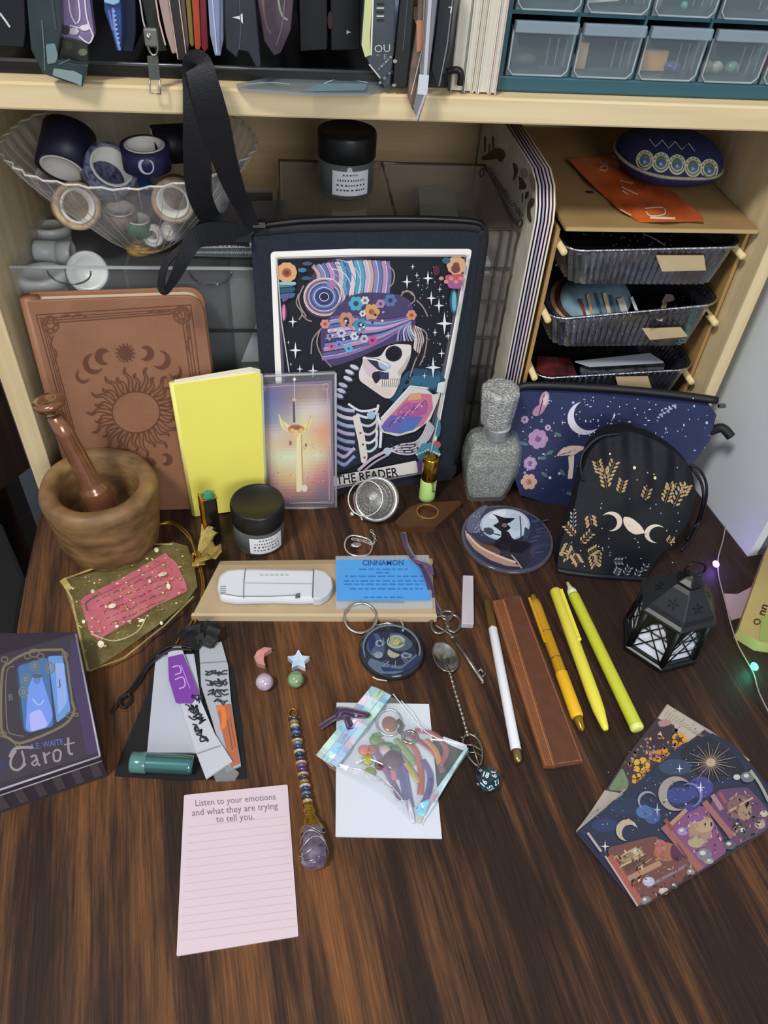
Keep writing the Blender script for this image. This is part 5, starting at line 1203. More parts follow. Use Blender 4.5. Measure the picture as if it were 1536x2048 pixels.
# ---- black mesh pouch with sachets
mp = thing('mesh_pouch', 'black sheer drawstring pouch lying flat with packets inside left of the stones', 'bag', D(370, 1420))
blkm = lambda al: M('#0d0d10', .5, alpha=al)
slab('back_layer', mp, M('#111013', .6), [(340, 1296), (375, 1290), (430, 1290), (466, 1330), (482, 1440), (494, 1557), (360, 1560), (228, 1552), (250, 1490), (290, 1400), (322, 1310)], DK(.0007), .0006, r=6)
rs = random.Random(4); m_ = MB(); c0 = D(405, 1292, .004)
for i in range(14):
    an = 1.0+rs.random()*1.6; L_ = .012+rs.random()*.010; dv_ = Vector((math.cos(an), math.sin(an), .3+rs.random()*.5)).normalized(); s2 = dv_.cross(Vector((0, 0, 1))).normalized(); p0 = c0+s2*rs.uniform(-.008, .008)
    m_.grid(lambda u, v: p0+dv_*(u*L_)+s2*((v-.5)*.010*(.4+u*.8))+Vector((0, 0, .003*math.sin(u*8+i)*u)), 6, 3)
m_.build('gathered_top', M('#0c0c0e', .6, alpha=.85), mp)
for q in ([(385, 1296, .004), (345, 1292, .005), (310, 1310, .004), (285, 1345, .002), (262, 1378, .002), (245, 1395, .003), (222, 1427, .001)], [(385, 1300, .004), (340, 1300, .006), (300, 1330, .003), (278, 1365, .002), (255, 1390, .004)], [(255, 1385, .004), (262, 1400, .003), (245, 1415, .003), (240, 1398, .004), (256, 1388, .004)]):
    MB().tube([D(*p) for p in q], .0011, 6, smooth_pts=6).build('drawstring', M('#151316', .5), mp)
o = slab('paper_sheet', None, M('#b4b9c6', .6), [(312, 1309), (388, 1308), (402, 1400), (400, 1505), (294, 1505)], DK(.0022), .0014, r=1); tag(o, 'pale grey blank sheet lying on the black mesh pouch', 'paper')
def sachet(name, label, pts, body, band, bandcol, tears, z0):
    t = thing(name, label, 'packet', D(*pts[0]))
    S2 = DK(z0); slab('wrapper', t, M(body, .4), pts, S2, .0022, r=1, bev=.0005)
    a = Art(S2, .0004); a.poly(band, bandcol, r=2); 
    for q, w_, c in tears: a.line(q, w_, c, k=3)
    a.build('print', t, .4); return t
sq_ = lambda x, y, s, n, dx, dy, rs2: [(x+dx*i/n+rs2.uniform(-s, s), y+dy*i/n+rs2.uniform(-s, s)) for i in range(n+1)]
r2 = random.Random(8)
scr = [(sq_(388, 1392, 7, 5, 14, 8, r2), 2.6, '#2b2b33') for _ in range(3)]+[(sq_(378, 1412, 8, 6, 22, 10, r2), 2.6, '#2b2b33') for _ in range(3)]+[(sq_(384, 1432, 9, 6, 24, 10, r2), 2.8, '#2b2b33') for _ in range(3)]+[(sq_(390, 1455, 9, 6, 22, 24, r2), 3, '#2b2b33') for _ in range(3)]
t_p = sachet('sachet', 'white packet with a purple label lying diagonally on the grey sheet', [(334, 1300), (361, 1288), (398, 1392), (430, 1468), (465, 1522), (412, 1557), (392, 1505), (370, 1440)], '#bfc2cb', [(336, 1315), (366, 1308), (398, 1388), (384, 1408), (352, 1407), (338, 1360)], '#7b3fa0',
       [([(345, 1335), (358, 1332), (362, 1345), (350, 1350)], 2.4, '#c9a2dc'), ([(350, 1360), (366, 1355), (370, 1372), (358, 1378)], 2.4, '#c9a2dc'), ([(362, 1330), (380, 1378)], 1.6, '#b58bd0'), ([(394, 1508), (441, 1492)], 2, '#8c8f98')]+scr, .0052)
scr = [(sq_(412, 1344, 7, 5, 38, 2, r2), 2.6, '#34343c') for _ in range(3)]+[(sq_(414, 1364, 8, 6, 36, 2, r2), 2.6, '#34343c') for _ in range(3)]+[(sq_(418, 1385, 8, 6, 34, 2, r2), 2.6, '#34343c') for _ in range(3)]+[(sq_(426, 1402, 6, 5, 24, 2, r2), 2.6, '#34343c') for _ in range(2)]
sachet('sachet', 'white packet with an orange label at the right side of the black mesh pouch', [(398, 1288), (443, 1283), (456, 1330), (462, 1400), (474, 1480), (482, 1530), (452, 1545), (440, 1500), (424, 1440), (402, 1370)], '#a9aeb6', [(432, 1412), (462, 1408), (474, 1480), (480, 1528), (462, 1535), (448, 1480)], '#b0684a',
       [([(434, 1418), (446, 1418), (448, 1450), (440, 1455)], 9, '#dd7a3e'), ([(400, 1327), (454, 1323)], 1.8, '#7d828a'), ([(455, 1440), (465, 1500)], 2.2, '#7c4a38'), ([(460, 1435), (471, 1495)], 1.6, '#7c4a38')]+scr, .0030)
A_ = D(262, 1524, .0065); B_ = D(386, 1530, .0065); tu = thing('rolled_tube', 'shiny dark teal plastic roll lying at the bottom of the black mesh pouch', 'roll', Vector(((A_.x+B_.x)/2, (A_.y+B_.y)/2, 0)))
d = (B_-A_).normalized(); L_ = (B_-A_).length; te = M('#4f8280', .22, coat=.6, metal=.7)
cylpart('roll', tu, A_, d, [(0, 0), (.0063, 0), (.0066, .001), (.0066, .011), (.0064, .012), (.0064, L_*.95), (.0060, L_), (0, L_)], te, 28)
MB().lathe([(.0068, .0005), (.0071, .001), (.0071, .0105), (.0068, .011)], A_, d, 28).build('end_band', M('#4c7a76', .2, coat=1), tu)
MB().prism([D(420, 1535, .004), D(462, 1532, .004), D(478, 1545, .003), D(470, 1560, .002), D(432, 1562, .002)], (0, 0, -.0018)).build('plastic_fold', M('#8c9090', .3, alpha=.55), mp)
# ---- lantern
lc = D(1316, 1283); lc.z = 0
ln = thing('lantern', 'small black moroccan style plastic lantern with lattice windows and white candle inside', 'lantern', lc)
lb = M('#0f1011', .35, noise_=.1, ns=80)
rotL = math.radians(12); NS = 6
def hexp(r, z, k=0.): return [lc+Vector((r*math.cos(rotL+PI/NS+2*PI*(i+k)/NS-PI/2), r*math.sin(rotL+PI/NS+2*PI*(i+k)/NS-PI/2), z)) for i in range(NS)]
def frus(levels, name, mat, parent=ln, bev=.0006):
    mb = MB(); vs = [p for r, z in levels for p in hexp(r, z)]; fs = []
    for j in range(len(levels)-1):
        for i in range(NS): fs.append((j*NS+i, j*NS+(i+1) % NS, (j+1)*NS+(i+1) % NS, (j+1)*NS+i))
    fs += [tuple(reversed(range(NS))), tuple(range((len(levels)-1)*NS, len(levels)*NS))]; mb.add(vs, fs); return mb.build(name, mat, parent, bev)
RB, RT, Z0, Z1 = .0295, .0268, .006, .048
frus([(.0325, 0), (.0325, .0045), (.030, .0062)], 'base', lb)
frus([(.0275, Z1), (.0315, Z1+.0015), (.0315, Z1+.0035), (.0285, Z1+.006), (.0265, Z1+.010), (.0135, Z1+.0255), (.010, Z1+.0275)], 'roof', M('#202225', .32, noise_=.1, ns=80))
frus([(.0095, Z1+.0276), (.0105, Z1+.030), (.006, Z1+.033), (.003, Z1+.036)], 'finial', lb)
MB().tube([lc+Vector((math.cos(t)*.008, math.sin(t)*.004*.3, Z1+.041+.006*math.sin(t))) for t in [2*PI*i/20 for i in range(20)]], .0009, 6, closed=True).build('hanging_ring', M('#1a1a1c', .3, metal=.6), ln)
B0, B1 = hexp(RB, Z0), hexp(RT, Z1)
for i in range(NS): MB().tube([B0[i], B1[i]], .0022, 6).build('corner_post', lb, ln)
for i in range(NS):
    a0_, a1_, b0_, b1_ = B0[i], B0[(i+1) % NS], B1[i], B1[(i+1) % NS]
    def fp(u, v): return (a0_*(1-u)+a1_*u)*(1-v)+(b0_*(1-u)+b1_*u)*v
    m_ = MB()
    # pointed arch frame
    arch = [fp(.08, .02), fp(.08, .55), fp(.28, .82), fp(.5, .95), fp(.72, .82), fp(.92, .55), fp(.92, .02)]
    m_.tube(arch, .0010, 5, closed=True)
    for q in (((.1, .05), (.8, .75)), ((.9, .05), (.2, .75)), ((.1, .42), (.62, .9)), ((.9, .42), (.38, .9)), ((.08, .3), (.92, .3)), ((.08, .62), (.92, .62))): m_.tube([fp(*q[0]), fp(*q[1])], .0006, 5)
    # solid spandrels
    nn2 = (a1_-a0_).cross(b0_-a0_).normalized()
    for tri in ([(0, 1), (0, .5), (.08, .55), (.28, .82), (.5, .97), (.5, 1)], [(1, 1), (.5, 1), (.5, .97), (.72, .82), (.92, .55), (1, .5)]): m_.prism([fp(*q) for q in tri], nn2*.0006)
    m_.build('lattice_window', lb, ln)
    # roof flower openings
    r0, r1 = hexp(.0267, Z1+.0099), hexp(.0137, Z1+.0254)
    def rp(u, v): return (r0[i]*(1-u)+r0[(i+1) % NS]*u)*(1-v)+(r1[i]*(1-u)+r1[(i+1) % NS]*u)*v
    nr = (r0[(i+1) % NS]-r0[i]).cross(r1[i]-r0[i]).normalized(); cr = rp(.5, .42); uu = (rp(.9, .42)-cr).normalized(); vv = nr.cross(uu); m_ = MB()
    for k in range(5):
        t_ = 2*PI*k/5+.3; dd_ = uu*math.cos(t_)+vv*math.sin(t_); ss = nr.cross(dd_)
        m_.add([cr+nr*.00035+dd_*.0012-ss*.0002, cr+nr*.00035+dd_*.0028-ss*.0009, cr+nr*.00035+dd_*.0050, cr+nr*.00035+dd_*.0028+ss*.0009], [(0, 1, 2, 3)])
    m_.add([cr+nr*.00035+(uu*math.cos(t_)+vv*math.sin(t_))*.001 for t_ in [2*PI*q/8 for q in range(8)]], [tuple(range(8))]); m_.build('flower_cutout', M('#050505', .8), ln)
frus([(.0262, .0064), (.0248, .0478)], 'frosted_insert', M('#eef1ff', .6), ln, 0)
# ---- string lights
sl = thing('string_lights', 'thin wire of fairy lights with a purple and a green bulb by the lantern', 'string lights', D(1450, 1200))
wr = [(1452, 1045, .003), (1446, 1080, .003), (1437, 1112, .004), (1436, 1140, .003), (1440, 1165, .002), (1452, 1210, .004), (1462, 1250, .005), (1476, 1290, .003), (1495, 1325, .002), (1508, 1350, .002), (1518, 1385, .003), (1540, 1430, .003)]
MB().tube([D(*p) for p in wr], .0006, 6, smooth_pts=6).build('wire', M('#b9b0a6', .3, metal=.5), sl)
def bulb(x, y, h, name):
    c = D(x, y, .004); MB().ball(c, (.0028, .0036, .0026), 14, 10).build(name, M(h, .2, emis=9), sl, label=name.replace('_', ' '))
    l = bpy.data.lights.new('bulb_light', 'POINT'); l.energy = .028; l.color = lin(h); l.shadow_soft_size = .004
    o = bpy.data.objects.new('bulb_light', l); COL.objects.link(o); o.location = c+Vector((0, 0, .006))
bulb(1432, 1128, '#9a6cff', 'purple_bulb'); bulb(1509, 1333, '#3fe0b0', 'green_bulb')
# ---- far right: wooden sign, pink paper, dark disc, grey box
rb = thing('wooden_block', 'yellowish wooden block with black lettering at the right edge below the grey wall', 'sign', D(1530, 1220))
bq = [(1479, 1262), (1540, 1095), (1640, 1120), (1570, 1290), (1519, 1290)]
slab('block', rb, M('#a8945c', .6, noise_=.15, ns=20), [(1477, 1258), (1536, 1092), (1640, 1110), (1560, 1290), (1519, 1284)], DK(.012), .0118, r=1, bev=.0006)
a = Art(DK(.012), .0004)
a.poly([(1524, 1230), (1560, 1240), (1545, 1284), (1518, 1280)], '#8f9c52'); a.text('nn', 1532, 1222, 22, '#2c2418', right=(.35, -1), w=.02, sx=1.1); a.ring(1514, 1244, 6, 5, 2.5, '#3c3018')
a.build('lettering', rb)
o = slab('pink_paper', None, M('#a2888f', .7), [(1448, 1187), (1475, 1188), (1510, 1170), (1536, 1140), (1560, 1140), (1500, 1230), (1462, 1240), (1455, 1215)], DK(.0015), .0014, r=1); tag(o, 'dusty pink paper poking out beside the wooden block at the right edge', 'paper')
gb = D(1496, 1114); o = MB().prism([gb+Vector((.003, .003, .09)), gb+Vector((.12, -.015, .09)), gb+Vector((.12, .04, .09)), gb+Vector((.004, .04, .09))], (0, 0, -.09))
gx = o.build('grey_box', M('#4f555a', .4, noise_=.05, ns=20), None, bev=.001); tag(gx, 'grey box standing against the wall at the right edge above the wooden block', 'box')
# ---- holographic zip bag
zb_ = thing('zip_bag', 'iridescent clear zip bag with a flower keyring inside on the white card', 'bag', D(790, 1510))
def zf(x, y): return .0058+.0014*math.sin(x*240+y*170)+.0008*math.sin(x*500-y*210)
SZ = Srf('z', zf)
zq = [(743, 1376), (756, 1380), (800, 1402), (868, 1468), (935, 1496), (938, 1502), (842, 1646), (826, 1648), (760, 1590), (660, 1536), (636, 1510), (640, 1500), (680, 1450)]
puff('film', zb_, M('#cfe0e8', .12, alpha=.09, coat=1), zq, SZ, (0, 0, -.0004), 18)
a = Art(SZ, .0003, z=(620, 1180, 3.84))
ir = ['#a8d0dc', '#b4c4e6', '#c4e0c8', '#e0c8d8', '#9cc8e8', '#c8dce0', '#a6b8e0', '#b8e0d8']
strips = [[(470, 740), (520, 755), (90, 1300), (45, 1270)], [(520, 755), (580, 785), (150, 1330), (90, 1300)], [(580, 785), (625, 810), (200, 1360), (150, 1330)]]
for i, q in enumerate(strips):
    n_ = 8
    for k in range(n_):
        t0, t1 = k/n_, (k+1)/n_; L0 = (q[0][0]+(q[3][0]-q[0][0])*t0, q[0][1]+(q[3][1]-q[0][1])*t0); L1 = (q[0][0]+(q[3][0]-q[0][0])*t1, q[0][1]+(q[3][1]-q[0][1])*t1)
        R0 = (q[1][0]+(q[2][0]-q[1][0])*t0, q[1][1]+(q[2][1]-q[1][1])*t0); R1 = (q[1][0]+(q[2][0]-q[1][0])*t1, q[1][1]+(q[2][1]-q[1][1])*t1)
        a.poly([L0, R0, R1, L1], ir[(k*3+i*2) % 8], up=False)
a.l += a.st
for q in ([(520, 755), (90, 1300)], [(548, 770), (118, 1316)], [(580, 785), (150, 1330)], [(625, 810), (205, 1360)]): a.line(q, 7, '#8ab4c4')
for q, c in (([(1010, 1120), (1210, 1195), (1190, 1240), (1050, 1180)], '#d0d4da'), ([(1190, 1220), (1220, 1210), (960, 1640), (920, 1600)], '#a8ccd4'), ([(1120, 1330), (1170, 1260), (1050, 1460), (1000, 1500)], '#b4dcb8'), ([(940, 1540), (1000, 1500), (970, 1600), (920, 1640)], '#d8a8c0'), ([(830, 1640), (930, 1600), (880, 1740), (810, 1740)], '#88c4dc'), ([(820, 1730), (870, 1740), (850, 1800), (815, 1790)], '#c8d4b4'), ([(200, 1330), (400, 1380), (560, 1460), (500, 1470), (250, 1380)], '#c8ccd4')): a.poly(q, c, r=8)
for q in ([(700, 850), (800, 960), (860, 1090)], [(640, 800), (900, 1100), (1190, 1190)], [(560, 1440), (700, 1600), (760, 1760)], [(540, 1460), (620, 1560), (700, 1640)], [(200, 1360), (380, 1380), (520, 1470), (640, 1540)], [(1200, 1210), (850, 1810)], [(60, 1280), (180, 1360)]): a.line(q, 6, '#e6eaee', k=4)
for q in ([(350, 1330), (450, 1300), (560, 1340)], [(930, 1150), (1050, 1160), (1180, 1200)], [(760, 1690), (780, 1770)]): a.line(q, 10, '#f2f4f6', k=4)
a.build('iridescent_sheen', zb_, .15, .8)
kr2 = thing('flower_keyring', 'colourful flower and ribbon keyring inside the iridescent zip bag', 'keyring', D(810, 1500))
a_k = [('#7c4a80', [(745, 1490), (765, 1530), (785, 1565), (800, 1600)]), ('#b0503c', [(805, 1480), (830, 1500), (842, 1545), (840, 1590)]), ('#6a4f96', [(790, 1490), (805, 1530), (815, 1575), (822, 1615)]), ('#8e3f66', [(815, 1470), (850, 1490), (875, 1515), (885, 1545)]), ('#c8843c', [(850, 1480), (870, 1500), (880, 1530)]), ('#5a3f86', [(845, 1520), (860, 1550), (855, 1590), (838, 1620)]), ('#b8a040', [(800, 1510), (825, 1545), (838, 1565)]), ('#a04848', [(830, 1460), (870, 1470), (892, 1500), (880, 1530)]), ('#c06a7c', [(760, 1480), (780, 1520), (790, 1560)]), ('#4f4a80', [(770, 1500), (800, 1545), (812, 1600)]), ('#7a9a4a', [(790, 1478), (815, 1505), (830, 1530)])]
for c, q in a_k: strip('ribbon_strand', kr2, [(x, y, .0028+.0006*math.sin(i_*2)) for i_, (x, y) in enumerate(q)], .0042, M(c, .35, sheen=.3))
m_ = MB()
for x, y, c in ((742, 1500, 0), (735, 1520, 1), (728, 1500, 2), (740, 1545, 3), (760, 1530, 4), (770, 1500, 5), (750, 1480, 6)): m_.ball(D(x, y, .0032), (.0042, .0042, .0016), 10, 6, col=['#a8584c', '#a9a83c', '#c87868', '#8e9a3c', '#5a2c30', '#c8a8a8', '#6f8c3a'][c])
m_.build('flower', PRINT(.4), kr2)
m_ = MB()
for x, y, r_, c in ((770, 1490, .006, '#4a8038'), (788, 1500, .005, '#5c8a3c'), (755, 1470, .0045, '#6a8a4c')): m_.ball(D(x, y, .003), (r_, r_*.45, .0012), 10, 6, col=c)
m_.build('leaf', PRINT(.4), kr2)
MB().ball(D(786, 1520, .0036), (.007, .008, .0018), 16, 8).build('petal_disc', M('#5c3f50', .3, coat=.5), kr2)
MB().tube([D(778+25*math.cos(t), 1445+26*math.sin(t), .0035) for t in [2*PI*i/30 for i in range(30)]], .0009, 6, closed=True).build('key_ring', steel, kr2)
MB().ball(D(779, 1448, .003), (.0055, .0065, .0014), 16, 8).build('copper_charm', M('#a8643c', .3, metal=.6), kr2)
MB().tube([D(819+14*math.cos(t), 1474+12*math.sin(t), .005) for t in [2*PI*i/24 for i in range(24)]], .0012, 6, closed=True).build('small_ring', M('#b8aa94', .25, metal=1), kr2)
m_ = MB(); m_.tube([D(796, 1440, .004), D(804, 1452, .004), D(798, 1462, .004), D(808, 1468, .005)], .0016, 6, smooth_pts=3); m_.build('clasp', M('#6a5638', .35, metal=.9), kr2)
MB().cyl(D(818, 1600, .004), D(826, 1645, .004), .0014, n=10).build('white_pin', M('#e2e0ea', .3), kr2)
rb2 = thing('ribbon_bow', 'dark purple ribbon knot at the upper left corner of the white card', 'ribbon', D(690, 1430))
for q in ([(640, 1456, .001), (668, 1438, .004), (690, 1428, .008), (712, 1432, .007), (735, 1430, .008), (712, 1424, .008), (680, 1418, .006), (676, 1428, .005)], [(690, 1430, .008), (698, 1445, .007), (700, 1456, .006), (694, 1440, .008)], [(676, 1436, .006), (685, 1420, .009), (706, 1422, .008)]):
    strip('loop', rb2, q, .0048, M('#3a1f48', .4, sheen=.4))
# ---- postcards
def quadmap(c):
    """photo corner pixels -> function (u,v) in 0..1"""
    import numpy as _np
    src = [(0, 0), (1, 0), (1, 1), (0, 1)]; A = []; b = []
    for (x, y), (u, v) in zip(src, c): A += [[x, y, 1, 0, 0, 0, -u*x, -u*y], [0, 0, 0, x, y, 1, -v*x, -v*y]]; b += [u, v]
    h = _np.linalg.solve(_np.array(A, float), _np.array(b, float)); return lambda x, y: ((h[0]*x+h[1]*y+h[2])/(h[6]*x+h[7]*y+1), (h[3]*x+h[4]*y+h[5])/(h[6]*x+h[7]*y+1))
pc = thing('postcard', 'floral postcard with pansies and old script partly under the night sky postcard', 'postcard', D(1330, 1480))
slab('card', pc, M('#a0948a', .5), [(1334, 1408), (1424, 1463), (1500, 1520), (1300, 1700), (1152, 1664)], DK(.0008), .0007, r=1)
Zp = (1120, 1380, 3.6923)
a = Art(DK(.0008), .00025, z=Zp); a.clip = [(1334, 1408), (1424, 1463), (1500, 1520), (1300, 1700), (1152, 1664)]
a.poly([(795, 108), (1120, 330), (1200, 420), (700, 1000), (125, 1050), (300, 800), (500, 480)], '#3c3236'); a.poly([(795, 108), (1070, 290), (940, 390), (860, 330), (840, 260), (720, 210)], '#b0a496'); a.poly([(200, 940), (330, 740), (480, 770), (300, 1000), (130, 1070), (118, 1040)], '#a89c92'); a.poly([(460, 570), (510, 690), (490, 750), (350, 740)], '#6d7c5c', r=8)
rs = random.Random(12)
for i in range(14): a.line([(800+i*22, 150+i*16), (770+i*18, 200+i*10)], 4, '#8c8076')
for i in range(10): a.line([(180+i*26, 980-i*14), (240+i*22, 900-i*12)], 4, '#8a7c78')
a.poly([(715, 235), (800, 215), (830, 250), (740, 285)], '#a87c80', r=8); a.poly([(640, 330), (730, 270), (860, 280), (870, 340), (800, 380), (760, 460), (650, 420)], '#3a2a30', r=10); a.ell(735, 340, 16, 22, '#c8b8a8')
for x, y, r_, c in ((880, 370, 58, '#d0902c'), (870, 440, 34, '#b87838'), (760, 490, 62, '#c87c28'), (600, 560, 62, '#caa03c'), (570, 660, 44, '#c89838'), (640, 620, 40, '#a87c30'), (690, 490, 40, '#b0785c')):
    flow(x, y, r_, c, '#4a2a1c', 5)
a.specks([(650, 330), (700, 420), (640, 520), (540, 500)], 30, 9, ['#6f6a94', '#9a94b4', '#4a4468'], rs)

a.specks([(640, 330), (860, 290), (900, 400), (700, 640), (520, 700), (480, 560)], 150, 12, ['#3c2430', '#8c5c30', '#c89848', '#5c4c6c', '#2c2024', '#a8848c', '#78684c'], rs)
a.specks([(480, 560), (500, 720), (350, 760), (300, 900), (200, 990), (380, 720)], 60, 10, ['#5c6a4c', '#3c4434', '#8c8c78', '#c0b8a8'], rs)
a.specks([(795, 112), (1060, 290), (940, 385), (740, 220)], 60, 6, ['#8c8074', '#c8bcac', '#756a60'], rs)
a.build('printed_artwork', pc, .4, .2)
pc2 = thing('postcard', 'night sky postcard with crescent moons, gold sunburst and bookshelves at the right front', 'postcard', D(1370, 1650))
c4 = [(1168, 1672), (1440, 1478), (1560, 1640), (1278, 1816)]
slab('card', pc2, M('#2c2a40', .4), [(1152, 1665), (1200, 1630), (1424, 1466), (1470, 1490), (1536, 1570), (1570, 1630), (1536, 1662), (1278, 1818)], DK(.0018), .0009, r=1)
a = Art(DK(.0018), .00025, z=Zp); a.clip = [(1152, 1665), (1200, 1630), (1424, 1466), (1470, 1490), (1536, 1570), (1570, 1630), (1536, 1662), (1278, 1818)]
a.soft = (.25, .85)
a.poly([(130, 1040), (480, 760), (900, 400), (1120, 330), (1300, 470), (1530, 750), (1540, 1040), (580, 1610), (300, 1220)], '#242c4c')
a.poly([(1100, 330), (1300, 480), (1380, 600), (1100, 700), (880, 520), (900, 400)], '#1f2234', r=15)
for x, y, rx, ry, c in ((850, 570, 120, 60, '#31456c'), (500, 860, 150, 60, '#22335a'), (680, 930, 60, 60, '#33539a'), (330, 1000, 100, 50, '#28386c'), (880, 780, 110, 60, '#2e3c90'), (1040, 720, 90, 80, '#3c3a94'), (980, 900, 90, 60, '#4a2c98'), (620, 900, 60, 50, '#3a6aa8')): a.ell(x, y, rx, ry, c)
for i in range(90): a.ell(200+rs.random()*1100, 450+rs.random()*650, 3.5, 3.5, rs.choice(['#8fa4cc', '#d8dcec', '#5a70a0']), n=6)
for i in range(26):
    t = 2*PI*i/26; r_ = (180 if i % 2 else 120)*(1 if abs(math.cos(t)) < .9 else 1.05); a.line([(1110+20*math.cos(t), 540+20*math.sin(t)), (1110+r_*math.cos(t), 540+r_*.85*math.sin(t))], 8, '#a0856a' if i % 2 else '#8a6c58', w2=3)
a.ell(1110, 540, 34, 30, '#c8a87c')
a.cres(850, 770, 128, '#a6988c', PI+.55 if 0 else .25, .82, .32); a.cres(490, 1040, 80, '#c8ac88', .7, .78, .42); a.cres(640, 820, 70, '#9096a4', .8, .92, .22); a.cres(960, 780, 90, '#6c70b0', 2.8, .93, .2)
a.star(1035, 725, 44, '#e8e4ec', rx=34); a.star(880, 585, 34, '#e4e8f2', rx=28); a.star(715, 890, 50, '#a8b8dc'); a.star(330, 1160, 44, '#e8d8c8', rx=36); a.star(545, 1000, 20, '#d8c8b8')
# shelves
a.poly([(350, 1170), (700, 1080), (940, 1260), (1040, 1340), (620, 1590), (560, 1600), (360, 1260)], '#7c4238', r=8)
a.poly([(780, 1000), (1060, 850), (1200, 1100), (1230, 1200), (1060, 1330), (940, 1240), (860, 1130)], '#8c3f78', r=10); a.poly([(1160, 740), (1380, 720), (1530, 880), (1530, 1040), (1280, 1170), (1100, 860)], '#6a3868', r=10)
a.ell(1030, 1040, 90, 110, '#b08468'); a.ell(1060, 1000, 70, 60, '#c09a70'); a.ell(1000, 1130, 60, 40, '#b8a070'); a.ell(990, 950, 70, 30, '#8c4098'); a.ell(1320, 870, 90, 90, '#8c5a58'); a.ell(1360, 910, 50, 60, '#a88462'); a.ell(780, 1200, 90, 70, '#b0603c'); a.ell(740, 1160, 40, 50, '#c05a50'); a.ell(860, 1200, 50, 70, '#5c2448')
for q, w_, c in (([(360, 1230), (590, 1580)], 56, '#b45038'), ([(330, 1230), (570, 1600)], 14, '#c8a090'), ([(760, 1010), (1040, 1340)], 52, '#a85a50'), ([(1060, 830), (1270, 1090)], 44, '#a8605c'), ([(800, 1010), (930, 890)], 30, '#c08a5c'), ([(770, 960), (830, 1040)], 30, '#8c4a30'), ([(500, 1400), (740, 1280)], 42, '#b88454'), ([(440, 1270), (600, 1190)], 46, '#a88450'), ([(480, 1330), (620, 1250)], 34, '#5c4230'), ([(460, 1300), (610, 1220)], 16, '#c8ac70'), ([(420, 1250), (560, 1170)], 14, '#d0b078'), ([(640, 1460), (930, 1300)], 22, '#8c7080'), ([(1120, 780), (1190, 890)], 36, '#b07888'), ([(1170, 760), (1220, 840)], 26, '#a83c50'), ([(1230, 910), (1420, 800)], 16, '#c09a7c'), ([(860, 1140), (940, 1250)], 10, '#6c2c30')): a.line(q, w_, c)
for i in range(8): a.line([(430+i*20, 1225+i*14), (560+i*16, 1160+i*13)], 5, rs.choice(['#d8bc84', '#5a3c28', '#8c6438']))
for x, y, r_, c in ((650, 1420, 44, '#b8b4d0'), (1060, 1220, 56, '#78828c'), (900, 1050, 40, '#a078c8'), (760, 1490, 36, '#c8b8a0'), (630, 1560, 40, '#7c8078'), (960, 1350, 30, '#8c8a84'), (1250, 1150, 44, '#5c5c5c'), (1350, 1050, 50, '#4c5450'), (1470, 1000, 40, '#b0a07c'), (1500, 920, 30, '#c8b890'), (1380, 650, 50, '#6c7478'), (1300, 650, 26, '#c8c4b8'), (560, 1200, 30, '#c8b878'), (840, 1450, 30, '#5c4c4c'), (1100, 1270, 28, '#98a0a4'), (1310, 1000, 30, '#34343c')):
    a.ell(x, y, r_, r_*.8, c); a.ell(x-r_*.2, y-r_*.2, r_*.4, r_*.3, '#cfcbc8')
a.line([(1400, 600), (1470, 700), (1536, 830)], 22, '#a8a888', k=3); a.line([(200, 1060), (300, 1200)], 18, '#b8a8a0'); a.line([(125, 1040), (480, 740)], 12, '#a89c94'); a.line([(620, 1600), (1530, 1040)], 14, '#35302c')
SKY = [(200, 1040), (480, 780), (900, 420), (1250, 480), (1380, 620), (1040, 830), (780, 980), (420, 1160)]
a.specks(SKY, 170, 6, ['#8f9cc0', '#c9cfe0', '#3c4c7c', '#5c6ca0', '#141828', '#2c3458'], rs)
a.specks([(380, 1240), (700, 1100), (1020, 1340), (620, 1580)], 170, 16, ['#b08a58', '#3c2018', '#8c5c38', '#d0b080', '#5c2c28', '#241818', '#98908c'], rs, .4)
a.specks([(820, 1010), (1060, 870), (1220, 1150), (1050, 1310)], 110, 14, ['#b08a68', '#4c2848', '#8c6490', '#d0b090', '#3c2438', '#787c88'], rs, .4)
a.specks([(1200, 760), (1400, 760), (1520, 900), (1510, 1030), (1290, 1150)], 120, 14, ['#8c6c54', '#2c2024', '#5c3c4c', '#b09474', '#444846', '#9c9684'], rs, .4)
a.specks([(640, 1560), (1040, 1350), (1500, 1060), (1530, 1060), (640, 1590)], 60, 12, ['#8c8a84', '#1c1c1c', '#c0bcb0', '#5c5c54'], rs)
a.build('printed_artwork', pc2, .35, .3)
# ================================================================ middle shelf, left: clear organizer, jars, bowl of tapes
def clear(h='#dfe3e6', al=.12): return M(h, .08, alpha=al, coat=1)
def cbox(name, parent, a, b, t, mat, open_top=True):
    x0, y0, z0 = a; x1, y1, z1 = b; m_ = MB()
    m_.bb((x0, y0, z0), (x1, y0+t, z1)); m_.bb((x0, y1-t, z0), (x1, y1, z1)); m_.bb((x0, y0+t, z0), (x0+t, y1-t, z1)); m_.bb((x1-t, y0+t, z0), (x1, y1-t, z1)); m_.bb((x0+t, y0+t, z0), (x1-t, y1-t, z0+t))
    return m_.build(name, mat, parent)
lo_ = thing('clear_organizer', 'wide clear acrylic drawer box behind the brown journal with white jars inside', 'organizer', (-.11, .64, 0))
OX0, OX1, OY0, OY1, OZ = -.2105, -.012, .568, .725, .212
cbox('shell', lo_, (OX0, OY0, .001), (OX1, OY1, OZ), .002, clear(al=.07))
MB().bb((OX0+.0025, OY0+.0025, OZ-.0022), (OX1-.0025, OY1-.0025, OZ-.0004)).build('lid', clear(al=.05), lo_)
edge = M('#3a3c3d', .2, alpha=.75, coat=1); edgel = M('#b9bec0', .12, alpha=.7, coat=1)
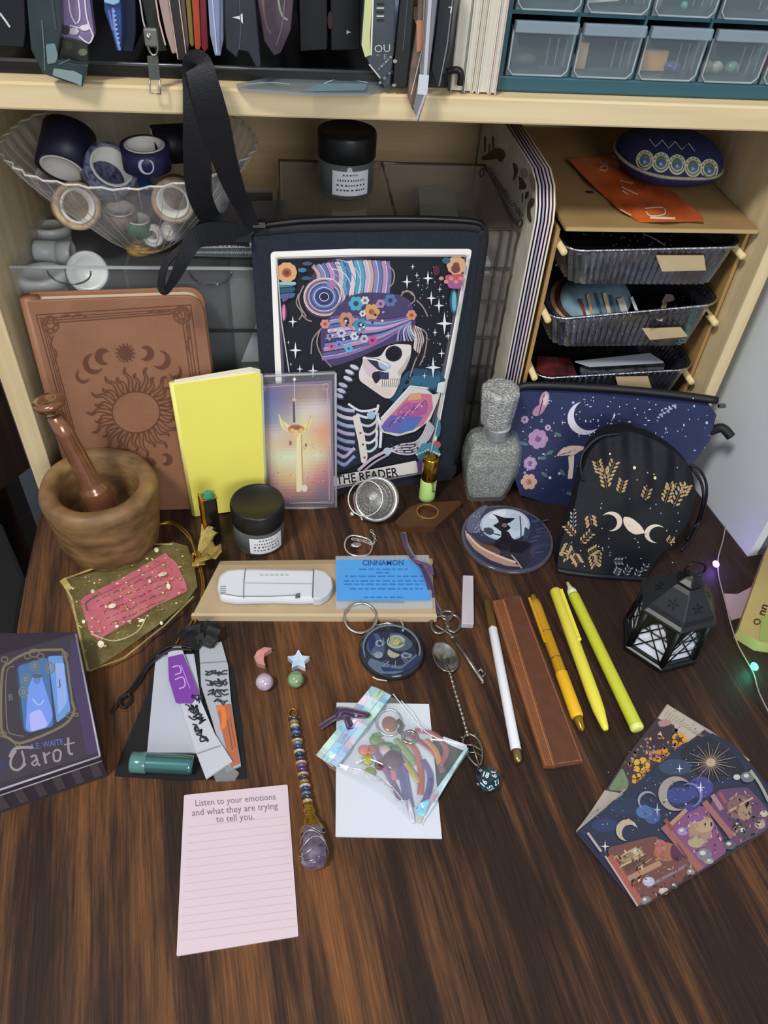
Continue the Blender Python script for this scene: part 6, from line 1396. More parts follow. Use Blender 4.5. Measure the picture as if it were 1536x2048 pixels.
MB().bb((OX0, OY0-.0012, OZ-.0015), (OX1, OY0, OZ+.0006)).build('front_rail', edgel, lo_)
for zz_ in (.155, .10, .05): MB().bb((OX0, OY0-.001, zz_), (OX1, OY0-.0001, zz_+.003)).build('drawer_rail', edge, lo_)
MB().bb((-.128, OY0+.003, .003), (-.126, OY1-.003, OZ-.003)).build('divider', edge, lo_)
for xx in (-.168, -.062): MB().tube([Vector((xx+.016*math.cos(t), OY0-.0006, .2085-.011*math.sin(t))) for t in [PI*i/14 for i in range(15)]], .0007, 6).build('finger_notch', edge, lo_)
MB().bb((OX0+.003, OY1-.004, .003), (OX1-.003, OY1-.0025, OZ-.004)).build('back_sheet', M('#2f3030', .6), lo_)
# contents
wj = M('#cdd2d2', .35)
def wjar(lab, c, ax, r, h, lid=True):
    t = thing('white_jar', lab, 'jar', c, 'white plastic jars in the organizer'); ax = Vector(ax).normalized()
    MB().lathe([(0, 0), (r*.9, 0), (r*.94, .002), (r*.94, h*.6), (0, h*.6)], c, ax, 32).build('body', wj, t)
    MB().lathe([(0, h*.6), (r, h*.6+.0002), (r, h*.97), (r*.93, h), (r*.7, h), (r*.66, h-.001), (0, h-.001)], c, ax, 32).build('lid', M('#d8dcdb', .3), t)
    return t
bj = lambda x, y, yy: V(x, y, yy)
wjar('white plastic jar standing upright, front left one in the clear organizer', bj(98, 612, .594), (0, 0, 1), .0185, .030)
wjar('white round jar tipped forward with its lid facing out, above the journal', bj(182, 548, .61), (.02, -.8, .55), .0165, .014)
wjar('small white jar lying on its side with open hollow end at the back left', bj(72, 502, .630), (1, -.1, 0), .0095, .030)
wjar('white jar standing behind the tipped one at the left wall of the organizer', bj(112, 500, .668), (0, .1, 1), .016, .022)
def item(name, label, cat, a, b, mat, bev=.0008, group=None): return tag(MB().bb(a, b).build(name, mat, None, bev), label, cat, group)
item('black_case', 'black case inside the clear organizer between the journal and the skeleton pouch', 'case', (-.095, .575, .101), (-.052, .66, .196), M('#26282c', .4))
item('grey_case', 'grey green box inside the clear organizer beside the black case', 'case', (-.049, .576, .104), (-.022, .65, .198), M('#59605a', .5))
o = slab('white_leaflet', None, M('#b4bac0', .5), [(482, 724), (516, 640), (540, 640), (540, 722)], VP(.5715), .0008, r=1); tag(o, 'white leaflet corner showing at the left edge of the skeleton pouch', 'paper')
item('black_box', 'black box at the bottom of the clear organizer above the yellow notebook', 'box', (-.125, .574, .006), (-.03, .68, .045), M('#101112', .4))
# papers on top
pb = thing('paper_stack', 'stack of white printed booklets on the clear organizer left of the skeleton pouch', 'papers', (-.05, .60, OZ+.001))
for k, c in enumerate(('#5d625f', '#8d9a95', '#5a5f5e', '#c3cbcc')):
    MB().box((-.052+.001*k, .6+.0008*k, OZ+.0022+k*.0021), (.058, .034, .0019), rz=.03*k-.04).build('booklet', M(c, .6), pb)
Sb = DK(OZ+.0098); a = Art(Sb, .0004)
rs = random.Random(6); 
for row in range(3):
    x = 398+row*3
    while x < 498: a.line([(x, 488+row*9), (x+rs.uniform(-1, 3), 495+row*9)], 1.6, '#545a60', up=False); x += rs.uniform(3, 6)
a.build('print', pb)
o = slab('grey_card', None, M('#807f86', .6), [(440, 405), (572, 400), (580, 448), (520, 452), (418, 448)], DK(OZ+.0035), .0014, r=1); tag(o, 'grey card lying behind the printed booklets on the organizer', 'card')
# bowl
BC = Vector((-.112, .602, OZ+.0008))
bw = thing('fluted_bowl', 'large clear fluted plastic bowl full of tape rolls on the organizer', 'bowl', BC)
def flute(t, r, z): return 1+.018*math.cos(36*t)*min(1, z/.02)+.010*math.cos(9*t+1)*max(0, (z-.06)/.02)
MB().lathe([(.0, 0), (.0145, 0), (.018, .0025), (.030, .012), (.050, .033), (.068, .052), (.081, .068), (.088, .080), (.0895, .0805), (.0865, .080), (.0795, .0685), (.0665, .0525), (.0485, .034), (.028, .0132), (.016, .0035), (0, .002)], BC, n=216, mod=flute).build('shell', M('#cfd0cc', .06, alpha=.17, coat=1), bw)
m_ = MB()
for i in range(36):
    t = 2*PI*i/36; dv_ = Vector((math.cos(t), math.sin(t), 0))
    m_.tube([BC+dv_*r_+Vector((0, 0, z_)) for r_, z_ in ((.019, .003), (.031, .012), (.051, .033), (.069, .052), (.082, .068), (.089, .080))], .00035, 4)
m_.build('ribs', M('#c9c2b4', .1, alpha=.45, coat=1), bw)
MB().tube([BC+Vector((math.cos(t)*.0885*flute(t, 0, .08), math.sin(t)*.0885*flute(t, 0, .08), .0805)) for t in [2*PI*i/144 for i in range(144)]], .0008, 6, closed=True).build('rim', M('#d9d4c8', .1, alpha=.6, coat=1), bw)
MB().tube([BC+Vector((math.cos(t)*.0145, math.sin(t)*.0145, .0012)) for t in [2*PI*i/30 for i in range(30)]], .0012, 6, closed=True).build('foot_ring', M('#b09058', .2, alpha=.7, coat=1), bw)
def roll(label, px, py, yy, ax, R, w, col, core='#d9d6d0', rin=.78, group='tape rolls in the fluted bowl', patt=None):
    c = V(px, py, yy); ax = Vector(ax).normalized(); t = thing('tape_roll', label, 'tape', c, group)
    MB().lathe([(R*rin+.0008, -w/2), (R, -w/2), (R, w/2), (R*rin+.0008, w/2), (R*rin+.0008, -w/2)], c, ax, 36).build('tape', M(col, .45, noise_=.25, ns=150) if not patt else M(col, .45, noise_=.5, ns=patt[1], col2=patt[0]), t)
    MB().lathe([(R*rin-.0012, -w/2-.0004), (R*rin+.0008, -w/2-.0004), (R*rin+.0008, w/2+.0004), (R*rin-.0012, w/2+.0004), (R*rin-.0012, -w/2-.0004)], c, ax, 36).build('core', M(core, .6), t)
    return t
roll('big dark navy tape roll at the upper left of the bowl, opening downwards', 132, 300, .60, (-.15, -.75, -.55), .0185, .030, '#15162e')
roll('navy and white patterned tape roll tilted in the middle', 218, 345, .59, (.45, -.55, .72), .0185, .017, '#20264e', patt=('#8d93ac', 260))
rm = roll('navy tape roll with a white moon print on top of the pile', 292, 312, .585, (.02, -.08, 1), .0170, .016, '#24224a')
roll('black tape roll lying on its side behind the black strap', 345, 288, .61, (-1, -.25, 0), .0135, .028, '#0f0d18')
roll('beige tape roll with white core facing out at the left wall of the bowl', 152, 412, .575, (.45, -.8, .35), .0165, .012, '#9a7a5a', patt=('#c9b394', 120), rin=.7)
roll('floral cream tape roll with wide open core at the right of the bowl', 350, 398, .578, (-.05, -.95, .15), .0155, .018, '#8d6f5e', patt=('#cdb9a4', 160), rin=.72)
roll('cream tape roll with a red edge low in the middle of the bowl', 240, 428, .60, (.1, -.2, 1), .0130, .010, '#a9a496', patt=('#6c3a34', 60))
roll('green tape roll near the bottom of the bowl', 277, 450, .598, (.1, -.15, 1), .0105, .011, '#2f6a44')
roll('thin white tape roll near the bottom right of the bowl', 308, 470, .595, (-.2, -.85, .2), .0085, .008, '#c5c6c8', rin=.6)
roll('small pale tape roll right of the thin white one in the bowl', 345, 462, .59, (-.5, -.7, .3), .0075, .010, '#a9a8ac', rin=.5)
roll('amber tape roll lying flat in the foot of the bowl', 279, 494, .602, (0, 0, 1), .0105, .006, '#c8973c', core='#dcb868', rin=.5)
roll('dark grey tape roll behind the beige one at the left of the bowl', 100, 365, .615, (.3, -.6, .5), .013, .014, '#5b4c50', patt=('#a58c90', 90))
roll('pale grey patterned tape roll at the right wall of the bowl below the strap', 430, 385, .60, (-.8, -.4, .3), .014, .012, '#77787a', patt=('#c5c5c2', 120))
c = V(292, 312, .585); m_ = MB()
for r_, x0, r2 in ((.0055, 0, .0045),):
    pts_ = []
    for i in range(24): t = 2*PI*i/24; pts_.append((t))
    Ro = .0173
    def cy_(u, w_): an = u/Ro; return c+Vector((Ro*math.sin(an), -Ro*math.cos(an), w_-.001))
    m_.add([cy_(.002+r_*math.cos(t), r_*math.sin(t)) for t in pts_]+[cy_(.002+r2*math.cos(t)*.85+.0006, r2*math.sin(t)) for t in pts_], [(i, (i+1) % 24, (i+1) % 24+24, i+24) for i in range(24)])
m_.build('moon_print', M('#c9c6dc', .5), rm)
o = strip('blue_tape_strip', None, [(285, 345, .255), (290, 365, .252), (294, 385, .248), (284, 405, .245)], .010, M('#2f66ac', .4)); tag(o, 'loose strip of bright blue tape hanging below the moon roll in the bowl', 'tape')
# ---- right clear organizer
ro = thing('clear_organizer', 'clear acrylic drawer box with two compartments behind the skeleton pouch, carrying a glass jar', 'organizer', (.09, .65, 0))
RX0, RX1, RY0, RY1, RZ = -.008, .180, .580, .715, .24
cbox('shell', ro, (RX0, RY0, .001), (RX1, RY1, RZ), .002, clear('#c9c2b8', .13))
MB().bb((RX0+.003, RY0+.003, RZ-.0022), (.083, RY1-.003, RZ-.0004)).build('lid', clear('#8f8478', .22), ro)
MB().bb((.087, RY0+.003, RZ-.0022), (RX1-.003, RY1-.003, RZ-.0004)).build('lid', clear('#9a9184', .14), ro)
for p, q in (((RX0, RY0), (RX1, RY0)), ((RX0, RY1), (RX1, RY1)), ((RX0, RY0), (RX0, RY1)), ((RX1, RY0), (RX1, RY1)), ((.085, RY0), (.085, RY1))):
    MB().tube([Vector((*p, RZ)), Vector((*q, RZ))], .0014, 6).build('top_edge', M('#4a4038', .2, alpha=.8, coat=1), ro)
for zz_ in (.205, .175, .14, .11, .07): MB().bb((RX0, RY0-.0012, zz_), (RX1, RY0-.0002, zz_+.0032)).build('drawer_rail', M('#454644', .25, alpha=.8, coat=1), ro)
for xx in (.1745, .1665): MB().bb((xx, RY0-.0022, .003), (xx+.0018, RY0-.0003, RZ)).build('corner_rail', M('#3c3c36', .25, alpha=.85, coat=1), ro)
MB().bb((RX0+.003, RY0+.02, .19), (RX1-.003, RY1-.003, .1925)).build('inner_tray', M('#6a5d50', .3), ro)
MB().bb((RX0+.003, RY0+.012, .003), (RX1-.003, RY0+.015, .186)).build('drawer_back', M('#2a2a2c', .5), ro)
for q in (V(1037, 447, .582), V(962, 345, .712)): MB().tube([q+Vector((.0004, 0, -.004)), q+Vector((.003, 0, 0)), q+Vector((.001, 0, .004)), q+Vector((-.001, 0, 0))], .0007, 6, closed=True, smooth_pts=3).build('hinge_clip', M('#1d1d1d', .3), ro)
o = slab('green_card', None, M('#93a096', .5), [(838, 374), (908, 371), (922, 470), (842, 470)], DK(.2045), .0015, r=1); tag(o, 'pale grey green card inside the clear organizer behind the skeleton pouch', 'card')
o = slab('beige_card', None, M('#777168', .5), [(908, 385), (940, 380), (962, 470), (926, 470)], DK(.1985), .0015, r=1); tag(o, 'grey beige card beside the green card inside the organizer', 'card')
item('white_box', 'small white box inside the organizer right of the skeleton pouch', 'box', (.150, .597, .1935), (.168, .61, .2035), M('#b8b8b4', .5))
jar('ointment_jar', 'black lidded glass jar with white label standing on the clear organizer under the shelf', Vector((.0475, .648, RZ+.0012)), 1.04, lab_ang=.12)
# ---- row of big printed boards
for k in range(6):
    x = .1845+k*.0028; S_ = Srf('x', x)
    P2 = [(YF+.022, .004), (.765, .004), (.765, .285), (YF+.058, .285), (YF+.040, .279), (YF+.030, .268), (YF+.026, .258)]
    t = thing('printed_board', ['cream board with brown blots and small lettering, leftmost beside the skeleton pouch', 'purple edged board, second from the left in the row of boards', 'dark edged board, third from the left in the row of boards', 'plum edged board, third from the right in the row of boards', 'pale pink edged board, second from the right in the row of boards', 'cream edged board nearest to the foil trays'][k], 'board', (x, .65, .004), 'boards standing beside the foil trays')
    ca, cb2 = [('#cbc6b6', '#d9d4c4'), ('#4a3a48', '#d8cfdc'), ('#2a2c3c', '#a8a4b8'), ('#4c3440', '#d8c8d4'), ('#6a4a50', '#ddd0d8'), ('#8a7c68', '#e4dcc4')][k]
    MB().prism([Vector((x, y_, z_)) for y_, z_ in P2], (.0013, 0, 0)).build('panel', M(ca, .45, noise_=.15, ns=50), t)
    m_ = MB(); m_.tube([Vector((x+.00065, y_-.0003, z_)) for y_, z_ in ((YF+.022, .004), (YF+.026, .258), (YF+.030, .268), (YF+.040, .279), (YF+.058, .285), (.76, .285))], .0008, 6); m_.build('edge', M(cb2, .4), t)
    if k == 0:
        a = Art(S_, .0004, z=(940, 250, 6.605)); dk3 = '#4c3d2c'
        for q in ([(150, 420), (200, 400), (300, 330), (350, 300), (440, 320), (480, 400), (440, 460), (400, 500), (360, 440), (280, 460), (180, 470)], [(190, 150), (215, 150), (210, 340), (190, 380)], [(290, 150), (320, 150), (320, 320), (300, 330)], [(250, 260), (270, 250), (265, 400), (250, 390)], [(560, 490), (620, 520), (640, 600), (600, 720), (570, 730), (590, 620)], [(640, 660), (720, 740), (760, 820), (700, 860), (650, 850), (660, 760)], [(740, 880), (780, 880), (770, 960), (730, 990)], [(800, 970), (860, 960), (850, 1060), (800, 1100), (820, 1260), (800, 1300), (760, 1230), (760, 1060)], [(690, 900), (705, 900), (700, 1030), (690, 1020)]): a.poly(q, dk3, r=10)
        for q in ([(660, 600), (720, 560), (780, 640), (700, 740)], [(780, 620), (870, 700), (870, 900), (800, 800)]): a.poly(q, '#a8927a', r=10)
        a.text('THE MOONREA COVENS', 440, 910, 88, '#4f524c', right=(.585, .81), sx=.8)
        a.build('print', t)
# ---- foil trays in a wooden rack
rk_ = thing('tray_rack', 'small wooden rack with round pegs holding three foil trays', 'rack', (.28, .64, 0))
rw = plank('#b8935c', '#9a7846', 'z')
MB().bb((.2035, .556, .001), (.2065, .762, .252)).build('side_panel', rw, rk_); MB().bb((.359, .556, .001), (.3620, .762, .252)).build('side_panel', rw, rk_)
for z_, x_ in ((.238, .2095), (.179, .2095), (.122, .2095), (.236, .3565), (.176, .3565), (.116, .3565)):
    MB().cyl((x_, .545, z_), (x_, .755, z_), .0028, n=16, bev=.0005).build('peg', M('#dcc894', .5), rk_)
MB().bb((.2066, .757, .001), (.3589, .762, .25)).build('back_board', M('#5e4a32', .6), rk_)
foil = M('#8e8f9a', .25, metal=.95, noise_=.2, ns=60, bump=.6, bs=160, dist=.001)
def tray(label, zl, zr, zb, x0=.2135, x1=.3525, back=.16):
    t = thing('foil_tray', label, 'tray', ((x0+x1)/2, .63, zb), 'foil trays in the wooden rack'); y0 = .5462; y1 = y0+back; m_ = MB(); n_ = 60
    def ring_(s, z, corr, dz):
        P = []; cxm, cym = (x0+x1)/2, (y0+y1)/2
        hx, hy = (x1-x0)/2*s, (y1-y0)/2-(1-s)*.05; r_ = .014*s
        per = []
        for (sx, sy, a0_) in ((1, -1, -PI/2), (1, 1, 0), (-1, 1, PI/2), (-1, -1, PI)):
            cxx, cyy = cxm+sx*(hx-r_), cym+sy*(hy-r_)
            for k in range(7): an = a0_+PI/2*k/6; per.append((cxx+r_*math.cos(an), cyy+r_*math.sin(an)))
        out = []
        N = len(per)
        for i in range(N):
            a_, b_ = per[i], per[(i+1) % N]; L_ = math.hypot(b_[0]-a_[0], b_[1]-a_[1]); k_ = max(1, int(L_/.0028))
            for q in range(k_): u = q/k_; out.append((a_[0]+(b_[0]-a_[0])*u, a_[1]+(b_[1]-a_[1])*u))
        return out
    base = ring_(1, 0, 0, 0); N = len(base); cxm, cym = (x0+x1)/2, (y0+y1)/2; vs = []
    lev = [(1.035, 0, 0), (1.03, .0015, 0), (.995, .001, 0), (.985, -.004, .6), (.93, -.6, 1), (.885, -.97, 1), (.85, -1, 0)]
    for s, dz, co in lev:
        for i, (x, y_) in enumerate(base):
            zt2 = zl+(zr-zl)*(x-x0)/(x1-x0); off = (.0011*co)*(1 if i % 2 else -1)
            sx_ = cxm+(x-cxm)*s; sy_ = cym+(y_-cym)*(1-(1-s)*.55) ; L_ = math.hypot(x-cxm, y_-cym)
            zz2 = zt2+dz if abs(dz) < .01 else zt2+(zb-zt2)*(-dz)
            vs.append(Vector((sx_+(x-cxm)/L_*off, sy_+(y_-cym)/L_*off, zz2)))
    fs = [(j*N+i, j*N+(i+1) % N, (j+1)*N+(i+1) % N, (j+1)*N+i) for j in range(len(lev)-1) for i in range(N)]; fs.append(tuple(range((len(lev)-1)*N, len(lev)*N)))
    m_.add(vs, fs, False); m_.build('pan', foil, t)
    m_ = MB(); m_.tube([Vector((cxm+(x-cxm)*1.03, cym+(y_-cym)*1.014, zl+(zr-zl)*(x-x0)/(x1-x0)+.0006)) for x, y_ in base], .0012, 6, closed=True); m_.build('rolled_rim', M('#b9bac4', .2, metal=1, bump=.8, bs=400), t)
    return t
t1 = tray('topmost crimped foil tray in the wooden rack, holding black starry cards', .2385, .2435, .208)
t2 = tray('middle foil tray in the wooden rack, holding round discs and a mushroom print', .179, .194, .150)
t3 = tray('lowest foil tray in the wooden rack, above the navy pouch', .121, .130, .092)
tanl = M('#b5a27c', .6, noise_=.08, ns=80)
for tr_, q, yy in ((t1, [(1312, 511), (1408, 511), (1412, 541), (1324, 543)], .5445), (t2, [(1284, 657), (1362, 655), (1376, 673), (1300, 680)], .5445), (t3, [(1231, 754), (1296, 753), (1307, 789), (1240, 786)], .5445)):
    slab('paper_label', tr_, tanl, q, VP(yy), .0006, r=1, back=(0, 1, 0))
# tray contents
o = slab('black_card', None, M('#0c0c10', .3), [(1142, 470), (1240, 462), (1395, 470), (1440, 490), (1180, 500), (1150, 492)], DK(.2385), .0015, r=2); a = Art(DK(.2385), .0003); rs = random.Random(2)
for i in range(24): a.ell(1160+rs.random()*190, 468+rs.random()*24, 1.3, 1.0, '#8b8e94', n=6)
a.line([(1285, 468), (1315, 482), (1330, 492)], 1.6, '#a6a8ac', k=3); a.build('star_print', o); tag(o, 'black card with tiny white stars in the topmost foil tray', 'card')
for k in range(7):
    c = Vector((.240+.0035*k, .600-.003*k, .166+.0021*k)); tcol = ['#3a2a26', '#5f6c74', '#8c4a34', '#3c4650', '#a88a6c', '#4c2c28', '#6f8b9a'][k]
    o = MB().lathe([(0, 0), (.030, 0), (.030, .0017), (0, .0017)], c, (-.05*k*.5, -.30, 1), 40).build('round_disc', M(tcol, .35, noise_=.3, ns=60), None)
    tag(o, ['dark brown disc, lowest of the round discs in the middle foil tray', 'slate grey disc, second lowest in the middle foil tray', 'rust red disc in the middle foil tray', 'dark slate disc at the centre of the round discs pile', 'tan disc under the two topmost round discs', 'dark red disc just beneath the topmost round disc', 'pale blue disc on top of the pile in the middle foil tray'][k], 'disc', 'round discs in the middle foil tray')
    top_d = c
SDk = DK(.1835)
a = Art(Srf('z', lambda x, y: .1812+.30*(y-.582)+.15*(x-.261)), .0012)
for q, w_, c_ in (([(1175, 590), (1185, 638)], 6, '#b89a78'), ([(1192, 588), (1204, 636)], 5, '#3c5664'), ([(1208, 588), (1220, 636)], 7, '#c8b490'), ([(1222, 592), (1232, 640)], 5, '#455a66'), ([(1240, 598), (1252, 636)], 14, '#b4b0a8'), ([(1262, 596), (1275, 628)], 6, '#c4c8c8'), ([(1160, 600), (1172, 640)], 6, '#7a3c2c')): a.line(q, w_, c_)
a.build('disc_print', o)
o = slab('mushroom_print', None, M('#120c10', .35), [(1298, 590), (1440, 578), (1420, 628), (1300, 650)], DK(.178), .0012, r=2); a = Art(DK(.178), .0003)
a.line([(1330, 606), (1318, 642)], 9, '#c9b496', w2=12); a.poly([(1322, 606), (1332, 588), (1345, 590), (1350, 600), (1338, 605)], '#b8a49c', r=3); a.line([(1352, 610), (1344, 636)], 5, '#6c2430'); a.ell(1347, 634, 5, 4, '#c8b0a4')
for i in range(24): a.ell(1360+rs.random()*50, 592+rs.random()*36, 1.6, 1.2, rs.choice(['#8c3c44', '#9a8c84', '#4a5a5c']), n=6)
a.build('mushroom_art', o); tag(o, 'black print with a pale mushroom in the middle foil tray', 'print')
o = slab('white_leaflet', None, M('#a9adb6', .5), [(1150, 722), (1300, 706), (1328, 724), (1180, 732)], DK(.125), .0012, r=1); tag(o, 'pale grey leaflet lying in the lowest foil tray', 'paper')
o = slab('red_packet', None, M('#74282c', .4, noise_=.4, ns=120, col2='#2a2024'), [(1075, 712), (1140, 716), (1155, 750), (1070, 752)], DK(.116), .003, r=2); tag(o, 'dark red packet at the left end of the lowest foil tray', 'packet')
o = slab('patterned_packet', None, M('#6c7268', .4, noise_=.6, ns=160, col2='#2a2a48'), [(1160, 733), (1330, 727), (1325, 750), (1165, 754)], DK(.1175), .003, r=2); tag(o, 'mottled green and violet packet under the pale leaflet in the lowest foil tray', 'packet')
# kraft sheet, orange bag, blue pouch on top
kb = thing('kraft_board', 'kraft cardboard sheet lying on top of the foil tray rack', 'cardboard', (.28, .64, .2535))
MB().prism([Vector((.2065, .546, .2545)), Vector((.3615, .546, .2545)), Vector((.3615, .765, .2545)), Vector((.2065, .765, .2545))], (0, 0, .0035)).build('sheet', M('#93774c', .75, noise_=.12, ns=25), kb, bev=.0006)
MB().bb((.2072, .5455, .2548), (.361, .5459, .2576)).build('cut_edge', M('#b59c6c', .8), kb)
KZ = .2582
m_ = MB(); m_.ball(Vector(DK(KZ+.0004).hit(1180, 384)), (.0035, .003, .0004), 10, 4); m_.build('dark_hole', M('#1d1410', .8), kb)
def owv(x, y): return KZ+.0022+.0012*math.sin(x*160)+.0010*math.sin(y*140+x*60)
SOr = Srf('z', owv); ob_ = thing('orange_bag', 'crinkled bright orange plastic bag with white print on the kraft cardboard', 'bag', (.28, .6, KZ))
puff('film', ob_, M('#c05a26', .3, noise_=.2, ns=40, coat=.5), [(1137, 318), (1262, 310), (1300, 345), (1330, 370), (1405, 432), (1408, 441), (1280, 443), (1235, 415), (1165, 350)], SOr, (0, 0, -.0006), 14)
a = Art(SOr, .0004)
for q in ([(1196, 318), (1206, 330), (1216, 322)], [(1200, 335), (1214, 332), (1212, 342), (1198, 340)], [(1222, 312), (1236, 318), (1246, 330), (1232, 334), (1226, 326)], [(1240, 362), (1266, 368)], [(1242, 374), (1262, 384), (1276, 390)], [(1244, 382), (1256, 390)], [(1290, 418), (1325, 416), (1328, 430), (1300, 432), (1292, 424)]): a.line(q, 2.4, '#d8b8a4', k=3)
a.line([(1300, 436), (1350, 438)], 5, '#d8c49c'); a.line([(1240, 420), (1262, 432)], 3, '#d8a888'); a.build('print', ob_)
PCX, PCY, PCZ, PRX, PRY, PRZ = .3175, .643, KZ+.0190, .0425, .046, .0185
def bpf(x, y):
    u = (x-PCX)/PRX; v = (y-PCY)/PRY; return PCZ+PRZ*max(0, 1-abs(u)**3-v*v)**.5
SBP = Srf('z', bpf); bp_ = thing('patterned_pouch', 'small navy embroidered pouch with white zigzags and flowers on the kraft cardboard', 'bag', (.3175, .643, KZ))
def pil(d):
    n3 = (abs(d[0])**3+abs(d[1])**2+abs(d[2])**2); k = 1.0
    for _ in range(12):
        f_ = (abs(d[0])*k)**3+(d[1]*k)**2+(d[2]*k)**2-1; g_ = 3*abs(d[0])**3*k*k+2*k*(d[1]**2+d[2]**2); k -= f_/g_
    return k
MB().ball((PCX, PCY, PCZ), (PRX, PRY, PRZ), 40, 24, fn=pil).build('fabric', M('#1f2450', .8, bump=.6, bs=900), bp_)
MB().tube([Vector((PCX+PRX*pil((math.cos(t), math.sin(t), 0))*math.cos(t), PCY+PRY*pil((math.cos(t), math.sin(t), 0))*math.sin(t), PCZ-.001)) for t in [2*PI*i/50 for i in range(50)]], .0014, 6, closed=True).build('beaded_edge', M('#a49f88', .6, bump=1, bs=900), bp_)
a = Art(SBP, .0006, z=(1040, 260, 3.097))
for i in range(5):
    x = 745+i*98; y_ = 158+i*14
    a.ell(x+30, y_+30, 56, 62, '#5d6f55'); a.ring(x+30, y_+30, 50, 56, 9, '#b9b49a'); a.ring(x+30, y_+28, 36, 40, 5, '#cfcab0'); a.ell(x+30, y_+36, 24, 18, '#3a4c96'); flow(x+30, y_+42, 18, '#5a6cb8', '#c9c6a8', 5); 
    for t in range(6): a.ell(x+30+42*math.cos(PI+t*.62), y_+22+44*math.sin(PI+t*.62), 6, 6, '#d8d4be', n=6)
for i in range(7): a.line([(800+i*80, 62+i*9), (838+i*80, 110+i*9), (880+i*80, 68+i*9)], 7, '#a9aab4')
for i in range(7): a.line([(800+i*80, 40+i*9), (838+i*80, 84+i*9), (880+i*80, 46+i*9)], 3.5, '#7f82a0')
a.build('embroidery', bp_)
# ================================================================ upper shelf
ZS = ZT+.0004
fr2 = thing('filing_rack', 'black filing rack full of pouches and bags on the upper shelf', 'rack', (-.04, .62, ZS))
bkp = M('#0f1012', .4)
MB().bb((-.205, .545, ZS), (.104, .72, ZS+.003)).build('base', bkp, fr2); MB().bb((-.205, .716, ZS+.003), (.104, .72, .56)).build('back_panel', bkp, fr2)  # black back panel added to give the darkness behind the pouches
MB().tube([Vector((-.208, .541, .3585)), Vector((.102, .541, .3585))], .0011, 8).build('front_rail', M('#5a5c60', .3, metal=.6), fr2)
MB().bb((-.205, .5445, ZS+.0002), (.104, .5452, .358)).build('front_lip', bkp, fr2)
MB().tube([V(893, 143, .533), V(915, 140, .5315), V(922, 150, .531), V(920, 170, .531)], .0022, 8, smooth_pts=5).build('curved_foot', bkp, fr2)
def hang(name, label, cat, pts, mat, yf, dep, art=None, group=None, bev=.0006):
    P = [V(x, y_, yf) for x, y_ in pts]
    o = MB().prism(P, (0, dep, 0)).build(name, mat, None, bev); tag(o, label, cat, group)
    if art:
        a = Art(VP(yf), .0004); art(a); a.build('print', o)
    return o
GR = 'pouches and bags in the black filing rack'; dkf = lambda c, r=.35, n=.3: M(c, r, noise_=n, ns=40, coat=.3)
T = -60
def A1(a): a.line([(0, 26), (12, 42), (20, 54)], 4, '#c9cbcc', k=3)
hang('black_pouch', 'black pouch with a white curved line at the left end of the filing rack', 'pouch', [(-25, T), (48, T), (52, 60), (48, 95), (-15, 92)], dkf('#17181a'), .5485, .12, A1, GR)
def A2(a): a.poly([(92, 88), (110, 86), (116, 110), (112, 125), (95, 128)], '#6f8587', r=4); a.line([(84, 40), (88, 90), (90, 140)], 2.5, '#5a6c70'); a.poly([(108, 136), (150, 142), (165, 150), (163, 172), (148, 165), (105, 150)], '#7f9294', r=3); a.line([(118, 128), (140, 118)], 3, '#4f6063'); a.line([(104, 0), (112, 60)], 5, '#39454a')
hang('foil_bag', 'dark grey teal plastic bag drooping over the shelf edge at the left', 'bag', [(48, T), (118, T), (124, 60), (112, 118), (150, 128), (176, 130), (165, 174), (145, 168), (86, 148), (62, 100)], dkf('#2c3739', .25), .520, .007, A2, GR)
def A3(a):
    for q in ([(133, T), (140, 20), (152, 48)], [(148, T), (160, 25), (155, 46)], [(168, T), (172, 25), (186, 70)], [(140, 50), (160, 55), (176, 48)], [(158, 72), (178, 86), (187, 70)]): a.line(q, 3, '#d8cde0', k=4)
    a.ell(148, 62, 10, 7, '#cfc6d4'); a.ell(170, 55, 10, 6, '#dcd4e0'); a.ell(132, 60, 8, 10, '#3a3040')
hang('lilac_bag', 'crumpled shiny lilac bag beside the grey teal one in the filing rack', 'bag', [(126, T), (172, T), (189, 72), (180, 88), (152, 80), (122, 72)], dkf('#7d7092', .2, .4), .5275, .007, A3, GR)
hang('olive_packet', 'dark olive packet under the lilac bag', 'packet', [(124, 72), (176, 84), (176, 126), (150, 126), (118, 114)], dkf('#2f3229', .3, .6), .5282, .007, lambda a: (a.ell(166, 104, 9, 7, '#6a6c50'), a.ell(138, 90, 8, 8, '#4a4c3c')), GR)
def A5(a):
    a.line([(226, 15), (230, 60), (240, 100)], 5, '#6f88c4', k=3); a.line([(218, 20), (226, 60)], 4, '#5a70b0')
    for i in range(8): a.ell(228+i*1.4, 22+i*9, 3, 2.4, '#93a8d4', n=8)
hang('blue_bag', 'bright blue beaded bag with pale top in the filing rack', 'bag', [(206, T), (238, T), (244, 60), (243, 102), (234, 102), (222, 60), (208, 20)], dkf('#2f4780'), .5365, .1, A5, GR)
hang('navy_bag', 'dark navy bag right of the blue beaded bag', 'bag', [(239, T), (270, T), (272, 70), (266, 104), (245, 104)], dkf('#1b1f3c'), .5485, .1, None, GR)
hang('pale_blue_packet', 'small pale blue packet above the blue beaded bag at the top edge', 'packet', [(204, T), (240, T), (239, 6), (228, 11), (208, 6)], dkf('#8fb4d4', .4, .15), .5345, .0015, None, GR)
hang('zip_album', 'black album with white edge and a metal zipper in the filing rack', 'album', [(270, T), (302, T), (326, 70), (334, 102), (312, 104), (298, 70)], dkf('#23241f'), .5485, .11, lambda a: (a.line([(271, T), (286, 40), (292, 62)], 3, '#c9c9c4'), a.line([(303, T), (318, 40), (331, 90)], 3, '#c7aba4')), GR)
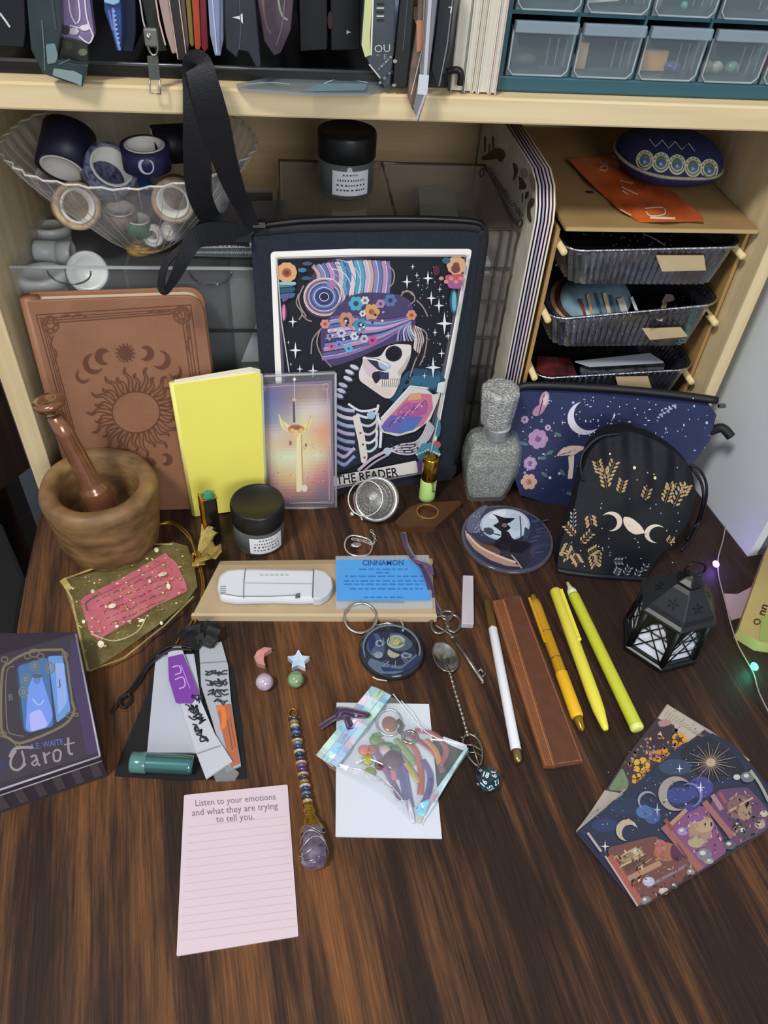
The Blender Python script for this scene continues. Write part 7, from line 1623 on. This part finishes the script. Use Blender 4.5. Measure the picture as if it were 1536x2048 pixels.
zp2 = thing('zipper_tag', 'metal zipper slider with long clear pull hanging in front of the shelf edge', 'zipper', V(305, 120, .525))
q = V(302, 75, .524); MB().box(q, (.008, .003, .010)).build('slider', M('#a9a59a', .25, metal=1), zp2, bev=.0012)
MB().ball(q+Vector((-.0012, -.002, .0008)), .0016, 10, 8).build('stud', M('#d8d0b8', .2, metal=1), zp2)
MB().tube([V(305, 88, .5235)+Vector((.003*math.cos(t), 0, .006*math.sin(t))) for t in [2*PI*i/16 for i in range(16)]], .0008, 6, closed=True).build('ring', M('#a9a59a', .25, metal=1), zp2)
slab('pull_tab', zp2, M('#6f7168', .2, alpha=.8, metal=.5), [(294, 112), (316, 112), (320, 160), (299, 160)], VP(.5235), .001, r=2)
MB().tube([V(299, 160, .523), V(301, 186, .523), V(321, 188, .523), V(320, 160, .523)], .0005, 6).build('wire_end', M('#a9a59a', .3, metal=1), zp2)
for k, (q, c, lab) in enumerate((([(304, T), (326, T), (352, 92), (358, 106), (344, 108), (332, 70)], '#a88f88', 'dusty pink sleeve right of the black album'), ([(328, T), (350, T), (374, 108), (372, 122), (356, 122), (352, 92)], '#2a2624', 'black sleeve with pink edges in the filing rack'),
                                ([(352, T), (364, T), (378, 90), (376, 106), (368, 84)], '#5c4a44', 'brown sleeve left of the olive one'), ([(366, T), (377, T), (388, 90), (384, 96), (379, 86)], '#77682a', 'olive yellow sleeve in the filing rack'),
                                ([(379, T), (396, T), (402, 92), (398, 102), (390, 98)], '#a5432a', 'rust orange sleeve in the filing rack'), ([(397, T), (410, T), (416, 98), (408, 106), (403, 96)], '#6b1e28', 'dark red sleeve in the filing rack'))):
    hang('card_sleeve', lab, 'sleeve', q, dkf(c, .4, .1), .5485 if k != 1 else .5475, .11, (lambda a: (a.line([(329, T), (356, 118)], 2, '#c9a8a0'), a.line([(350, T), (373, 112)], 2, '#c9a8a0'))) if k == 1 else None, 'sleeves in the filing rack')
hang('pale_blue_pouch', 'pale blue grey zip pouch right of the red sleeves', 'pouch', [(412, T), (446, T), (447, 80), (441, 112), (430, 112), (420, 70)], dkf('#8894b4', .3, .12), .5455, .1, lambda a: (a.line([(420, T), (430, 60), (434, 108)], 2.5, '#b7c2dc'), a.line([(440, T), (440, 100)], 2, '#5f6c90')), GR)
hang('charcoal_pouch', 'charcoal pouch with a small white star beside the pale blue pouch', 'pouch', [(447, T), (504, T), (522, 130), (514, 138), (496, 104), (478, 100), (474, 116), (452, 98)], dkf('#292b33'), .5275, .007, lambda a: (a.poly([(464, 34), (478, 32), (485, 26), (486, 47), (478, 38)], '#d8dcdc'), a.line([(476, T), (482, 60), (478, 98)], 2, '#4a4d58')), GR)
hang('mesh_bag', 'dusky pink and grey mesh bag at the middle of the filing rack', 'bag', [(506, T), (592, T), (582, 60), (562, 106), (548, 112), (528, 82)], dkf('#4d3d46', .3, .6), .5485, .1, lambda a: (a.line([(520, T), (530, 40), (542, 66)], 5, '#7c5a58', k=3), a.line([(550, T), (560, 20), (575, 40)], 4, '#8a8f84', k=3), a.line([(572, T), (566, 40), (552, 90)], 3, '#6c6068', k=3)), GR)
hang('dark_gap_sheet', 'black sheet standing for the dark gap, with faint red marks, in the filing rack', 'dark gap', [(596, T), (655, T), (655, 100), (600, 104)], M('#0b0b0d', .4), .56, .1, lambda a: (a.ell(660, 40, 5, 18, '#2c1416'),), GR)  # this and the next put the shade of the gap in as black sheets
hang('dark_gap_sheet', 'black sheet for the dark gap left of the magazine, with a tiny white arrow', 'dark gap', [(660, T), (722, T), (720, 100), (662, 102)], M('#0b0b0d', .4), .56, .1, lambda a: (a.poly([(693, 60), (702, 64), (693, 68)], '#a9aaac'),), GR)
def A6(a):
    a.poly([(734, T), (748, T), (740, 70), (740, 110), (730, 114), (723, 90)], '#c6cc90'); a.line([(748, T), (742, 110)], 3, '#dfe2cc')
    for i, y_ in enumerate((8, 16, 24, 32, 40)): a.line([(753, y_), (768, y_)], 3.4, '#b9bcbc' if i % 2 else '#1d1f22')
    a.text('OU', 765, 104, 22, '#b9c4ba', right=(1, -.05)); a.text('E', 770, 118, 14, '#8f9a9c'); a.line([(738, 128), (760, 155)], 3, '#b4babc')
    for i in range(16): a.ell(755+(i*37 % 30), 110+(i*23 % 60), 3, 3, ['#6c7478', '#2a2c34', '#8c9498'][i % 3], n=6)
hang('magazine', 'magazine with yellow edge and letters in the filing rack', 'magazine', [(732, T), (790, T), (788, 100), (780, 172), (770, 178), (738, 128), (722, 90)], dkf('#3f464c', .3), .5272, .007, A6, GR)
hang('blue_patterned_packet', 'white and blue patterned packet behind the magazine', 'packet', [(791, T), (806, T), (802, 84), (792, 96)], M('#5a78b0', .4, noise_=.6, ns=120, col2='#b9c4dc'), .5485, .1, None, GR)
hang('black_pouch', 'black pouch with white dots between the magazine and the photo strip', 'pouch', [(807, T), (834, T), (818, 140), (814, 176), (786, 176), (790, 110)], dkf('#1d1f21'), .5272, .007, lambda a: (a.ell(790, 122, 4, 4, '#9a9c9e'), a.ell(788, 170, 4, 3, '#9a9c9e'), a.line([(820, T), (806, 100)], 2, '#4c4e50')), GR)
hang('photo_strip', 'tan and pink printed strip hanging over the shelf edge', 'print', [(840, T), (852, T), (848, 100), (838, 150), (826, 222), (816, 196), (820, 150), (834, 60)], M('#8c6c5c', .4, noise_=.5, ns=100, col2='#4a4c44'), .5215, .005, lambda a: (a.line([(850, T), (846, 90), (822, 190)], 2, '#c9c4bc'), a.poly([(833, 40), (848, 40), (845, 100), (833, 105)], '#b07c64')), GR)
hang('zip_bag', 'clear grey zip bag with white slider hanging over the shelf edge', 'bag', [(854, T), (882, T), (868, 60), (858, 150), (854, 192), (836, 246), (828, 216), (840, 150), (849, 80)], M('#7e8086', .15, alpha=.85, coat=1), .5145, .005, lambda a: (a.line([(864, T), (856, 60), (850, 150)], 7, '#b9bbc4'), a.poly([(838, 148), (858, 150), (854, 190), (834, 188)], '#c9cdd8', r=2), a.line([(850, 190), (832, 240)], 5, '#b4acac')), GR)
hang('black_sleeve', 'black sleeve with a white mark at the right end of the filing rack', 'sleeve', [(884, T), (914, T), (900, 100), (886, 140), (880, 178), (872, 170), (862, 140), (872, 60)], dkf('#1c1d21'), .5215, .006, lambda a: (a.line([(912, T), (894, 90), (878, 172)], 2.5, '#77787c'), a.line([(897, 14), (903, 14), (901, 26)], 2.5, '#d8d8dc')), GR)
o = slab('clear_plastic_bag', None, M('#8f9ea2', .1, alpha=.5, coat=1), [(470, 168), (560, 150), (600, 142), (700, 150), (790, 168), (740, 186), (610, 186), (480, 176)], DK(ZS+.0022), .0016, r=6)
a = Art(DK(ZS+.0022), .0003); a.line([(640, 172), (680, 158), (735, 166)], 2, '#b9c4c6', k=4); a.poly([(640, 168), (735, 168), (730, 182), (600, 184)], '#6f8c98', r=4); a.line([(490, 170), (540, 166), (580, 170)], 2, '#a9b4b4', k=3); a.build('sheen', o, .2)
tag(o, 'clear plastic bag lying flat on the shelf edge under the filing rack', 'bag')
# pages / notebooks standing by the drawer cabinet
for k, (x0, x1, c, lab) in enumerate(((.1050, .1135, '#8d8b84', 'grey bound book, leftmost of the books beside the teal drawer cabinet'), (.1138, .1190, '#cfc9ba', 'cream book, second of the books beside the teal drawer cabinet'), (.1193, .1225, '#c4bca8', 'thin buff book in the middle of the books beside the teal cabinet'), (.1228, .1300, '#d8d2c6', 'thick cream book near the teal drawer cabinet'), (.1303, .1345, '#c9b4ac', 'pinkish cream book touching the teal drawer cabinet'))):
    t = thing('book', lab, 'book', ((x0+x1)/2, .6, ZS), 'books beside the teal drawer cabinet'); yf = .5358-.0008*k
    MB().bb((x0, yf, ZS), (x0+.0008, .70, .56)).build('cover', M(c, .6), t); MB().bb((x1-.0008, yf, ZS), (x1, .70, .56)).build('cover', M(c, .6), t)
    MB().bb((x0+.0009, yf+.0006, ZS+.001), (x1-.0009, .698, .558)).build('pages', M('#cfc9b8', .7, noise_=.12, ns=1, stretch=(2500, 3, 3)), t)
# teal drawer cabinet
tc2 = thing('drawer_cabinet', 'teal plastic parts cabinet with small clear drawers on the upper shelf', 'cabinet', (.25, .6, ZS))
teal = M('#2d5661', .4, noise_=.06, ns=20); CX0, CX1, CY0 = .1360, .3615, .5405; pit = .0437; zr = [.3605, .3965, .4325]
MB().bb((CX0, CY0, ZS), (CX1, CY0+.17, .3598)).build('base', teal, tc2, bev=.0012)
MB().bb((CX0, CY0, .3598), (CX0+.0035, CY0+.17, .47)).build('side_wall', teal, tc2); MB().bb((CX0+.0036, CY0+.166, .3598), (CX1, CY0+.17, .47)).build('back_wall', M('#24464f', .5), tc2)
for z_ in (.3935, .4295, .4655): MB().bb((CX0+.0036, CY0+.003, z_), (CX1, CY0+.165, z_+.0022)).build('shelf', teal, tc2)
for k in range(1, 6): MB().bb((CX0+.0025+pit*k, CY0+.002, .3599), (CX0+.0043+pit*k, CY0+.165, .4655)).build('divider', teal, tc2)
drawers = []
for r_, z_ in enumerate((.3602, .3962, .4322)):
    for k in range(5):
        x0 = CX0+.0052+pit*k; x1 = x0+pit-.0038+(.0008); yf = CY0-.004
        x1 = min(x1, CX1-.0002)
        d_ = bpy.data.objects.new('drawer', None)
        m_ = MB(); zt_ = z_+.0315
        m_.prism([Vector((x0, yf+.004, z_)), Vector((x1, yf+.004, z_)), Vector((x1, yf, zt_)), Vector((x0, yf, zt_))], (0, .0012, 0))
        m_.bb((x0, yf+.0052, z_), (x0+.0009, yf+.12, zt_-.004)); m_.bb((x1-.0009, yf+.0052, z_), (x1, yf+.12, zt_-.004)); m_.bb((x0+.001, yf+.0052, z_), (x1-.001, yf+.12, z_+.0009))
        dr = m_.build('drawer', M('#9fb0b8', .15, alpha=.2, coat=.6), tc2)
        bpy.data.objects.remove(d_)
        MB().bb((x0+.0004, yf-.0035, zt_-.0062), (x1-.0004, yf-.0003, zt_+.0002)).build('lip', M('#9fb2bd', .2, alpha=.45, coat=.6), dr, bev=.0006)
        MB().tube([Vector((x0+.0005, yf+.0025, zt_-.006)), Vector((x0+.0008, yf+.0032, z_+.004)), Vector((x0+.004, yf+.0036, z_+.0005)), Vector((x1-.004, yf+.0036, z_+.0005)), Vector((x1-.0008, yf+.0032, z_+.004)), Vector((x1-.0005, yf+.0025, zt_-.006))], .0006, 6).build('front_edge', M('#b4c2c8', .15, alpha=.6), dr)
        for q in (.62, .76, .9): MB().bb((x0+(x1-x0)*q, yf+.005, z_+.006), (x0+(x1-x0)*q+.0005, yf+.0056, zt_-.010)).build('ridge', M('#b4c2c8', .2, alpha=.35), dr)
def inn(col, row): return Vector((CX0+.0052+pit*col, CY0+.006, (.3602, .3962)[row]+.0012))
p = inn(1, 0); tag(MB().box(p+Vector((.010, .012, .0075)), (.0065, .004, .015)).build('wood_chip', M('#cda877', .6)), 'small pale wooden block in the second drawer of the bottom row', 'block')
tag(MB().box(inn(1, 0)+Vector((.0045, .014, .004)), (.003, .004, .008)).build('stone_chip', M('#8c8c74', .5)), 'grey green chip left of the pale wooden block in its drawer', 'stone')
tag(MB().box(inn(2, 0)+Vector((.016, .012, .0065)), (.018, .005, .012), rz=.05).build('wood_chip', M('#c9974f', .6)), 'orange tan wooden block in the third drawer of the bottom row', 'block')
tag(MB().ball(inn(2, 0)+Vector((.030, .010, .0035)), (.006, .005, .0034)).build('stone', M('#46527c', .3)), 'dark blue stone in the third drawer of the bottom row', 'stone')
for dx_, r_, c, lab in ((.010, .0052, '#8a7c70', 'tall brownish stone in the fourth drawer of the bottom row'), (.018, .0048, '#8f9484', 'mottled pale stone in the fourth drawer of the bottom row'), (.029, .0050, '#5f8274', 'smooth green stone in the fourth drawer of the bottom row')):
    tag(MB().ball(inn(3, 0)+Vector((dx_, .011, r_*.8)), (r_, r_*.8, r_*.8)).build('stone', M(c, .35, noise_=.3, ns=200)), lab, 'stone')
tag(MB().ball(inn(0, 0)+Vector((.014, .012, .004)), (.010, .006, .0038)).build('stone', M('#4c5648', .5, noise_=.3, ns=100)), 'dark green stone in the leftmost drawer of the bottom row', 'stone')
tag(MB().box(inn(4, 0)+Vector((.006, .012, .006)), (.005, .006, .010)).build('stone', M('#8c5058', .4)), 'rose red stone in the last drawer of the bottom row', 'stone')
tag(MB().prism([inn(1, 1)+Vector((.006, .010, .001)), inn(1, 1)+Vector((.026, .010, .003)), inn(1, 1)+Vector((.030, .010, .012)), inn(1, 1)+Vector((.012, .010, .010))], (0, .003, 0)).build('paper_scrap', M('#cfd0bc', .6)), 'folded cream paper in the second drawer of the upper row', 'paper')
tag(MB().ball(inn(2, 1)+Vector((.026, .009, .0025)), .0024).build('glass_bead', M('#3fb4ac', .15, coat=1)), 'tiny turquoise bead in the third drawer of the upper row', 'bead')
tag(MB().ball(inn(2, 1)+Vector((.008, .012, .004)), (.004, .004, .0055)).build('stone', M('#8c9690', .4)), 'pale grey stone left of the turquoise bead', 'stone')
